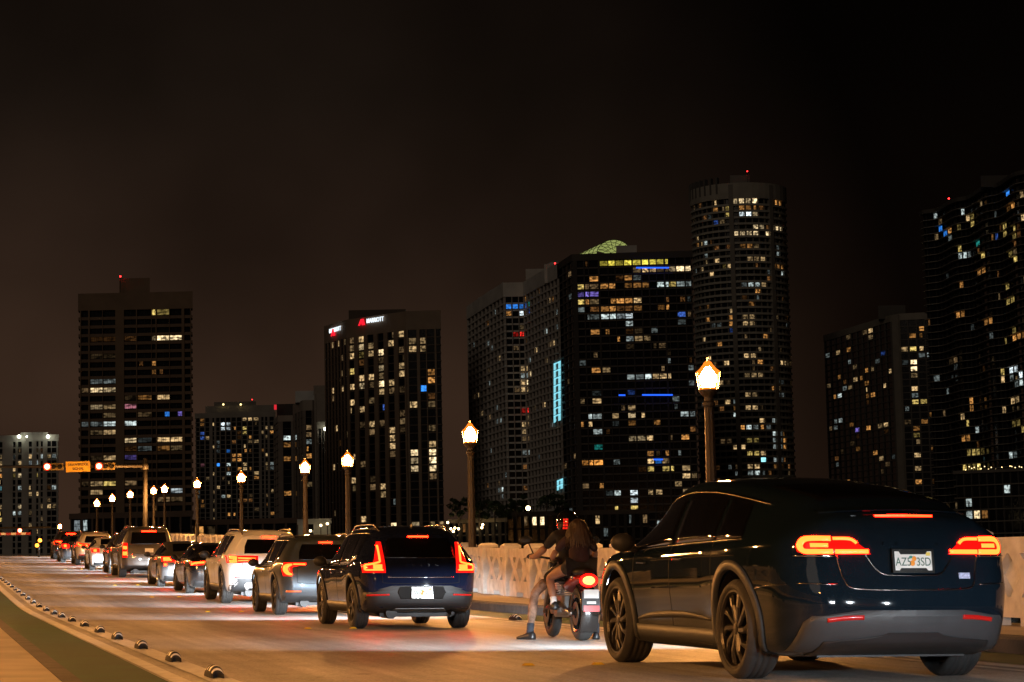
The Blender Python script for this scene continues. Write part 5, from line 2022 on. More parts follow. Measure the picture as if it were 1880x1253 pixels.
def tower(name, label, pts, ztop, pitch, bays, lit=(), zoom=None, depth=30.0, z0=-2.5, slab=(0.7, 0.5), pier=0.5, pier_out=0.25, sill=0.28, head=0.92, mats=None,
          rand=0.0, rand_keys=('W', 'Wd', 'Y', 'C', 'Od', 'Cd'), parapet=2.2, smooth_slab=False, piers=True, mull=1, seed=1, z_first=None, window_w=0.86, cat='building', close_back=True, flip=None):
    """pts: visible corners (world XY) from left to right; bays: openings per segment"""
    r_ = random.Random(seed)
    m_wall, m_slab, m_pier_ = mats
    cen = sum(pts, V((0, 0))) / len(pts)
    root = thing(name, label, cat, (cen.x, cen.y, z0))
    inv = Matrix.Translation((-cen.x, -cen.y, -z0))

    def add(nm, me, **k):
        o = obj(nm, me, root, **k)
        return o
    away = V((cen.x, cen.y)).normalized()
    n = len(pts)
    # glazed core
    if close_back:
        loop = [V(p) for p in pts] + [pts[-1] + away * depth, pts[0] + away * depth]
    else:
        loop = list(pts)
    mb = MB()
    mb.prism([(p.x, p.y) for p in loop], z0, ztop)
    me = mb.me('glazed_core', m_core)
    me.transform(inv)
    add('glazed_core', me)
    # outward offset of the visible outline
    nor = []
    for i in range(n):
        a = pts[max(i - 1, 0)]
        b = pts[min(i + 1, n - 1)]
        d = (b - a).normalized()
        nn = V((d.y, -d.x))
        if nn.dot(away) > 0:
            nn = -nn
        nor.append(nn)

    def band(nm, out_, za, zb_, m, smooth=False):
        vs_ = []
        ps = [V(p) for p in pts]
        no = list(nor)
        for i, p in enumerate(ps):
            q = p + no[i] * out_
            if i == 0:
                q = q + (ps[0] - ps[1]).normalized() * out_ * 0.7
                p = p + (ps[0] - ps[1]).normalized() * out_ * 0.7 + away * 6
            elif i == n - 1:
                q = q + (ps[-1] - ps[-2]).normalized() * out_ * 0.7
                p = p + (ps[-1] - ps[-2]).normalized() * out_ * 0.7 + away * 6
            vs_ += [(p.x, p.y, za), (q.x, q.y, za), (q.x, q.y, zb_), (p.x, p.y, zb_)]
        fs_ = [(0, 1, 2, 3), tuple(4 * (n - 1) + k for k in (3, 2, 1, 0))]
        for i in range(n - 1):
            for k in range(4):
                k2 = (k + 1) % 4
                fs_.append((4 * i + k, 4 * (i + 1) + k, 4 * (i + 1) + k2, 4 * i + k2))
        me_ = mesh(nm, vs_, fs_, m)
        fixn(me_)
        me_.transform(Matrix.Translation((-cen.x, -cen.y, 0)))
        return me_
    nfl = int((ztop - parapet - (z0 if z_first is None else z_first)) / pitch)
    zt = ztop - parapet
    sm = band('floor_slab', slab[0], -slab[1] * 0.4, slab[1] * 0.6, m_slab)
    floors = []
    for j in range(nfl):
        zf = zt - (j + 1) * pitch
        floors.append(zf)
        add('floor_slab', sm, loc=(0, 0, zf - z0))
    add('parapet', band('parapet', slab[0] + 0.15, 0.0, parapet, m_wall), loc=(0, 0, zt - z0))
    # roof deck behind the parapet
    # piers
    cells = []
    for i in range(n - 1):
        a, b = pts[i], pts[i + 1]
        L = (b - a).length
        d = (b - a) / L
        nn = V((d.y, -d.x))
        if nn.dot(away) > 0:
            nn = -nn
        ang = math.atan2(d.y, d.x)
        spec = bays[i] if isinstance(bays, (list, tuple)) else bays
        if isinstance(spec, int):
            edges = [(k / spec + pier / L / 2, (k + 1) / spec - pier / L / 2) for k in range(spec)]
            solid = [(max(0, k / spec - pier / L / 2), min(1, k / spec + pier / L / 2)) for k in range(spec + 1)]
        else:                                     # explicit openings in photo columns
            D_ = a.dot(V((FH.x, FH.y)))
            edges = []
            pa, pb = proj((a.x, a.y, 60))[0], proj((b.x, b.y, 60))[0]
            for xa, xb in spec:
                edges.append(((xa - pa) / (pb - pa), (xb - pa) / (pb - pa)))
            solid = [(0 if k == 0 else edges[k - 1][1], 1 if k == len(edges) else edges[k][0]) for k in range(len(edges) + 1)]
        if piers:
            for s0, s1 in solid:
                w = (s1 - s0) * L
                if w < 0.05:
                    continue
                c_ = a + d * ((s0 + s1) / 2 * L) + nn * (slab[0] + pier_out) * 0.5
                key = ('pier', round(w, 2), round(slab[0] + pier_out, 2), round(zt - z0, 1), m_pier_.name)
                if key not in _wmesh:
                    q = MB()
                    q.box(-w / 2, w / 2, -(slab[0] + pier_out) / 2, (slab[0] + pier_out) / 2, 0, zt - z0 - 0.01)
                    _wmesh[key] = q.me('pier', m_pier_)
                add('pier', _wmesh[key], loc=(c_.x - cen.x, c_.y - cen.y, 0), rot=(0, 0, ang))
        for (s0, s1) in edges:
            for zf in floors:
                w = (s1 - s0) * L
                p = a + d * ((s0 + s1) / 2 * L) + nn * 0.12
                zc = zf + pitch * (sill + head) / 2
                cells.append([V((p.x, p.y, zc)), w * window_w, pitch * (head - sill), ang, None, d])
    # mullions and transoms of the dark windows, one joined part
    if mull:
        mbm = MB()
        for c in cells:
            p, w, h, ang, _, d = c
            if w < 1.2:
                continue
            k = max(1, int(round(w / 2.4)))
            dd = V((d.x, d.y, 0))
            for q in range(k + 1):
                x = -w / 2 + w * q / k
                o_ = p + dd * x
                mbm.add([o_ - dd * .05 - V((0, 0, h / 2)), o_ + dd * .05 - V((0, 0, h / 2)), o_ + dd * .05 + V((0, 0, h / 2)), o_ - dd * .05 + V((0, 0, h / 2))], [(0, 1, 2, 3)])
        if mbm.v:
            me = mesh('mullions', mbm.v, mbm.f, m_frame)
            me.transform(inv)
            o = add('mullions', me)
            o['kind'] = 'stuff'
    # lit windows
    pr = [proj(c[0]) for c in cells]
    scale_px = FPX / cen.length

    def light(i, key, w=None, shift=0.0):
        c = cells[i]
        if c[4]:
            return
        c[4] = key
        p, ww, h, ang, _, d = c
        w = min(w or ww, ww)
        nv = max(1, min(4, int(round(w / 1.6))))
        p = p + V((d.x, d.y, 0)) * shift
        add('lit_window', window_mesh(key, nv), loc=(p.x - cen.x, p.y - cen.y, p.z - z0), rot=(0, 0, ang), scale=(w, 1, h))
    for zo, lst in lit:
        ox, oy, sc = zo
        for (xa, ya, xb, yb, key) in lst:
            xa, xb, ya, yb = ox + xa / sc, ox + xb / sc, oy + ya / sc, oy + yb / sc
            inside = [i for i, (x, y) in enumerate(pr) if xa - 1 <= x <= xb + 1 and ya - 2.5 <= y <= yb + 2.5]
            if inside:
                ym = (ya + yb) / 2
                best = min(abs(pr[i][1] - ym) for i in inside)
                for i in inside:
                    if abs(pr[i][1] - ym) < best + 3 or (yb - ya) > 1.7 * pitch * scale_px:
                        light(i, key)
            else:
                xm, ym = (xa + xb) / 2, (ya + yb) / 2
                i = min(range(len(pr)), key=lambda q: (pr[q][0] - xm) ** 2 + 2 * (pr[q][1] - ym) ** 2)
                if abs(pr[i][0] - xm) < 18 and abs(pr[i][1] - ym) < 9:
                    wpx = max(2.5, xb - xa) / scale_px
                    ww = cells[i][1]
                    sh = (xm - pr[i][0]) / scale_px
                    sh = max(-max(0, ww - wpx) / 2, min(max(0, ww - wpx) / 2, sh))
                    light(i, key, wpx, sh)
    if rand:
        for i in range(len(cells)):
            if r_.random() < rand:
                light(i, r_.choice(rand_keys), cells[i][1] * r_.choice((1, 1, 0.6, 0.45)))
    BUILDINGS[name + label] = root
    root['_cx'], root['_cy'], root['_z0'] = cen.x, cen.y, z0
    return root


def roof_box(root, nm, px0, px1, D, py, zbase, m, depth=12.0):
    a, b = ground_pt(px0, D, py), ground_pt(px1, D, py)
    away = V((a.x, a.y)).normalized() * depth
    z1 = zrow((px0 + px1) / 2, py, D)
    mb = MB()
    mb.prism([(a.x, a.y), (b.x, b.y), (b.x + away.x, b.y + away.y), (a.x + away.x, a.y + away.y)], zbase, z1)
    me = mb.me(nm, m)
    me.transform(Matrix.Translation((-root['_cx'], -root['_cy'], -root['_z0'])))
    return obj(nm, me, root)


def beacon(root, px, py, D, r=0.30, m=None, mast=6.0):
    p = unproj(px, py, D)
    mb = MB()
    mb.ball((0, 0, 0), r, r, r, 8, 6)
    mb.tube([(0, 0, -mast), (0, 0, -r * 0.9)], 0.12, 5)
    mb.m = [0] * 48 + [1] * (len(mb.f) - 48)
    return obj('warning_beacon', mb.me('warning_beacon', [m or m_beacon, m_frame]), root, (p.x - root['_cx'], p.y - root['_cy'], p.z - root['_z0']))


P = ground_pt
A1 = (0, 830, 6.267)

# left-hand apartment slab
mm = (fac_mat('beige_render', (0.42, 0.38, 0.33)), fac_mat('beige_slab', (0.36, 0.33, 0.29)), fac_mat('beige_pier', (0.44, 0.40, 0.35)))
lit1 = [(A1, [(0, 70, 38, 100, 'W'), (0, 120, 38, 150, 'W'), (200, 85, 245, 105, 'W'), (200, 125, 245, 150, 'W'), (470, 10, 495, 50, 'C'), (600, 10, 645, 45, 'C'), (555, 60, 580, 95, 'W'),
              (600, 65, 645, 100, 'O'), (340, 65, 375, 95, 'W'), (340, 115, 375, 145, 'C'), (200, 255, 240, 290, 'Wb'), (0, 255, 35, 290, 'O'), (145, 215, 165, 235, 'W'), (0, 410, 20, 450, 'CY'),
              (200, 410, 240, 440, 'C'), (280, 405, 300, 440, 'W'), (340, 400, 375, 440, 'C'), (600, 400, 640, 450, 'C'), (0, 600, 38, 640, 'W'), (10, 650, 35, 675, 'W'),
              (200, 640, 240, 680, 'Wb'), (210, 690, 240, 730, 'C'), (465, 590, 492, 615, 'W'), (465, 740, 490, 765, 'W'), (340, 690, 375, 720, 'W'), (465, 785, 495, 820, 'C'),
              (340, 790, 375, 850, 'W'), (0, 745, 40, 775, 'Y'), (550, 605, 680, 625, 'W'), (330, 460, 450, 480, 'W'), (560, 500, 580, 560, 'Wd'), (0, 215, 35, 245, 'W')])]
D = 990
r1 = tower('apartment_building', 'pale apartment slab with two roof floodlights at the far left edge', [P(-40, D), P(107, D)], zrow(60, 799, D), 2.9, [[(-30, -20), (-8, 5), (24, 29), (33, 40), (53, 59), (67, 71), (75, 79), (87, 94), (95, 104)]],
           lit1, mats=mm, slab=(0.35, 0.7), pier_out=0.15, parapet=3.0, rand=0.10, seed=11, mull=0, depth=20)
roof_box(r1, 'roof_plant_room', 38, 88, D, 794, zrow(60, 800, D), mm[0])
m_flood = mat('floodlight', (0.8, 0.8, 0.8), 0.4, emit=(0.95, 1.0, 0.80), es=14.0, sample=False)
for px in (35, 49, 88):
    beacon(r1, px, 802, D - 3, 0.75 if px != 49 else 0.35, m_flood, 2.0)

# brown slab tower
mm = (fac_mat('brown_render', (0.23, 0.15, 0.095)), fac_mat('brown_slab', (0.20, 0.13, 0.085)), fac_mat('brown_pier', (0.22, 0.145, 0.09)))
ZA, ZB = (140, 500, 5.22), (140, 730, 5.22)
lit2 = [(ZA, [(725, 290, 755, 335, 'W'), (780, 290, 1010, 340, 'C'), (725, 370, 755, 410, 'Y'), (775, 370, 890, 415, 'Y'), (725, 600, 955, 655, 'Wb'), (150, 770, 370, 815, 'Wd'), (605, 865, 640, 900, 'Od'),
              (735, 870, 760, 910, 'O'), (735, 935, 760, 995, 'O'), (800, 935, 830, 980, 'Od'), (160, 1010, 250, 1060, 'C'), (285, 1010, 380, 1060, 'C'), (150, 1095, 360, 1150, 'Wb'), (50, 1100, 95, 1150, 'Wd'),
              (465, 1175, 570, 1225, 'Wd'), (597, 1175, 720, 1225, 'O'), (785, 1185, 915, 1225, 'W'), (150, 620, 350, 655, 'Od'), (475, 610, 545, 650, 'Od')]),
        (ZB, [(150, 55, 240, 110, 'Wb'), (262, 55, 380, 110, 'W'), (465, 60, 570, 110, 'K'), (265, 145, 375, 185, 'W'), (595, 145, 720, 180, 'Wd'), (855, 150, 900, 180, 'B'), (980, 140, 1020, 180, 'P'),
              (50, 230, 95, 275, 'C'), (140, 225, 250, 275, 'C'), (265, 225, 375, 275, 'C'), (465, 220, 565, 265, 'C'), (150, 310, 375, 355, 'W'), (465, 385, 575, 435, 'Wb'), (600, 390, 720, 430, 'Cd'),
              (785, 380, 900, 430, 'W'), (915, 380, 1025, 425, 'W'), (465, 460, 570, 520, 'Od'), (610, 465, 720, 505, 'Cd'), (815, 460, 895, 515, 'O'), (920, 460, 995, 510, 'W'), (200, 550, 250, 595, 'Wd'),
              (270, 555, 370, 600, 'W'), (470, 545, 575, 600, 'P'), (155, 800, 250, 850, 'W'), (270, 800, 365, 845, 'Y'), (470, 795, 520, 840, 'Wd'), (180, 880, 285, 930, 'W'), (910, 868, 1030, 915, 'Cb'),
              (915, 950, 1025, 1000, 'Wd'), (750, 1040, 770, 1090, 'O'), (790, 955, 890, 985, 'Wd'), (45, 800, 95, 850, 'Wd')])]
D = 800
cols = [(150, 163), (166, 189), (190, 213), (229, 251), (253, 279), (280, 287), (289, 312), (313, 335), (340, 351)]
r2 = tower('apartment_tower', 'brown slab tower with banded floors and a red beacon, behind the signal mast', [P(148, D), P(353, D)], zrow(250, 538, D), 3.2, [cols], lit2, mats=mm, slab=(0.9, 1.15), pier_out=0.2, parapet=6.5,
           seed=12, depth=24, window_w=0.97, sill=0.34, head=0.99)
roof_box(r2, 'lift_house', 219, 275, D + 6, 511, zrow(250, 540, D), mm[0])
beacon(r2, 221, 508, D + 4, 0.32)

# far pale apartment tower
mm = (fac_mat('grey_render', (0.30, 0.27, 0.23)), fac_mat('grey_slab', (0.20, 0.18, 0.16)), fac_mat('grey_pier', (0.27, 0.24, 0.21)))
ZC = (340, 660, 3.914)
lit3 = [(ZC, [(255, 470, 280, 495, 'Cb'), (285, 470, 318, 495, 'Cb'), (425, 405, 450, 428, 'W'), (465, 405, 485, 425, 'W'), (500, 405, 520, 428, 'W'), (110, 415, 135, 428, 'O'), (110, 470, 140, 490, 'O'),
              (118, 535, 138, 558, 'Bd'), (358, 502, 370, 518, 'O'), (430, 502, 452, 522, 'Y'), (375, 535, 405, 560, 'Od'), (470, 595, 540, 612, 'W'), (280, 655, 305, 672, 'B'), (228, 758, 250, 775, 'B'),
              (290, 758, 312, 775, 'C'), (112, 758, 155, 780, 'K'), (425, 760, 450, 778, 'W'), (290, 825, 315, 838, 'C'), (615, 785, 638, 802, 'C'), (615, 728, 635, 742, 'Cd'), (550, 655, 562, 675, 'O'),
              (228, 915, 250, 935, 'W'), (295, 985, 322, 1000, 'W'), (265, 988, 285, 1000, 'C'), (470, 955, 495, 988, 'Wd'), (345, 695, 352, 718, 'O'), (392, 695, 402, 718, 'O'), (435, 660, 450, 680, 'O'),
              (612, 530, 635, 545, 'O'), (228, 595, 248, 620, 'Cd'), (198, 470, 210, 485, 'W'), (198, 630, 210, 645, 'W'), (198, 825, 210, 838, 'W'), (198, 1015, 214, 1030, 'W'), (198, 1080, 214, 1092, 'W'),
              (583, 470, 594, 485, 'W'), (583, 535, 594, 548, 'W'), (583, 730, 594, 742, 'W'), (583, 790, 594, 802, 'W')])]
D = 1300
cols = [(361, 367), (368, 376), (378, 385), (391, 394), (398, 404), (406, 414), (416, 424), (426, 434), (436, 444), (446, 454), (456, 464), (466, 476), (481, 485), (488, 492), (496, 504)]
r3 = tower('apartment_tower', 'grey apartment tower with a pale penthouse band, right of the brown tower', [P(360, D), P(506, D)], zrow(430, 758, D), 2.75, [cols], lit3, mats=mm, slab=(0.5, 0.5), parapet=3, rand=0.10,
           rand_keys=('Wd', 'Od', 'Cd', 'O', 'W'), seed=13, depth=24)
roof_box(r3, 'penthouse', 377, 504, D + 4, 745, zrow(430, 760, D), mm[0], 18)
roof_box(r3, 'roof_plant_room', 393, 470, D + 10, 738, zrow(430, 750, D), mm[1], 10)
for px in (410, 442):
    beacon(r3, px, 743, D + 2, 0.6, mat('roof_lamp', (0.8, 0.7, 0.4), 0.4, emit=(1, 0.75, 0.3), es=3.0, sample=False), 1.5)
beacon(r3, 463, 734, D + 12, 0.3)

# striped office blocks
mm = (fac_mat('office_render', (0.33, 0.28, 0.23)), fac_mat('office_slab', (0.05, 0.042, 0.036)), fac_mat('office_pier', (0.22, 0.18, 0.15)))
lit4 = [(ZC, [(705, 555, 762, 582, 'C'), (725, 720, 740, 745, 'O'), (728, 940, 740, 955, 'O'), (875, 475, 910, 500, 'Wd'), (870, 525, 915, 550, 'Wd'), (893, 690, 912, 712, 'O'), (870, 905, 930, 940, 'W'),
              (870, 600, 920, 630, 'Cd'), (875, 655, 885, 665, 'O'), (725, 615, 735, 630, 'O'), (728, 680, 742, 700, 'Od')])]
D = 1050
r4 = tower('office_building', 'dark striped office block with a small red roof sign', [P(505, D + 30), P(513, D), P(545, D)], zrow(530, 763, D), 3.4, [2, [(520, 535)]], lit4, mats=mm, slab=(0.3, 0.35), parapet=3, seed=14, depth=22, mull=0)
roof_box(r4, 'roof_plant_room', 508, 540, D + 3, 742, zrow(530, 765, D), mm[1])
mb = MB()
mb.box(-0.6, 0.6, -0.2, 0.2, -1.2, 1.2)
p = unproj(505.5, 748, D - 2)
mb.build('roof_sign', mat('red_sign_light', (0.3, 0.01, 0.01), 0.4, emit=(1, 0.03, 0.05), es=0.7, sample=False), r4, loc=(p.x - r4['_cx'], p.y - r4['_cy'], p.z + 2.5))
D = 1020
r4b = tower('office_building', 'office block with pale side wall and a white box on its roof', [P(541, D + 25), P(559, D), P(575, D), P(583, D + 2)], zrow(565, 735, D), 3.4, [[(543, 547), (549, 552), (554, 557)], [(562, 573)], [(578.5, 579)]], lit4, mats=mm,
            slab=(0.3, 0.35), parapet=5, seed=15, depth=25, mull=0)
roof_box(r4b, 'roof_box', 542, 578, D + 6, 718, zrow(560, 737, D), fac_mat('pale_box', (0.62, 0.62, 0.60)), 10)
D = 1000
r4c = tower('office_building', 'blank beige tower wall squeezed beside the hotel', [P(579, D), P(606, D)], zrow(592, 708, D), 3.4, [[(581, 581.6)]], (), mats=(mm[0], mm[0], mm[0]), slab=(0.2, 0.2), parapet=4, seed=16, depth=20, mull=0)
D = 960
r4d = tower('office_building', 'slim dark block with a bright roof lamp beside the hotel', [P(584, D), P(604, D)], zrow(596, 775, D), 3.4, [[(586, 590), (592, 595), (597, 602)]], (), mats=mm, slab=(0.3, 0.3), parapet=3, seed=17, depth=12, mull=0)
beacon(r4d, 597, 788, D - 3, 0.7, m_flood, 1.0)

# hotel
mm = (fac_mat('hotel_render', (0.27, 0.19, 0.13)), fac_mat('hotel_slab', (0.11, 0.08, 0.06)), fac_mat('hotel_pier', (0.25, 0.175, 0.12)))
ZD, ZE = (590, 560, 5.967), (580, 550, 2.847)
lit5 = [(ZD, [(330, 350, 370, 405, 'Wd'), (325, 435, 375, 495, 'W'), (325, 525, 380, 580, 'W'), (335, 700, 385, 755, 'Y'), (330, 875, 380, 930, 'W'), (340, 1050, 390, 1105, 'W'), (430, 335, 485, 395, 'W'),
              (430, 425, 485, 490, 'Wb'), (435, 515, 490, 570, 'Y'), (445, 775, 490, 835, 'W'), (435, 865, 495, 930, 'Wb'), (440, 1130, 500, 1190, 'W'), (530, 415, 595, 470, 'W'), (540, 500, 595, 560, 'W'),
              (550, 770, 605, 825, 'W'), (545, 860, 600, 915, 'Wd'), (550, 1035, 605, 1095, 'W'), (655, 490, 705, 550, 'Wb'), (655, 585, 705, 635, 'Wd'), (650, 670, 710, 735, 'Wb'), (655, 760, 710, 820, 'W'),
              (655, 850, 705, 910, 'Wb'), (665, 935, 715, 990, 'W'), (680, 1110, 710, 1165, 'Bd'), (760, 225, 805, 260, 'Wd'), (780, 300, 805, 375, 'Wd'), (758, 385, 805, 460, 'W'), (770, 835, 825, 895, 'W'),
              (765, 925, 825, 985, 'Wd'), (860, 210, 915, 275, 'Y'), (875, 290, 915, 350, 'W'), (895, 555, 925, 615, 'Wd'), (885, 645, 930, 705, 'W'), (880, 735, 935, 795, 'W'), (870, 470, 920, 520, 'Wd'),
              (875, 910, 935, 970, 'Wd'), (970, 195, 1030, 245, 'Wb'), (975, 370, 1030, 440, 'W'), (970, 455, 1055, 525, 'W'), (1100, 360, 1165, 430, 'W'), (1105, 450, 1165, 525, 'W'), (1110, 195, 1245, 250, 'W'),
              (1180, 725, 1265, 785, 'O'), (1200, 815, 1260, 880, 'O'), (1120, 905, 1185, 940, 'B'), (1150, 1080, 1275, 1140, 'W'), (985, 1085, 1075, 1140, 'W'), (1140, 1010, 1220, 1055, 'Od'),
              (230, 330, 242, 375, 'W'), (170, 370, 182, 400, 'W'), (205, 690, 218, 740, 'W'), (295, 620, 312, 675, 'W'), (125, 420, 135, 450, 'W'), (210, 855, 222, 900, 'Wd'), (240, 870, 252, 910, 'W'),
              (120, 910, 135, 960, 'W'), (305, 1060, 318, 1200, 'W'), (235, 580, 245, 640, 'Wd'), (260, 390, 272, 420, 'W'), (880, 1185, 935, 1235, 'Wd')]),
        (ZE, [(292, 640, 322, 685, 'W'), (292, 685, 322, 720, 'Wd'), (398, 680, 425, 712, 'W'), (398, 725, 425, 760, 'W'), (400, 765, 428, 800, 'Wd'), (400, 805, 428, 838, 'Wd'), (455, 635, 478, 665, 'W'),
              (455, 670, 478, 705, 'Wd'), (345, 640, 372, 672, 'Wd'), (505, 800, 545, 832, 'Wb'), (505, 845, 545, 880, 'Wb'), (575, 800, 645, 835, 'Wb'), (575, 845, 645, 880, 'Wb'), (575, 758, 610, 780, 'W'),
              (605, 672, 640, 705, 'W'), (200, 950, 225, 978, 'W'), (198, 995, 225, 1020, 'W'), (352, 985, 380, 1015, 'W'), (300, 940, 325, 975, 'Wd'), (245, 865, 270, 890, 'Wd'), (253, 1118, 278, 1145, 'W'),
              (408, 1152, 435, 1182, 'Wb'), (517, 1148, 538, 1175, 'Wb'), (585, 1145, 607, 1175, 'W'), (628, 1145, 648, 1170, 'W'), (605, 930, 635, 955, 'Wd'), (205, 825, 220, 850, 'W'), (405, 1035, 420, 1050, 'Cd'),
              (90, 850, 105, 880, 'W'), (100, 650, 112, 685, 'W'), (175, 700, 188, 730, 'W')])]
hp = [P(601, 949), P(642, 926), P(751, 900), P(814, 898)]
cols1 = [(644.5, 654), (661.5, 672.5), (679, 690.5), (698, 709), (716, 727.5), (735, 746)]
cols2 = [(752.5, 768), (773.5, 785), (786.5, 801), (804, 812)]
r5 = tower('hotel_tower', 'brown hotel tower with lettered sign near its roof', hp, zrow(751, 572, 900), 3.38, [7, cols1, cols2], lit5, mats=mm, slab=(0.35, 0.45), pier=0.7, pier_out=0.25, parapet=8.0, seed=18, depth=30, sill=0.22, head=0.95, rand=0.03, rand_keys=('Wd', 'Od', 'W'))
roof_box(r5, 'roof_plant_room', 640, 745, 930, 569, zrow(700, 580, 920), mm[1], 15)
sg = thing('hotel_sign', 'lit MARRIOTT lettering with red M emblem on the brown hotel tower', 'sign')
pc = (hp[1] + hp[2]) / 2
d_ = (hp[2] - hp[1]).normalized()
ang = math.atan2(d_.y, d_.x)
out = V((d_.y, -d_.x))
if out.dot(pc) > 0:
    out = -out
m_sign_w = mat('sign_white_light', (0.8, 0.8, 0.8), 0.4, emit=(0.80, 0.92, 1.0), es=1.3, sample=False)
m_sign_r = mat('sign_red_light', (0.5, 0.01, 0.02), 0.4, emit=(1.0, 0.012, 0.03), es=1.3, sample=False)


def logo(parent, loc, rotz, s, m):
    mb = MB()
    R90 = Matrix.Rotation(R(90), 4, 'X')
    for poly in ([(-1.35, -1.1), (-0.85, -1.1), (0.35, 1.0), (0.0, 1.35), (-0.25, 1.2)][0:0] or [(-1.5, -1.0), (-0.75, -1.0), (0.05, 0.45), (-0.25, 1.0)],
                 [(-0.35, 1.0), (0.30, 1.0), (0.85, -1.0), (0.30, -1.0), (-0.12, 0.30)], [(0.45, 1.0), (0.95, 1.0), (1.5, -1.0), (0.98, -1.0)]):
        mb.prism([(x * s, z * s) for x, z in poly], -0.15 - 0.004 * len(mb.f), 0.15 + 0.004 * len(mb.f), R90)
    return mb.build('emblem', m, parent, loc=loc, rot=(0, 0, rotz))


def on_face(px, py, a, b, off):
    """point on the vertical face a-b seen at (px, py), off metres outside it"""
    dr = CF + CR * ((px - 940.0) / FPX) - CU * ((py - 626.5) / FPX)
    d = (b - a).normalized()
    nn = V((d.y, -d.x))
    if nn.dot(a) > 0:
        nn = -nn
    a2 = a + nn * off
    t = (V((a2.x, a2.y, 0)) - V((CAM.x, CAM.y, 0))).dot(V((nn.x, nn.y, 0))) / dr.dot(V((nn.x, nn.y, 0)))
    return CAM + dr * t


p = on_face(663.5, 592, hp[1], hp[2], 1.2)
sg.location = p
logo(sg, (0, 0, 0), ang, 1.35, m_sign_r)
q = on_face(688.5, 588, hp[1], hp[2], 1.2)
o = text('lettering', 'MARRIOTT', 2.75, m_sign_w, sg, q - p, (R(90), 0, ang), 0.12, 0.80, bold=0.02)
sg2 = thing('hotel_sign', 'small side-on red and white sign on the hotel\'s left corner', 'sign')
ang2 = math.atan2((hp[1] - hp[0]).y, (hp[1] - hp[0]).x)
p = on_face(611, 611, hp[0], hp[1], 1.2)
sg2.location = p
logo(sg2, (0, 0, 0), ang2, 1.5, m_sign_r)
q = on_face(615, 606, hp[0], hp[1], 1.2)
text('lettering', 'MARRIOTT', 2.75, m_sign_w, sg2, q - p, (R(90), 0, ang2), 0.12, 1.0, align='CENTER', bold=0.02)

# pale stepped apartment block
mm = (fac_mat('white_render', (0.60, 0.56, 0.51)), fac_mat('white_slab', (0.60, 0.56, 0.51)), fac_mat('white_pier', (0.42, 0.38, 0.34)))
ZF, ZG = (860, 440, 4.82), (840, 420, 2.237)
lit6 = [(ZF, [(330, 580, 480, 625, 'B'), (480, 585, 545, 625, 'Bd'), (545, 570, 570, 600, 'T'), (485, 530, 535, 560, 'O'), (340, 650, 370, 680, 'O'), (440, 665, 480, 690, 'Cb'), (490, 650, 535, 690, 'Wd'),
              (425, 840, 475, 880, 'R'), (500, 850, 540, 880, 'Od'), (185, 910, 240, 970, 'C'), (590, 950, 630, 985, 'W'), (690, 800, 725, 835, 'C'), (740, 915, 770, 950, 'W'), (735, 520, 760, 550, 'O'),
              (450, 1100, 550, 1140, 'W'), (450, 1165, 550, 1205, 'C'), (455, 1230, 545, 1253, 'Wb'), (790, 610, 805, 660, 'Cd'), (790, 760, 805, 800, 'Cd'), (815, 670, 840, 700, 'O'), (795, 250, 830, 310, 'Od')]),
        (ZG, [(252, 585, 302, 605, 'Wb'), (252, 612, 300, 633, 'W'), (250, 645, 300, 662, 'W'), (255, 735, 300, 752, 'R'), (283, 765, 305, 780, 'W'), (255, 798, 275, 812, 'W'), (262, 912, 308, 935, 'C'),
              (270, 855, 300, 870, 'Wd'), (160, 790, 205, 800, 'Cd'), (175, 1075, 195, 1095, 'C'), (320, 480, 335, 495, 'C'), (380, 470, 400, 490, 'W'), (255, 825, 280, 845, 'W'), (130, 470, 155, 490, 'C'),
              (445, 670, 462, 690, 'C'), (430, 610, 445, 630, 'Wd')])]
bp = [P(867, 966), P(908, 915), P(935, 887), P(972, 887), P(1003, 858), P(1036, 833)]
r6 = tower('apartment_building', 'pale stepped apartment block with blue-lit balcony and a vertical cyan strip', bp, zrow(950, 519, 887), 2.92, [6, 4, 3, 5, 5], lit6, mats=mm, slab=(0.8, 0.75), pier=0.35, pier_out=0.1, parapet=6.0, seed=19,
           depth=30, rand=0.05, rand_keys=('Wd', 'Od', 'W', 'Cd'), mull=1)
roof_box(r6, 'stair_house', 965, 1000, 880, 494, zrow(980, 520, 880), mm[1], 15)
roof_box(r6, 'roof_step', 999, 1037, 846, 485, zrow(1010, 520, 846), mm[0], 20)
for px, py, D, rx in ((895, 549, 940, 5.6), (1018, 488, 850, 4.4)):
    mb = MB()
    mb.ball((0, 0, 0), rx, 5, 3.6, 16, 8)
    p = unproj(px, py, D + 6)
    mb.build('roof_dome', fac_mat('dome_white', (0.62, 0.62, 0.60)), r6, True, loc=(p.x - r6['_cx'], p.y - r6['_cy'], p.z - r6['_z0'] - 2.0))
beacon(r6, 1019, 484, 835, 0.32, None, 3)

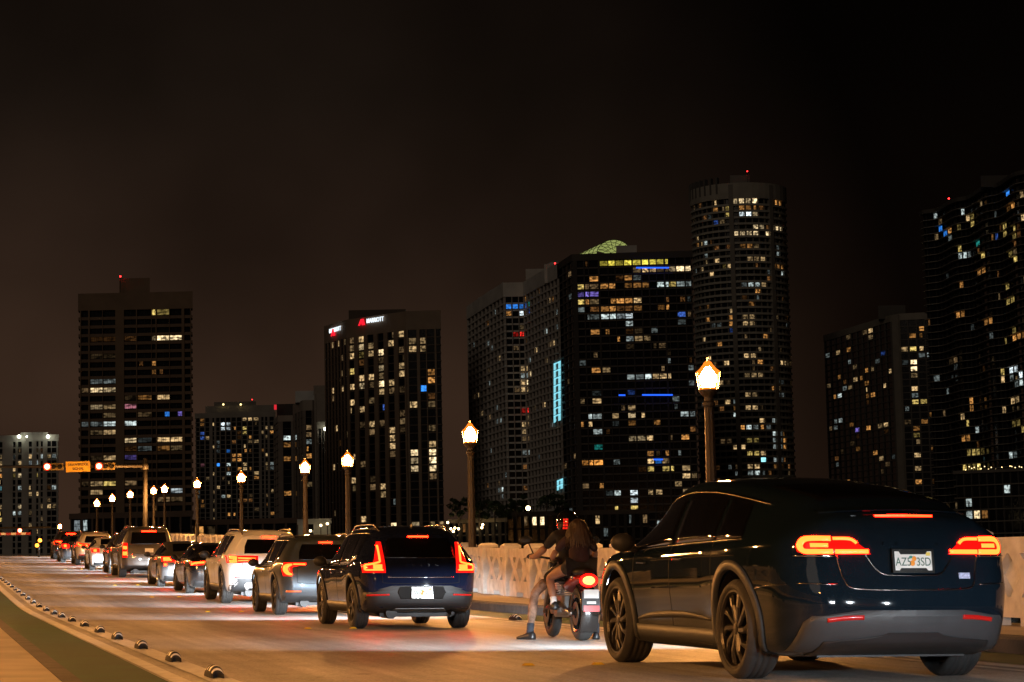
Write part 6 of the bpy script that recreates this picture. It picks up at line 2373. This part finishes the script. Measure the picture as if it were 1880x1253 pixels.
# cyan light frames on the stair balconies
m_cyan = mat('cyan_light', (0.1, 0.3, 0.35), 0.4, emit=(0.30, 0.85, 1.0), es=0.85, sample=False)
for (xa, xb, ya, yb, nr_) in ((1016.5, 1029.5, 668, 778, 8), (1022.5, 1033.5, 883, 902, 2)):
    for k in range(nr_):
        y0_, y1_ = lerp(ya, yb, k / nr_), lerp(ya, yb, (k + 0.93) / nr_)
        mb = MB()
        for (qa, qb, ra_, rb_) in ((xa, xb, y0_, y0_ + 2.6), (xa, xa + 3.8, y0_, y1_), (xb - 4.6, xb, y0_, y1_)):
            sl_ = -0.42
            cs = [(qa, ra_ + (qa - xa) * sl_), (qb, ra_ + (qb - xa) * sl_), (qb, rb_ + (qb - xa) * sl_), (qa, rb_ + (qa - xa) * sl_)]
            f_ = [on_face(x, y, bp[4], bp[5], 1.05) for x, y in cs]
            b_ = [on_face(x, y, bp[4], bp[5], 0.85) for x, y in cs]
            mb.add([v_ - V((r6['_cx'], r6['_cy'], r6['_z0'])) for v_ in f_ + b_], [(0, 1, 2, 3), (7, 6, 5, 4), (0, 4, 5, 1), (1, 5, 6, 2), (2, 6, 7, 3), (3, 7, 4, 0)])
        mb.build('light_frame', m_cyan, r6)

# dark twin slab with the arched glass roof
mm = (fac_mat('dark_render', (0.07, 0.058, 0.048)), fac_mat('dark_slab', (0.115, 0.097, 0.082)), fac_mat('dark_pier', (0.05, 0.042, 0.036)))
ZH, ZI = (1030, 430, 4.64), (1030, 690, 4.32)
lit7 = [(ZH, [(355, 205, 630, 265, 'YY'), (640, 205, 910, 265, 'YY'), (645, 285, 790, 330, 'W'), (790, 285, 910, 330, 'Wd'), (945, 290, 1080, 330, 'Wb'), (270, 350, 345, 395, 'O'), (545, 350, 595, 395, 'O'),
              (645, 350, 705, 395, 'Cd'), (100, 425, 165, 465, 'Y'), (180, 425, 350, 465, 'Wd'), (365, 430, 435, 465, 'O'), (525, 425, 640, 468, 'O'), (648, 420, 720, 468, 'O'), (820, 425, 910, 465, 'C'),
              (950, 420, 1000, 465, 'Y'), (1000, 420, 1085, 465, 'C'), (60, 490, 130, 550, 'Cd'), (135, 485, 180, 525, 'P'), (185, 485, 255, 530, 'P'), (265, 485, 350, 530, 'P'), (95, 565, 170, 610, 'Y'),
              (190, 555, 255, 600, 'O'), (275, 550, 355, 600, 'W'), (445, 555, 485, 600, 'O'), (505, 555, 640, 600, 'O'), (655, 555, 715, 600, 'W'), (1030, 560, 1070, 590, 'Od'), (280, 630, 345, 668, 'Od'),
              (370, 628, 485, 670, 'O'), (505, 628, 640, 670, 'Od'), (655, 628, 715, 670, 'O'), (830, 628, 915, 665, 'O'), (245, 690, 260, 720, 'C'), (285, 700, 355, 735, 'Cd'), (375, 690, 500, 740, 'C'),
              (505, 690, 645, 740, 'Cb'), (1010, 695, 1085, 725, 'Bd'), (530, 755, 650, 805, 'C'), (965, 755, 1090, 785, 'Cd'), (290, 830, 360, 865, 'O'), (385, 830, 415, 875, 'O'), (565, 830, 645, 870, 'Od'),
              (665, 830, 720, 870, 'Wd'), (770, 830, 825, 855, 'Cd'), (545, 895, 645, 940, 'C'), (665, 890, 735, 940, 'W'), (475, 895, 495, 935, 'O'), (545, 975, 635, 1000, 'Wd'), (300, 1165, 370, 1210, 'O'),
              (390, 1165, 445, 1205, 'W'), (550, 1165, 655, 1210, 'C'), (675, 1165, 745, 1210, 'C'), (770, 1165, 830, 1210, 'W'), (860, 1165, 945, 1205, 'W')]),
        (ZI, [(520, 90, 620, 130, 'Bd'), (285, 100, 320, 130, 'Cd'), (285, 160, 355, 195, 'W'), (530, 235, 608, 255, 'W'), (230, 285, 270, 310, 'C'), (290, 283, 355, 320, 'C'), (375, 290, 480, 320, 'W'),
              (503, 283, 628, 318, 'Wb'), (645, 280, 670, 320, 'W'), (970, 278, 1040, 300, 'C'), (218, 345, 255, 390, 'W'), (550, 350, 600, 380, 'O'), (750, 345, 785, 385, 'O'), (295, 415, 320, 450, 'C'),
              (540, 470, 635, 515, 'Wb'), (650, 475, 710, 510, 'W'), (975, 470, 1030, 505, 'O'), (300, 540, 365, 575, 'T'), (940, 590, 960, 635, 'C'), (655, 605, 705, 635, 'O'), (835, 600, 860, 630, 'O'),
              (165, 662, 375, 712, 'Ob'), (660, 665, 715, 690, 'W'), (735, 662, 810, 680, 'B'), (830, 660, 860, 695, 'W'), (655, 730, 705, 770, 'Y'), (825, 720, 900, 765, 'Y'), (990, 725, 1040, 760, 'W'),
              (990, 785, 1055, 810, 'W'), (935, 840, 985, 890, 'W'), (990, 920, 1060, 950, 'W'), (310, 865, 340, 905, 'O'), (395, 920, 465, 965, 'C'), (550, 920, 645, 960, 'Cb'), (670, 920, 705, 950, 'W'),
              (780, 912, 812, 955, 'W'), (553, 985, 645, 1028, 'Cb'), (555, 1048, 650, 1090, 'Y'), (420, 1055, 445, 1075, 'Y'), (250, 1130, 285, 1170, 'W'), (668, 1122, 692, 1165, 'C'), (763, 1120, 820, 1165, 'C'),
              (765, 1185, 815, 1215, 'C'), (150, 175, 182, 190, 'W'), (140, 355, 160, 370, 'O')])]
bp = [P(1037, 835), P(1062, 811), P(1282, 808)]
cols = [(1066, 1078), (1080, 1087), (1088, 1105), (1108, 1123), (1124, 1136), (1137, 1152), (1153, 1167), (1169, 1184), (1186, 1198), (1200, 1212), (1213, 1226), (1229, 1234), (1235, 1248), (1249, 1264), (1266, 1276)]
r7 = tower('apartment_tower', 'dark apartment tower with yellow-lit top floor and arched glass roof', bp, zrow(1170, 463, 808), 2.93, [3, cols], lit7, mats=mm, slab=(0.7, 0.55), pier=0.3, pier_out=0.05, parapet=2.6, seed=20, depth=34,
           rand=0.06, rand_keys=('Wd', 'Od', 'Cd'), sill=0.26, head=0.88, window_w=0.95)
# arched roof: ribs and purlins over lit glass
arch_m = mat('arch_glass_lit', (0.5, 0.5, 0.3), 0.4, emit=(0.65, 0.75, 0.22), es=0.42, var=(0.3, 0.3), sample=False)
p0 = unproj(1127, 466, 822)
mb = MB()
vs_, fs_ = [], []
nA, nB = 18, 5
for b_ in range(nB + 1):
    for a in range(nA + 1):
        th = math.pi * a / nA
        vs_.append((6.6 * math.cos(th) - b_ * 1.6, b_ * 2.2, 5.4 * math.sin(th) * (1 - 0.10 * b_)))
for b_ in range(nB):
    for a in range(nA):
        k = b_ * (nA + 1) + a
        fs_.append((k, k + 1, k + nA + 2, k + nA + 1))
mb.add(vs_, fs_)
ar = mb.build('arched_glass_roof', arch_m, r7, loc=(p0.x - r7['_cx'], p0.y - r7['_cy'], p0.z - r7['_z0']), rot=(0, 0, -YAW))
mb = MB()
for b_ in range(nB + 1):
    mb.tube([V(vs_[b_ * (nA + 1) + a]) + V((0, -0.05, 0.05)) for a in range(nA + 1)], 0.14, 4)
for a in range(1, nA, 2):
    mb.tube([V(vs_[b_ * (nA + 1) + a]) + V((0, -0.05, 0.05)) for b_ in range(nB + 1)], 0.10, 4)
for s in range(1, 9):
    th = math.pi * s / 9
    mb.tube([(6.6 * math.cos(th) * .35, -0.1, 5.4 * math.sin(th) * .35), (6.6 * math.cos(th), -0.1, 5.4 * math.sin(th))], 0.10, 4)
mb.build('roof_rib', fac_mat('rib_steel', (0.10, 0.10, 0.06)), ar)
roof_box(r7, 'lift_house', 1131, 1169, 815, 451, zrow(1150, 470, 815), fac_mat('pale_house', (0.5, 0.48, 0.45)), 8)
# blue LED strings along two balconies
m_led = mat('blue_led', (0.0, 0.05, 0.5), 0.4, emit=(0.02, 0.12, 1.0), es=1.6, sample=False)
for xa, xb, py in ((1179, 1235, 725.5), (1136, 1148, 726), (1200, 1217, 844), (1168, 1228, 492)):
    a, b = unproj(xa, py, 806), unproj(xb, py, 806)
    mb = MB()
    mb.tube([a, b], 0.28, 5)
    me = mb.me('led_string', m_led)
    me.transform(Matrix.Translation((-r7['_cx'], -r7['_cy'], -r7['_z0'])))
    obj('led_string', me, r7)

# round tower
mm = (fac_mat('round_render', (0.33, 0.30, 0.25)), fac_mat('round_slab', (0.38, 0.36, 0.31)), fac_mat('round_pier', (0.20, 0.18, 0.155)))
ZJ, ZK = (1255, 310, 5.967), (1230, 300, 2.089)
lit8 = [(ZJ, [(555, 350, 710, 405, 'Wb'), (720, 340, 835, 390, 'Wb'), (960, 360, 1060, 420, 'O'), (335, 400, 385, 450, 'O'), (430, 385, 452, 435, 'W'), (475, 435, 530, 490, 'Y'), (630, 425, 705, 460, 'O'),
              (615, 505, 715, 545, 'Cb'), (740, 490, 825, 540, 'Wb'), (340, 540, 400, 600, 'Bd'), (415, 535, 455, 590, 'W'), (225, 510, 265, 560, 'Od'), (560, 650, 720, 715, 'Wb'), (740, 635, 850, 690, 'Wb'),
              (905, 640, 1075, 715, 'Wb'), (640, 800, 720, 840, 'O'), (755, 790, 835, 840, 'W'), (490, 815, 555, 865, 'Od'), (245, 805, 270, 860, 'C'), (990, 870, 1035, 930, 'C'), (670, 935, 865, 1000, 'W'),
              (990, 1020, 1090, 1080, 'O'), (445, 1055, 480, 1110, 'Y'), (500, 1070, 560, 1095, 'W'), (1060, 1125, 1080, 1155, 'C'), (925, 1170, 975, 1210, 'Od'), (360, 845, 405, 895, 'Od')]),
        (ZK, [(270, 465, 315, 480, 'C'), (320, 455, 352, 472, 'C'), (232, 595, 260, 615, 'O'), (290, 592, 318, 610, 'W'), (235, 622, 260, 645, 'Bd'), (145, 588, 160, 605, 'O'), (295, 720, 320, 745, 'W'),
              (415, 745, 458, 770, 'W'), (210, 757, 230, 780, 'W'), (195, 845, 215, 858, 'W'), (295, 805, 328, 822, 'W'), (340, 805, 365, 820, 'W'), (300, 880, 330, 908, 'W'), (300, 935, 335, 955, 'W'),
              (345, 990, 375, 1005, 'W'), (305, 995, 335, 1010, 'C'), (400, 990, 415, 1005, 'C'), (400, 1040, 425, 1060, 'C'), (400, 1070, 425, 1090, 'C'), (305, 1045, 340, 1062, 'Y'), (305, 1097, 340, 1115, 'Y'),
              (310, 1150, 345, 1168, 'W'), (405, 1120, 430, 1140, 'C'), (350, 1125, 370, 1140, 'CY'), (310, 1178, 345, 1200, 'C'), (405, 1150, 425, 1165, 'O'), (435, 1065, 448, 1085, 'O'), (255, 965, 270, 985, 'C'),
              (190, 680, 205, 700, 'O'), (295, 540, 315, 555, 'O'), (205, 1050, 245, 1070, 'Wd'), (255, 1072, 280, 1088, 'W'), (410, 890, 430, 900, 'C'), (400, 830, 440, 845, 'Cd')])]
D = 940
cc = unproj(1366, 700, D + 20)
rad = 20.6
fc = math.atan2(-cc.y, -cc.x)
nseg = 24
rp = [V((cc.x + rad * math.cos(fc - R(100) + R(200) * k / nseg), cc.y + rad * math.sin(fc - R(100) + R(200) * k / nseg))) for k in range(nseg + 1)]
if proj((rp[0].x, rp[0].y, 50))[0] > proj((rp[-1].x, rp[-1].y, 50))[0]:
    rp.reverse()
r8 = tower('apartment_tower', 'tall round apartment tower with curved balconies behind the nearest street lamp', rp, zrow(1355, 337, D), 2.88, 1, lit8, mats=mm, slab=(1.3, 0.95), pier=0.4, pier_out=-0.6, parapet=7.0, seed=21, depth=12,
           rand=0.11, rand_keys=('Wd', 'Od', 'W', 'Cd', 'O'), sill=0.22, head=0.98)
for k in (11, 17):
    a = rp[k]
    q = MB()
    d2 = V((a.x - cc.x, a.y - cc.y)).normalized()
    q.box(-1.0, 1.0, -1.6, 0.2, 0, zrow(1355, 340, D) + 2.5)
    q.build('rib', mm[2], r8, loc=(a.x - r8['_cx'], a.y - r8['_cy'], 0), rot=(0, 0, math.atan2(d2.y, d2.x) + R(90)))
for k in range(0, 10):
    a = rp[k]
    q = MB()
    d2 = V((a.x - cc.x, a.y - cc.y)).normalized()
    q.box(-0.45, 0.45, -1.6, 0.2, 0, 7.5)
    q.build('crown_fin', fac_mat('fin_dark', (0.1, 0.09, 0.08)), r8, loc=(a.x - r8['_cx'], a.y - r8['_cy'], zrow(1355, 337, D) - 4.5 + 2.5), rot=(0, 0, math.atan2(d2.y, d2.x) + R(90)))
roof_box(r8, 'roof_plant_room', 1340, 1376, D + 22, 322, zrow(1355, 345, D), mm[2], 10)
beacon(r8, 1372, 315, D + 20, 0.28)

# slab with pale corner pier
mm = (fac_mat('right_render', (0.24, 0.215, 0.18)), fac_mat('right_slab', (0.10, 0.09, 0.08)), fac_mat('right_pier', (0.10, 0.09, 0.08)))
ZL = (1500, 300, 1.842)
lit9 = [(ZL, [(95, 590, 105, 608, 'W'), (155, 570, 165, 588, 'W'), (180, 565, 188, 585, 'W'), (210, 638, 240, 655, 'Bd'), (130, 690, 142, 705, 'W'), (130, 715, 142, 730, 'W'), (185, 780, 200, 800, 'O'), (80, 865, 95, 888, 'C'),
              (125, 898, 150, 915, 'P'), (110, 757, 118, 770, 'W'), (160, 765, 168, 780, 'W'), (78, 785, 88, 800, 'C'), (170, 890, 182, 910, 'O'), (140, 960, 152, 980, 'O'), (210, 880, 250, 905, 'W'),
              (265, 895, 280, 908, 'R'), (205, 995, 225, 1010, 'W'), (275, 1035, 285, 1050, 'C'), (320, 575, 345, 590, 'O'), (355, 550, 370, 570, 'O'), (325, 618, 345, 640, 'Y'), (355, 640, 382, 658, 'C'),
              (322, 660, 350, 680, 'Wb'), (322, 685, 350, 705, 'Wb'), (325, 708, 352, 725, 'W'), (330, 755, 355, 770, 'W'), (393, 755, 418, 770, 'C'), (332, 795, 368, 815, 'Y'), (385, 575, 410, 590, 'O'),
              (385, 600, 412, 625, 'O'), (365, 845, 390, 860, 'O'), (367, 862, 388, 880, 'O'), (398, 865, 420, 880, 'O'), (335, 908, 360, 925, 'Y'), (340, 935, 352, 955, 'W'), (340, 975, 360, 995, 'W'),
              (395, 820, 405, 838, 'Y'), (330, 1020, 365, 1045, 'W'), (405, 1000, 430, 1015, 'O'), (410, 1020, 425, 1040, 'C'), (345, 1065, 360, 1085, 'O'), (408, 1090, 420, 1100, 'W')])]
bp = [P(1525, 1030), P(1649, 950), P(1664, 945), P(1742, 940)]
r9 = tower('apartment_building', 'wide dark apartment slab with a pale corner pier left of the wavy tower', bp, zrow(1650, 578, 948), 2.95, [12, [(1654, 1659)], 5], lit9, mats=mm, slab=(0.5, 0.5), pier=0.5, pier_out=0.1, parapet=3.0, seed=22,
           depth=22, rand=0.11, rand_keys=('Wd', 'Od', 'W', 'Cd', 'O'))
q = MB()
a, b = bp[1], bp[2]
d2 = (b - a).normalized()
q.box(-2.2, 2.2, -0.3, 0.9, 0, zrow(1650, 578, 948) + 2.5 - 0.5)
c_ = (a + b) / 2 - (a + b).normalized() * 1.6
q.build('corner_pier', mm[0], r9, loc=(c_.x - r9['_cx'], c_.y - r9['_cy'], 0), rot=(0, 0, math.atan2(d2.y, d2.x)))
roof_box(r9, 'lift_house', 1612, 1662, 955, 561, zrow(1650, 582, 948), mm[2], 12)
roof_box(r9, 'roof_plant_room', 1526, 1560, 1020, 614, zrow(1540, 625, 1020), mm[2], 12)

# wavy tower
mm = (fac_mat('wavy_render', (0.08, 0.072, 0.062)), fac_mat('wavy_slab', (0.30, 0.275, 0.24)), fac_mat('wavy_pier', (0.03, 0.027, 0.024)))
ZM = (1690, 310, 5.01)
lit10 = [(ZM, [(750, 215, 830, 255, 'B'), (755, 340, 880, 380, 'O'), (370, 350, 400, 385, 'C'), (110, 450, 148, 485, 'C'), (325, 500, 350, 540, 'Y'), (465, 455, 490, 490, 'Y'), (470, 515, 490, 540, 'Y'),
               (190, 560, 235, 595, 'B'), (245, 540, 268, 570, 'O'), (115, 590, 145, 625, 'W'), (775, 595, 895, 640, 'Y'), (705, 630, 730, 660, 'Bd'), (665, 640, 690, 665, 'O'), (515, 690, 540, 735, 'T'),
               (340, 800, 455, 845, 'C'), (580, 810, 605, 835, 'Y'), (805, 795, 905, 840, 'Y'), (490, 935, 610, 985, 'O'), (800, 1070, 920, 1110, 'Y'), (735, 1190, 935, 1245, 'Y'), (360, 1075, 385, 1110, 'O'),
               (920, 190, 950, 230, 'W')]),
         (ZL, [(530, 525, 600, 545, 'O'), (655, 580, 700, 595, 'O'), (650, 700, 700, 715, 'Cb'), (650, 730, 700, 745, 'C'), (625, 715, 640, 745, 'W'), (510, 805, 535, 825, 'O'), (660, 800, 700, 820, 'W'),
               (660, 880, 700, 900, 'Y'), (540, 900, 552, 918, 'C'), (490, 930, 525, 940, 'O'), (510, 975, 560, 985, 'Y'), (500, 1020, 560, 1032, 'Y'), (655, 985, 665, 995, 'C'), (470, 510, 497, 530, 'O'),
               (440, 655, 470, 670, 'Wd')])]
wp = []
for k in range(29):
    t = k / 28
    px = lerp(1727, 1965, t)
    D = lerp(868, 752, t) + 3.2 * math.sin(t * 26.0)
    wp.append(P(px, D, 700))
a0 = wp[0]
wp = [a0 + V((0.8, 9)), a0 + V((-1.6, 5.5)), a0 + V((-2.0, 2.5))] + wp
r10 = tower('apartment_tower', 'tall dark tower with wavy balcony edges at the right border', wp, zrow(1700, 385, 868), 2.9, 1, lit10, mats=mm, slab=(1.6, 0.22), pier=0.3, pier_out=-1.2, parapet=1.6, mull=0, seed=23, depth=24, rand=0.05,
            rand_keys=('Wd', 'Od', 'Y', 'Cd', 'W'), sill=0.10, head=0.92)
roof_box(r10, 'roof_plant_room', 1800, 1890, 810, 322, zrow(1800, 360, 830), mm[0], 12)
beacon(r10, 1742, 365, 860, 0.35, None, 3)

# low podium on the right
mm = (fac_mat('podium_render', (0.14, 0.125, 0.11)), fac_mat('podium_slab', (0.16, 0.145, 0.125)), fac_mat('podium_pier', (0.06, 0.055, 0.05)))
lit11 = [(ZL, [(530, 1075, 550, 1090, 'Cb'), (630, 1075, 650, 1090, 'W'), (630, 1097, 652, 1115, 'C'), (505, 1127, 525, 1140, 'C'), (540, 1175, 560, 1195, 'Wb'), (568, 1175, 588, 1192, 'O'), (510, 1175, 528, 1195, 'C')])]
D = 640
r11 = tower('podium_building', 'low dark podium with thin floor bands below the wavy tower', [P(1757, D), P(1960, D - 20)], zrow(1800, 864, D), 3.6, [14], lit11, mats=mm, slab=(0.8, 0.35), pier=0.3, pier_out=-0.4, parapet=1.0, seed=24, depth=20)
for k in range(18):
    px = 1772 + k * 6.2 + rnd.uniform(-2, 2)
    beacon(r11, px, 861 + rnd.uniform(-6, 2), D + 2, 0.16, mat('terrace_bulb', (0.8, 0.6, 0.3), 0.4, emit=(1, 0.7, 0.3), es=4.0, sample=False), 1.0)

# low buildings along the shore
mm = (fac_mat('shore_render', (0.15, 0.10, 0.075)), fac_mat('shore_slab', (0.12, 0.085, 0.065)), fac_mat('shore_pier', (0.14, 0.10, 0.075)))
D = 600
r12 = tower('shop_row', 'low dark brown row of shopfronts below the grey apartment tower', [P(355, D), P(546, D)], zrow(450, 953, D), 4.5, [9], [((340, 660, 3.914), [(105, 1205, 120, 1240, 'O'), (145, 1210, 200, 1240, 'Wd')])], mats=mm,
            slab=(0.4, 0.5), pier=0.5, parapet=1.5, seed=25, depth=20)
D = 585
r12c = tower('shop_row', 'dark low block with lit ends under the brown slab tower', [P(130, D), P(352, D)], zrow(250, 941, D), 4.5, [11], [((0, 830, 6.267), [(855, 790, 920, 820, 'Cb'), (930, 760, 975, 780, 'Cb'), (930, 800, 975, 830, 'C')])], mats=mm,
             slab=(0.4, 0.5), pier=0.5, parapet=1.5, seed=27, depth=20)
mm2 = (fac_mat('white_box_render', (0.62, 0.64, 0.60)), fac_mat('white_box_slab', (0.5, 0.5, 0.48)), fac_mat('white_box_pier', (0.6, 0.62, 0.58)))
D = 580
r12b = tower('store_building', 'small pale flat-roofed building below the hotel', [P(547, D), P(606, D)], zrow(575, 953, D), 3.4, [[(560, 572)]], (), mats=(mm2[0],) * 3, slab=(0.2, 0.2), parapet=1.4, seed=26, depth=14, mull=0)
for px, py in ((570, 975), (589, 965), (601, 962)):
    beacon(r12b, px, py, D - 4, 0.35, mat('yard_lamp', (0.8, 0.6, 0.3), 0.4, emit=(1, 0.7, 0.35), es=8.0, sample=False), 3.0)
mm = (fac_mat('shore2_render', (0.08, 0.06, 0.045)), fac_mat('shore2_slab', (0.07, 0.055, 0.04)), fac_mat('shore2_pier', (0.03, 0.024, 0.018)))
ZN = (820, 890, 4.947)
litS = [(ZN, [(570, 362, 628, 415, 'W'), (690, 285, 715, 320, 'Wd'), (800, 312, 870, 370, 'Wb'), (1325, 305, 1365, 360, 'W'), (1430, 450, 1500, 495, 'Cd'), (1680, 295, 1700, 350, 'Cd'), (1800, 295, 1835, 345, 'Wd')])]
D = 560
r13 = tower('low_house', 'low dark waterfront block with a few lit windows behind the motorcycle', [P(929, D), P(1190, D)], zrow(1050, 938, D), 3.3, [18], litS, mats=mm, slab=(0.3, 0.4), pier=0.8, pier_out=0.1, parapet=1.2, seed=28, depth=18)
mm = (fac_mat('shore3_render', (0.34, 0.28, 0.20)), fac_mat('shore3_slab', (0.28, 0.23, 0.17)), fac_mat('shore3_pier', (0.09, 0.07, 0.05)))
D = 545
r14 = tower('low_house', 'low tan terrace house with garden lights behind the second street lamp', [P(822, D), P(929, D - 6)], zrow(880, 953, D), 3.2, [9], [(ZN, [(140, 345, 165, 415, 'Od'), (180, 395, 210, 420, 'W'), (400, 300, 420, 370, 'Od')])], mats=mm,
            slab=(0.3, 0.35), pier=0.9, pier_out=0.1, parapet=1.0, seed=29, depth=16)
m_garden = mat('garden_lamp', (0.8, 0.6, 0.3), 0.4, emit=(1, 0.72, 0.35), es=12.0, sample=False)
for zx, zy in ((38, 402), (75, 395), (108, 402), (328, 365), (320, 392), (740, 215), (60, 425), (10, 345)):
    beacon(r14, ZN[0] + zx / ZN[2], ZN[1] + zy / ZN[2], D - 8, 0.30 if zx != 740 else 0.6, m_garden, 3.0)

# ------------------------------------------------------------------ trees on the shore
m_leafy = mat('night_foliage', (0.045, 0.07, 0.025), 0.7, var=(0.8, 0.5))
m_bark = mat('bark', (0.10, 0.075, 0.05), 0.9, var=(2, 0.3))


def tree(px, py_top, D, w_px, label, base_py=985, seed=0, palm=False):
    r_ = random.Random(seed)
    g = unproj(px, base_py, D)
    topz = unproj(px, py_top, D).z
    H = topz - g.z
    w = w_px * D / FPX
    t = thing('palm_tree' if palm else 'tree', label, 'tree', (g.x, g.y, g.z), 0, 'trees on the far shore')
    mb = MB()
    mb.tube([(0, 0, -3), (0.1, 0, H * .35), (0.25, 0.1, H * .62 if not palm else H * 0.9)], [0.05 * H * .5 + .1, 0.03 * H * .5 + .08, 0.06 * H * .3 + .06], 7)
    if not palm:
        for k in range(5):
            a = k * 1.26 + r_.random()
            mb.tube([(0.1, 0, H * (.35 + .05 * k)), (w * .28 * math.cos(a), w * .28 * math.sin(a), H * (.58 + .06 * k))], [0.02 * H * .5 + .05, 0.04], 5)
    mb.build('trunk', m_bark, t)
    vs_, fs_ = [], []

    def leaf(c, s, dr=None):
        a = V((r_.gauss(0, 1), r_.gauss(0, 1), r_.gauss(0, .6))).normalized() if dr is None else dr
        b = a.cross(V((r_.gauss(0, 1), r_.gauss(0, 1), r_.gauss(0, 1)))).normalized()
        k = len(vs_)
        vs_.extend([c - a * s, c + b * s * .5, c + a * s, c - b * s * .5])
        fs_.append((k, k + 1, k + 2, k + 3))
    if palm:
        top = V((0.25, 0.1, H * 0.9))
        for k in range(15):
            a = k * 2.4
            el = r_.uniform(-0.1, 0.9)
            prev = top
            L = w * 0.5 * r_.uniform(.85, 1.1)
            for q in range(1, 10):
                s_ = q / 9
                p_ = top + V((math.cos(a) * L * s_, math.sin(a) * L * s_, L * (el * s_ - 1.1 * s_ * s_)))
                for e in (-1, 1):
                    side = V((-math.sin(a), math.cos(a), -0.5)) * e
                    leaf(p_ + side * 0.35, 0.45, (side + (p_ - prev).normalized() * 0.6).normalized())
                prev = p_
    else:
        cl = []
        for k in range(16):
            a = r_.uniform(0, 6.28)
            rr = w * .40 * math.sqrt(r_.random())
            cl.append((V((rr * math.cos(a), rr * math.sin(a), H * r_.uniform(.5, .90) - 0.1 * rr)), w * r_.uniform(.09, .17)))
        for c, rad_ in cl:
            for q in range(70):
                d = V((r_.gauss(0, 1), r_.gauss(0, 1), r_.gauss(0, 1))).normalized() * rad_ * r_.random() ** .4
                d.z *= .75
                leaf(c + d, r_.uniform(.22, .5))
    me = mesh('crown', vs_, fs_, m_leafy)
    obj('crown', me, t)
    return t


tree(842, 909, 540, 42, 'dark tree on the shore just right of the hotel', 985, 31)
tree(880, 912, 538, 50, 'broad dark tree behind the second street lamp', 985, 32)
tree(908, 918, 535, 30, 'slender palm in front of the pale block', 975, 33, True)
tree(948, 903, 550, 46, 'dark tree before the foot of the pale stepped block', 975, 34)
tree(1003, 910, 548, 36, 'palm lit from below in front of the pale block', 945, 35, True)
tree(1032, 902, 552, 44, 'dark round tree at the dark tower\'s left foot', 975, 36)
tree(925, 925, 552, 34, 'low shrubby tree between the palm and the pale block', 975, 37)
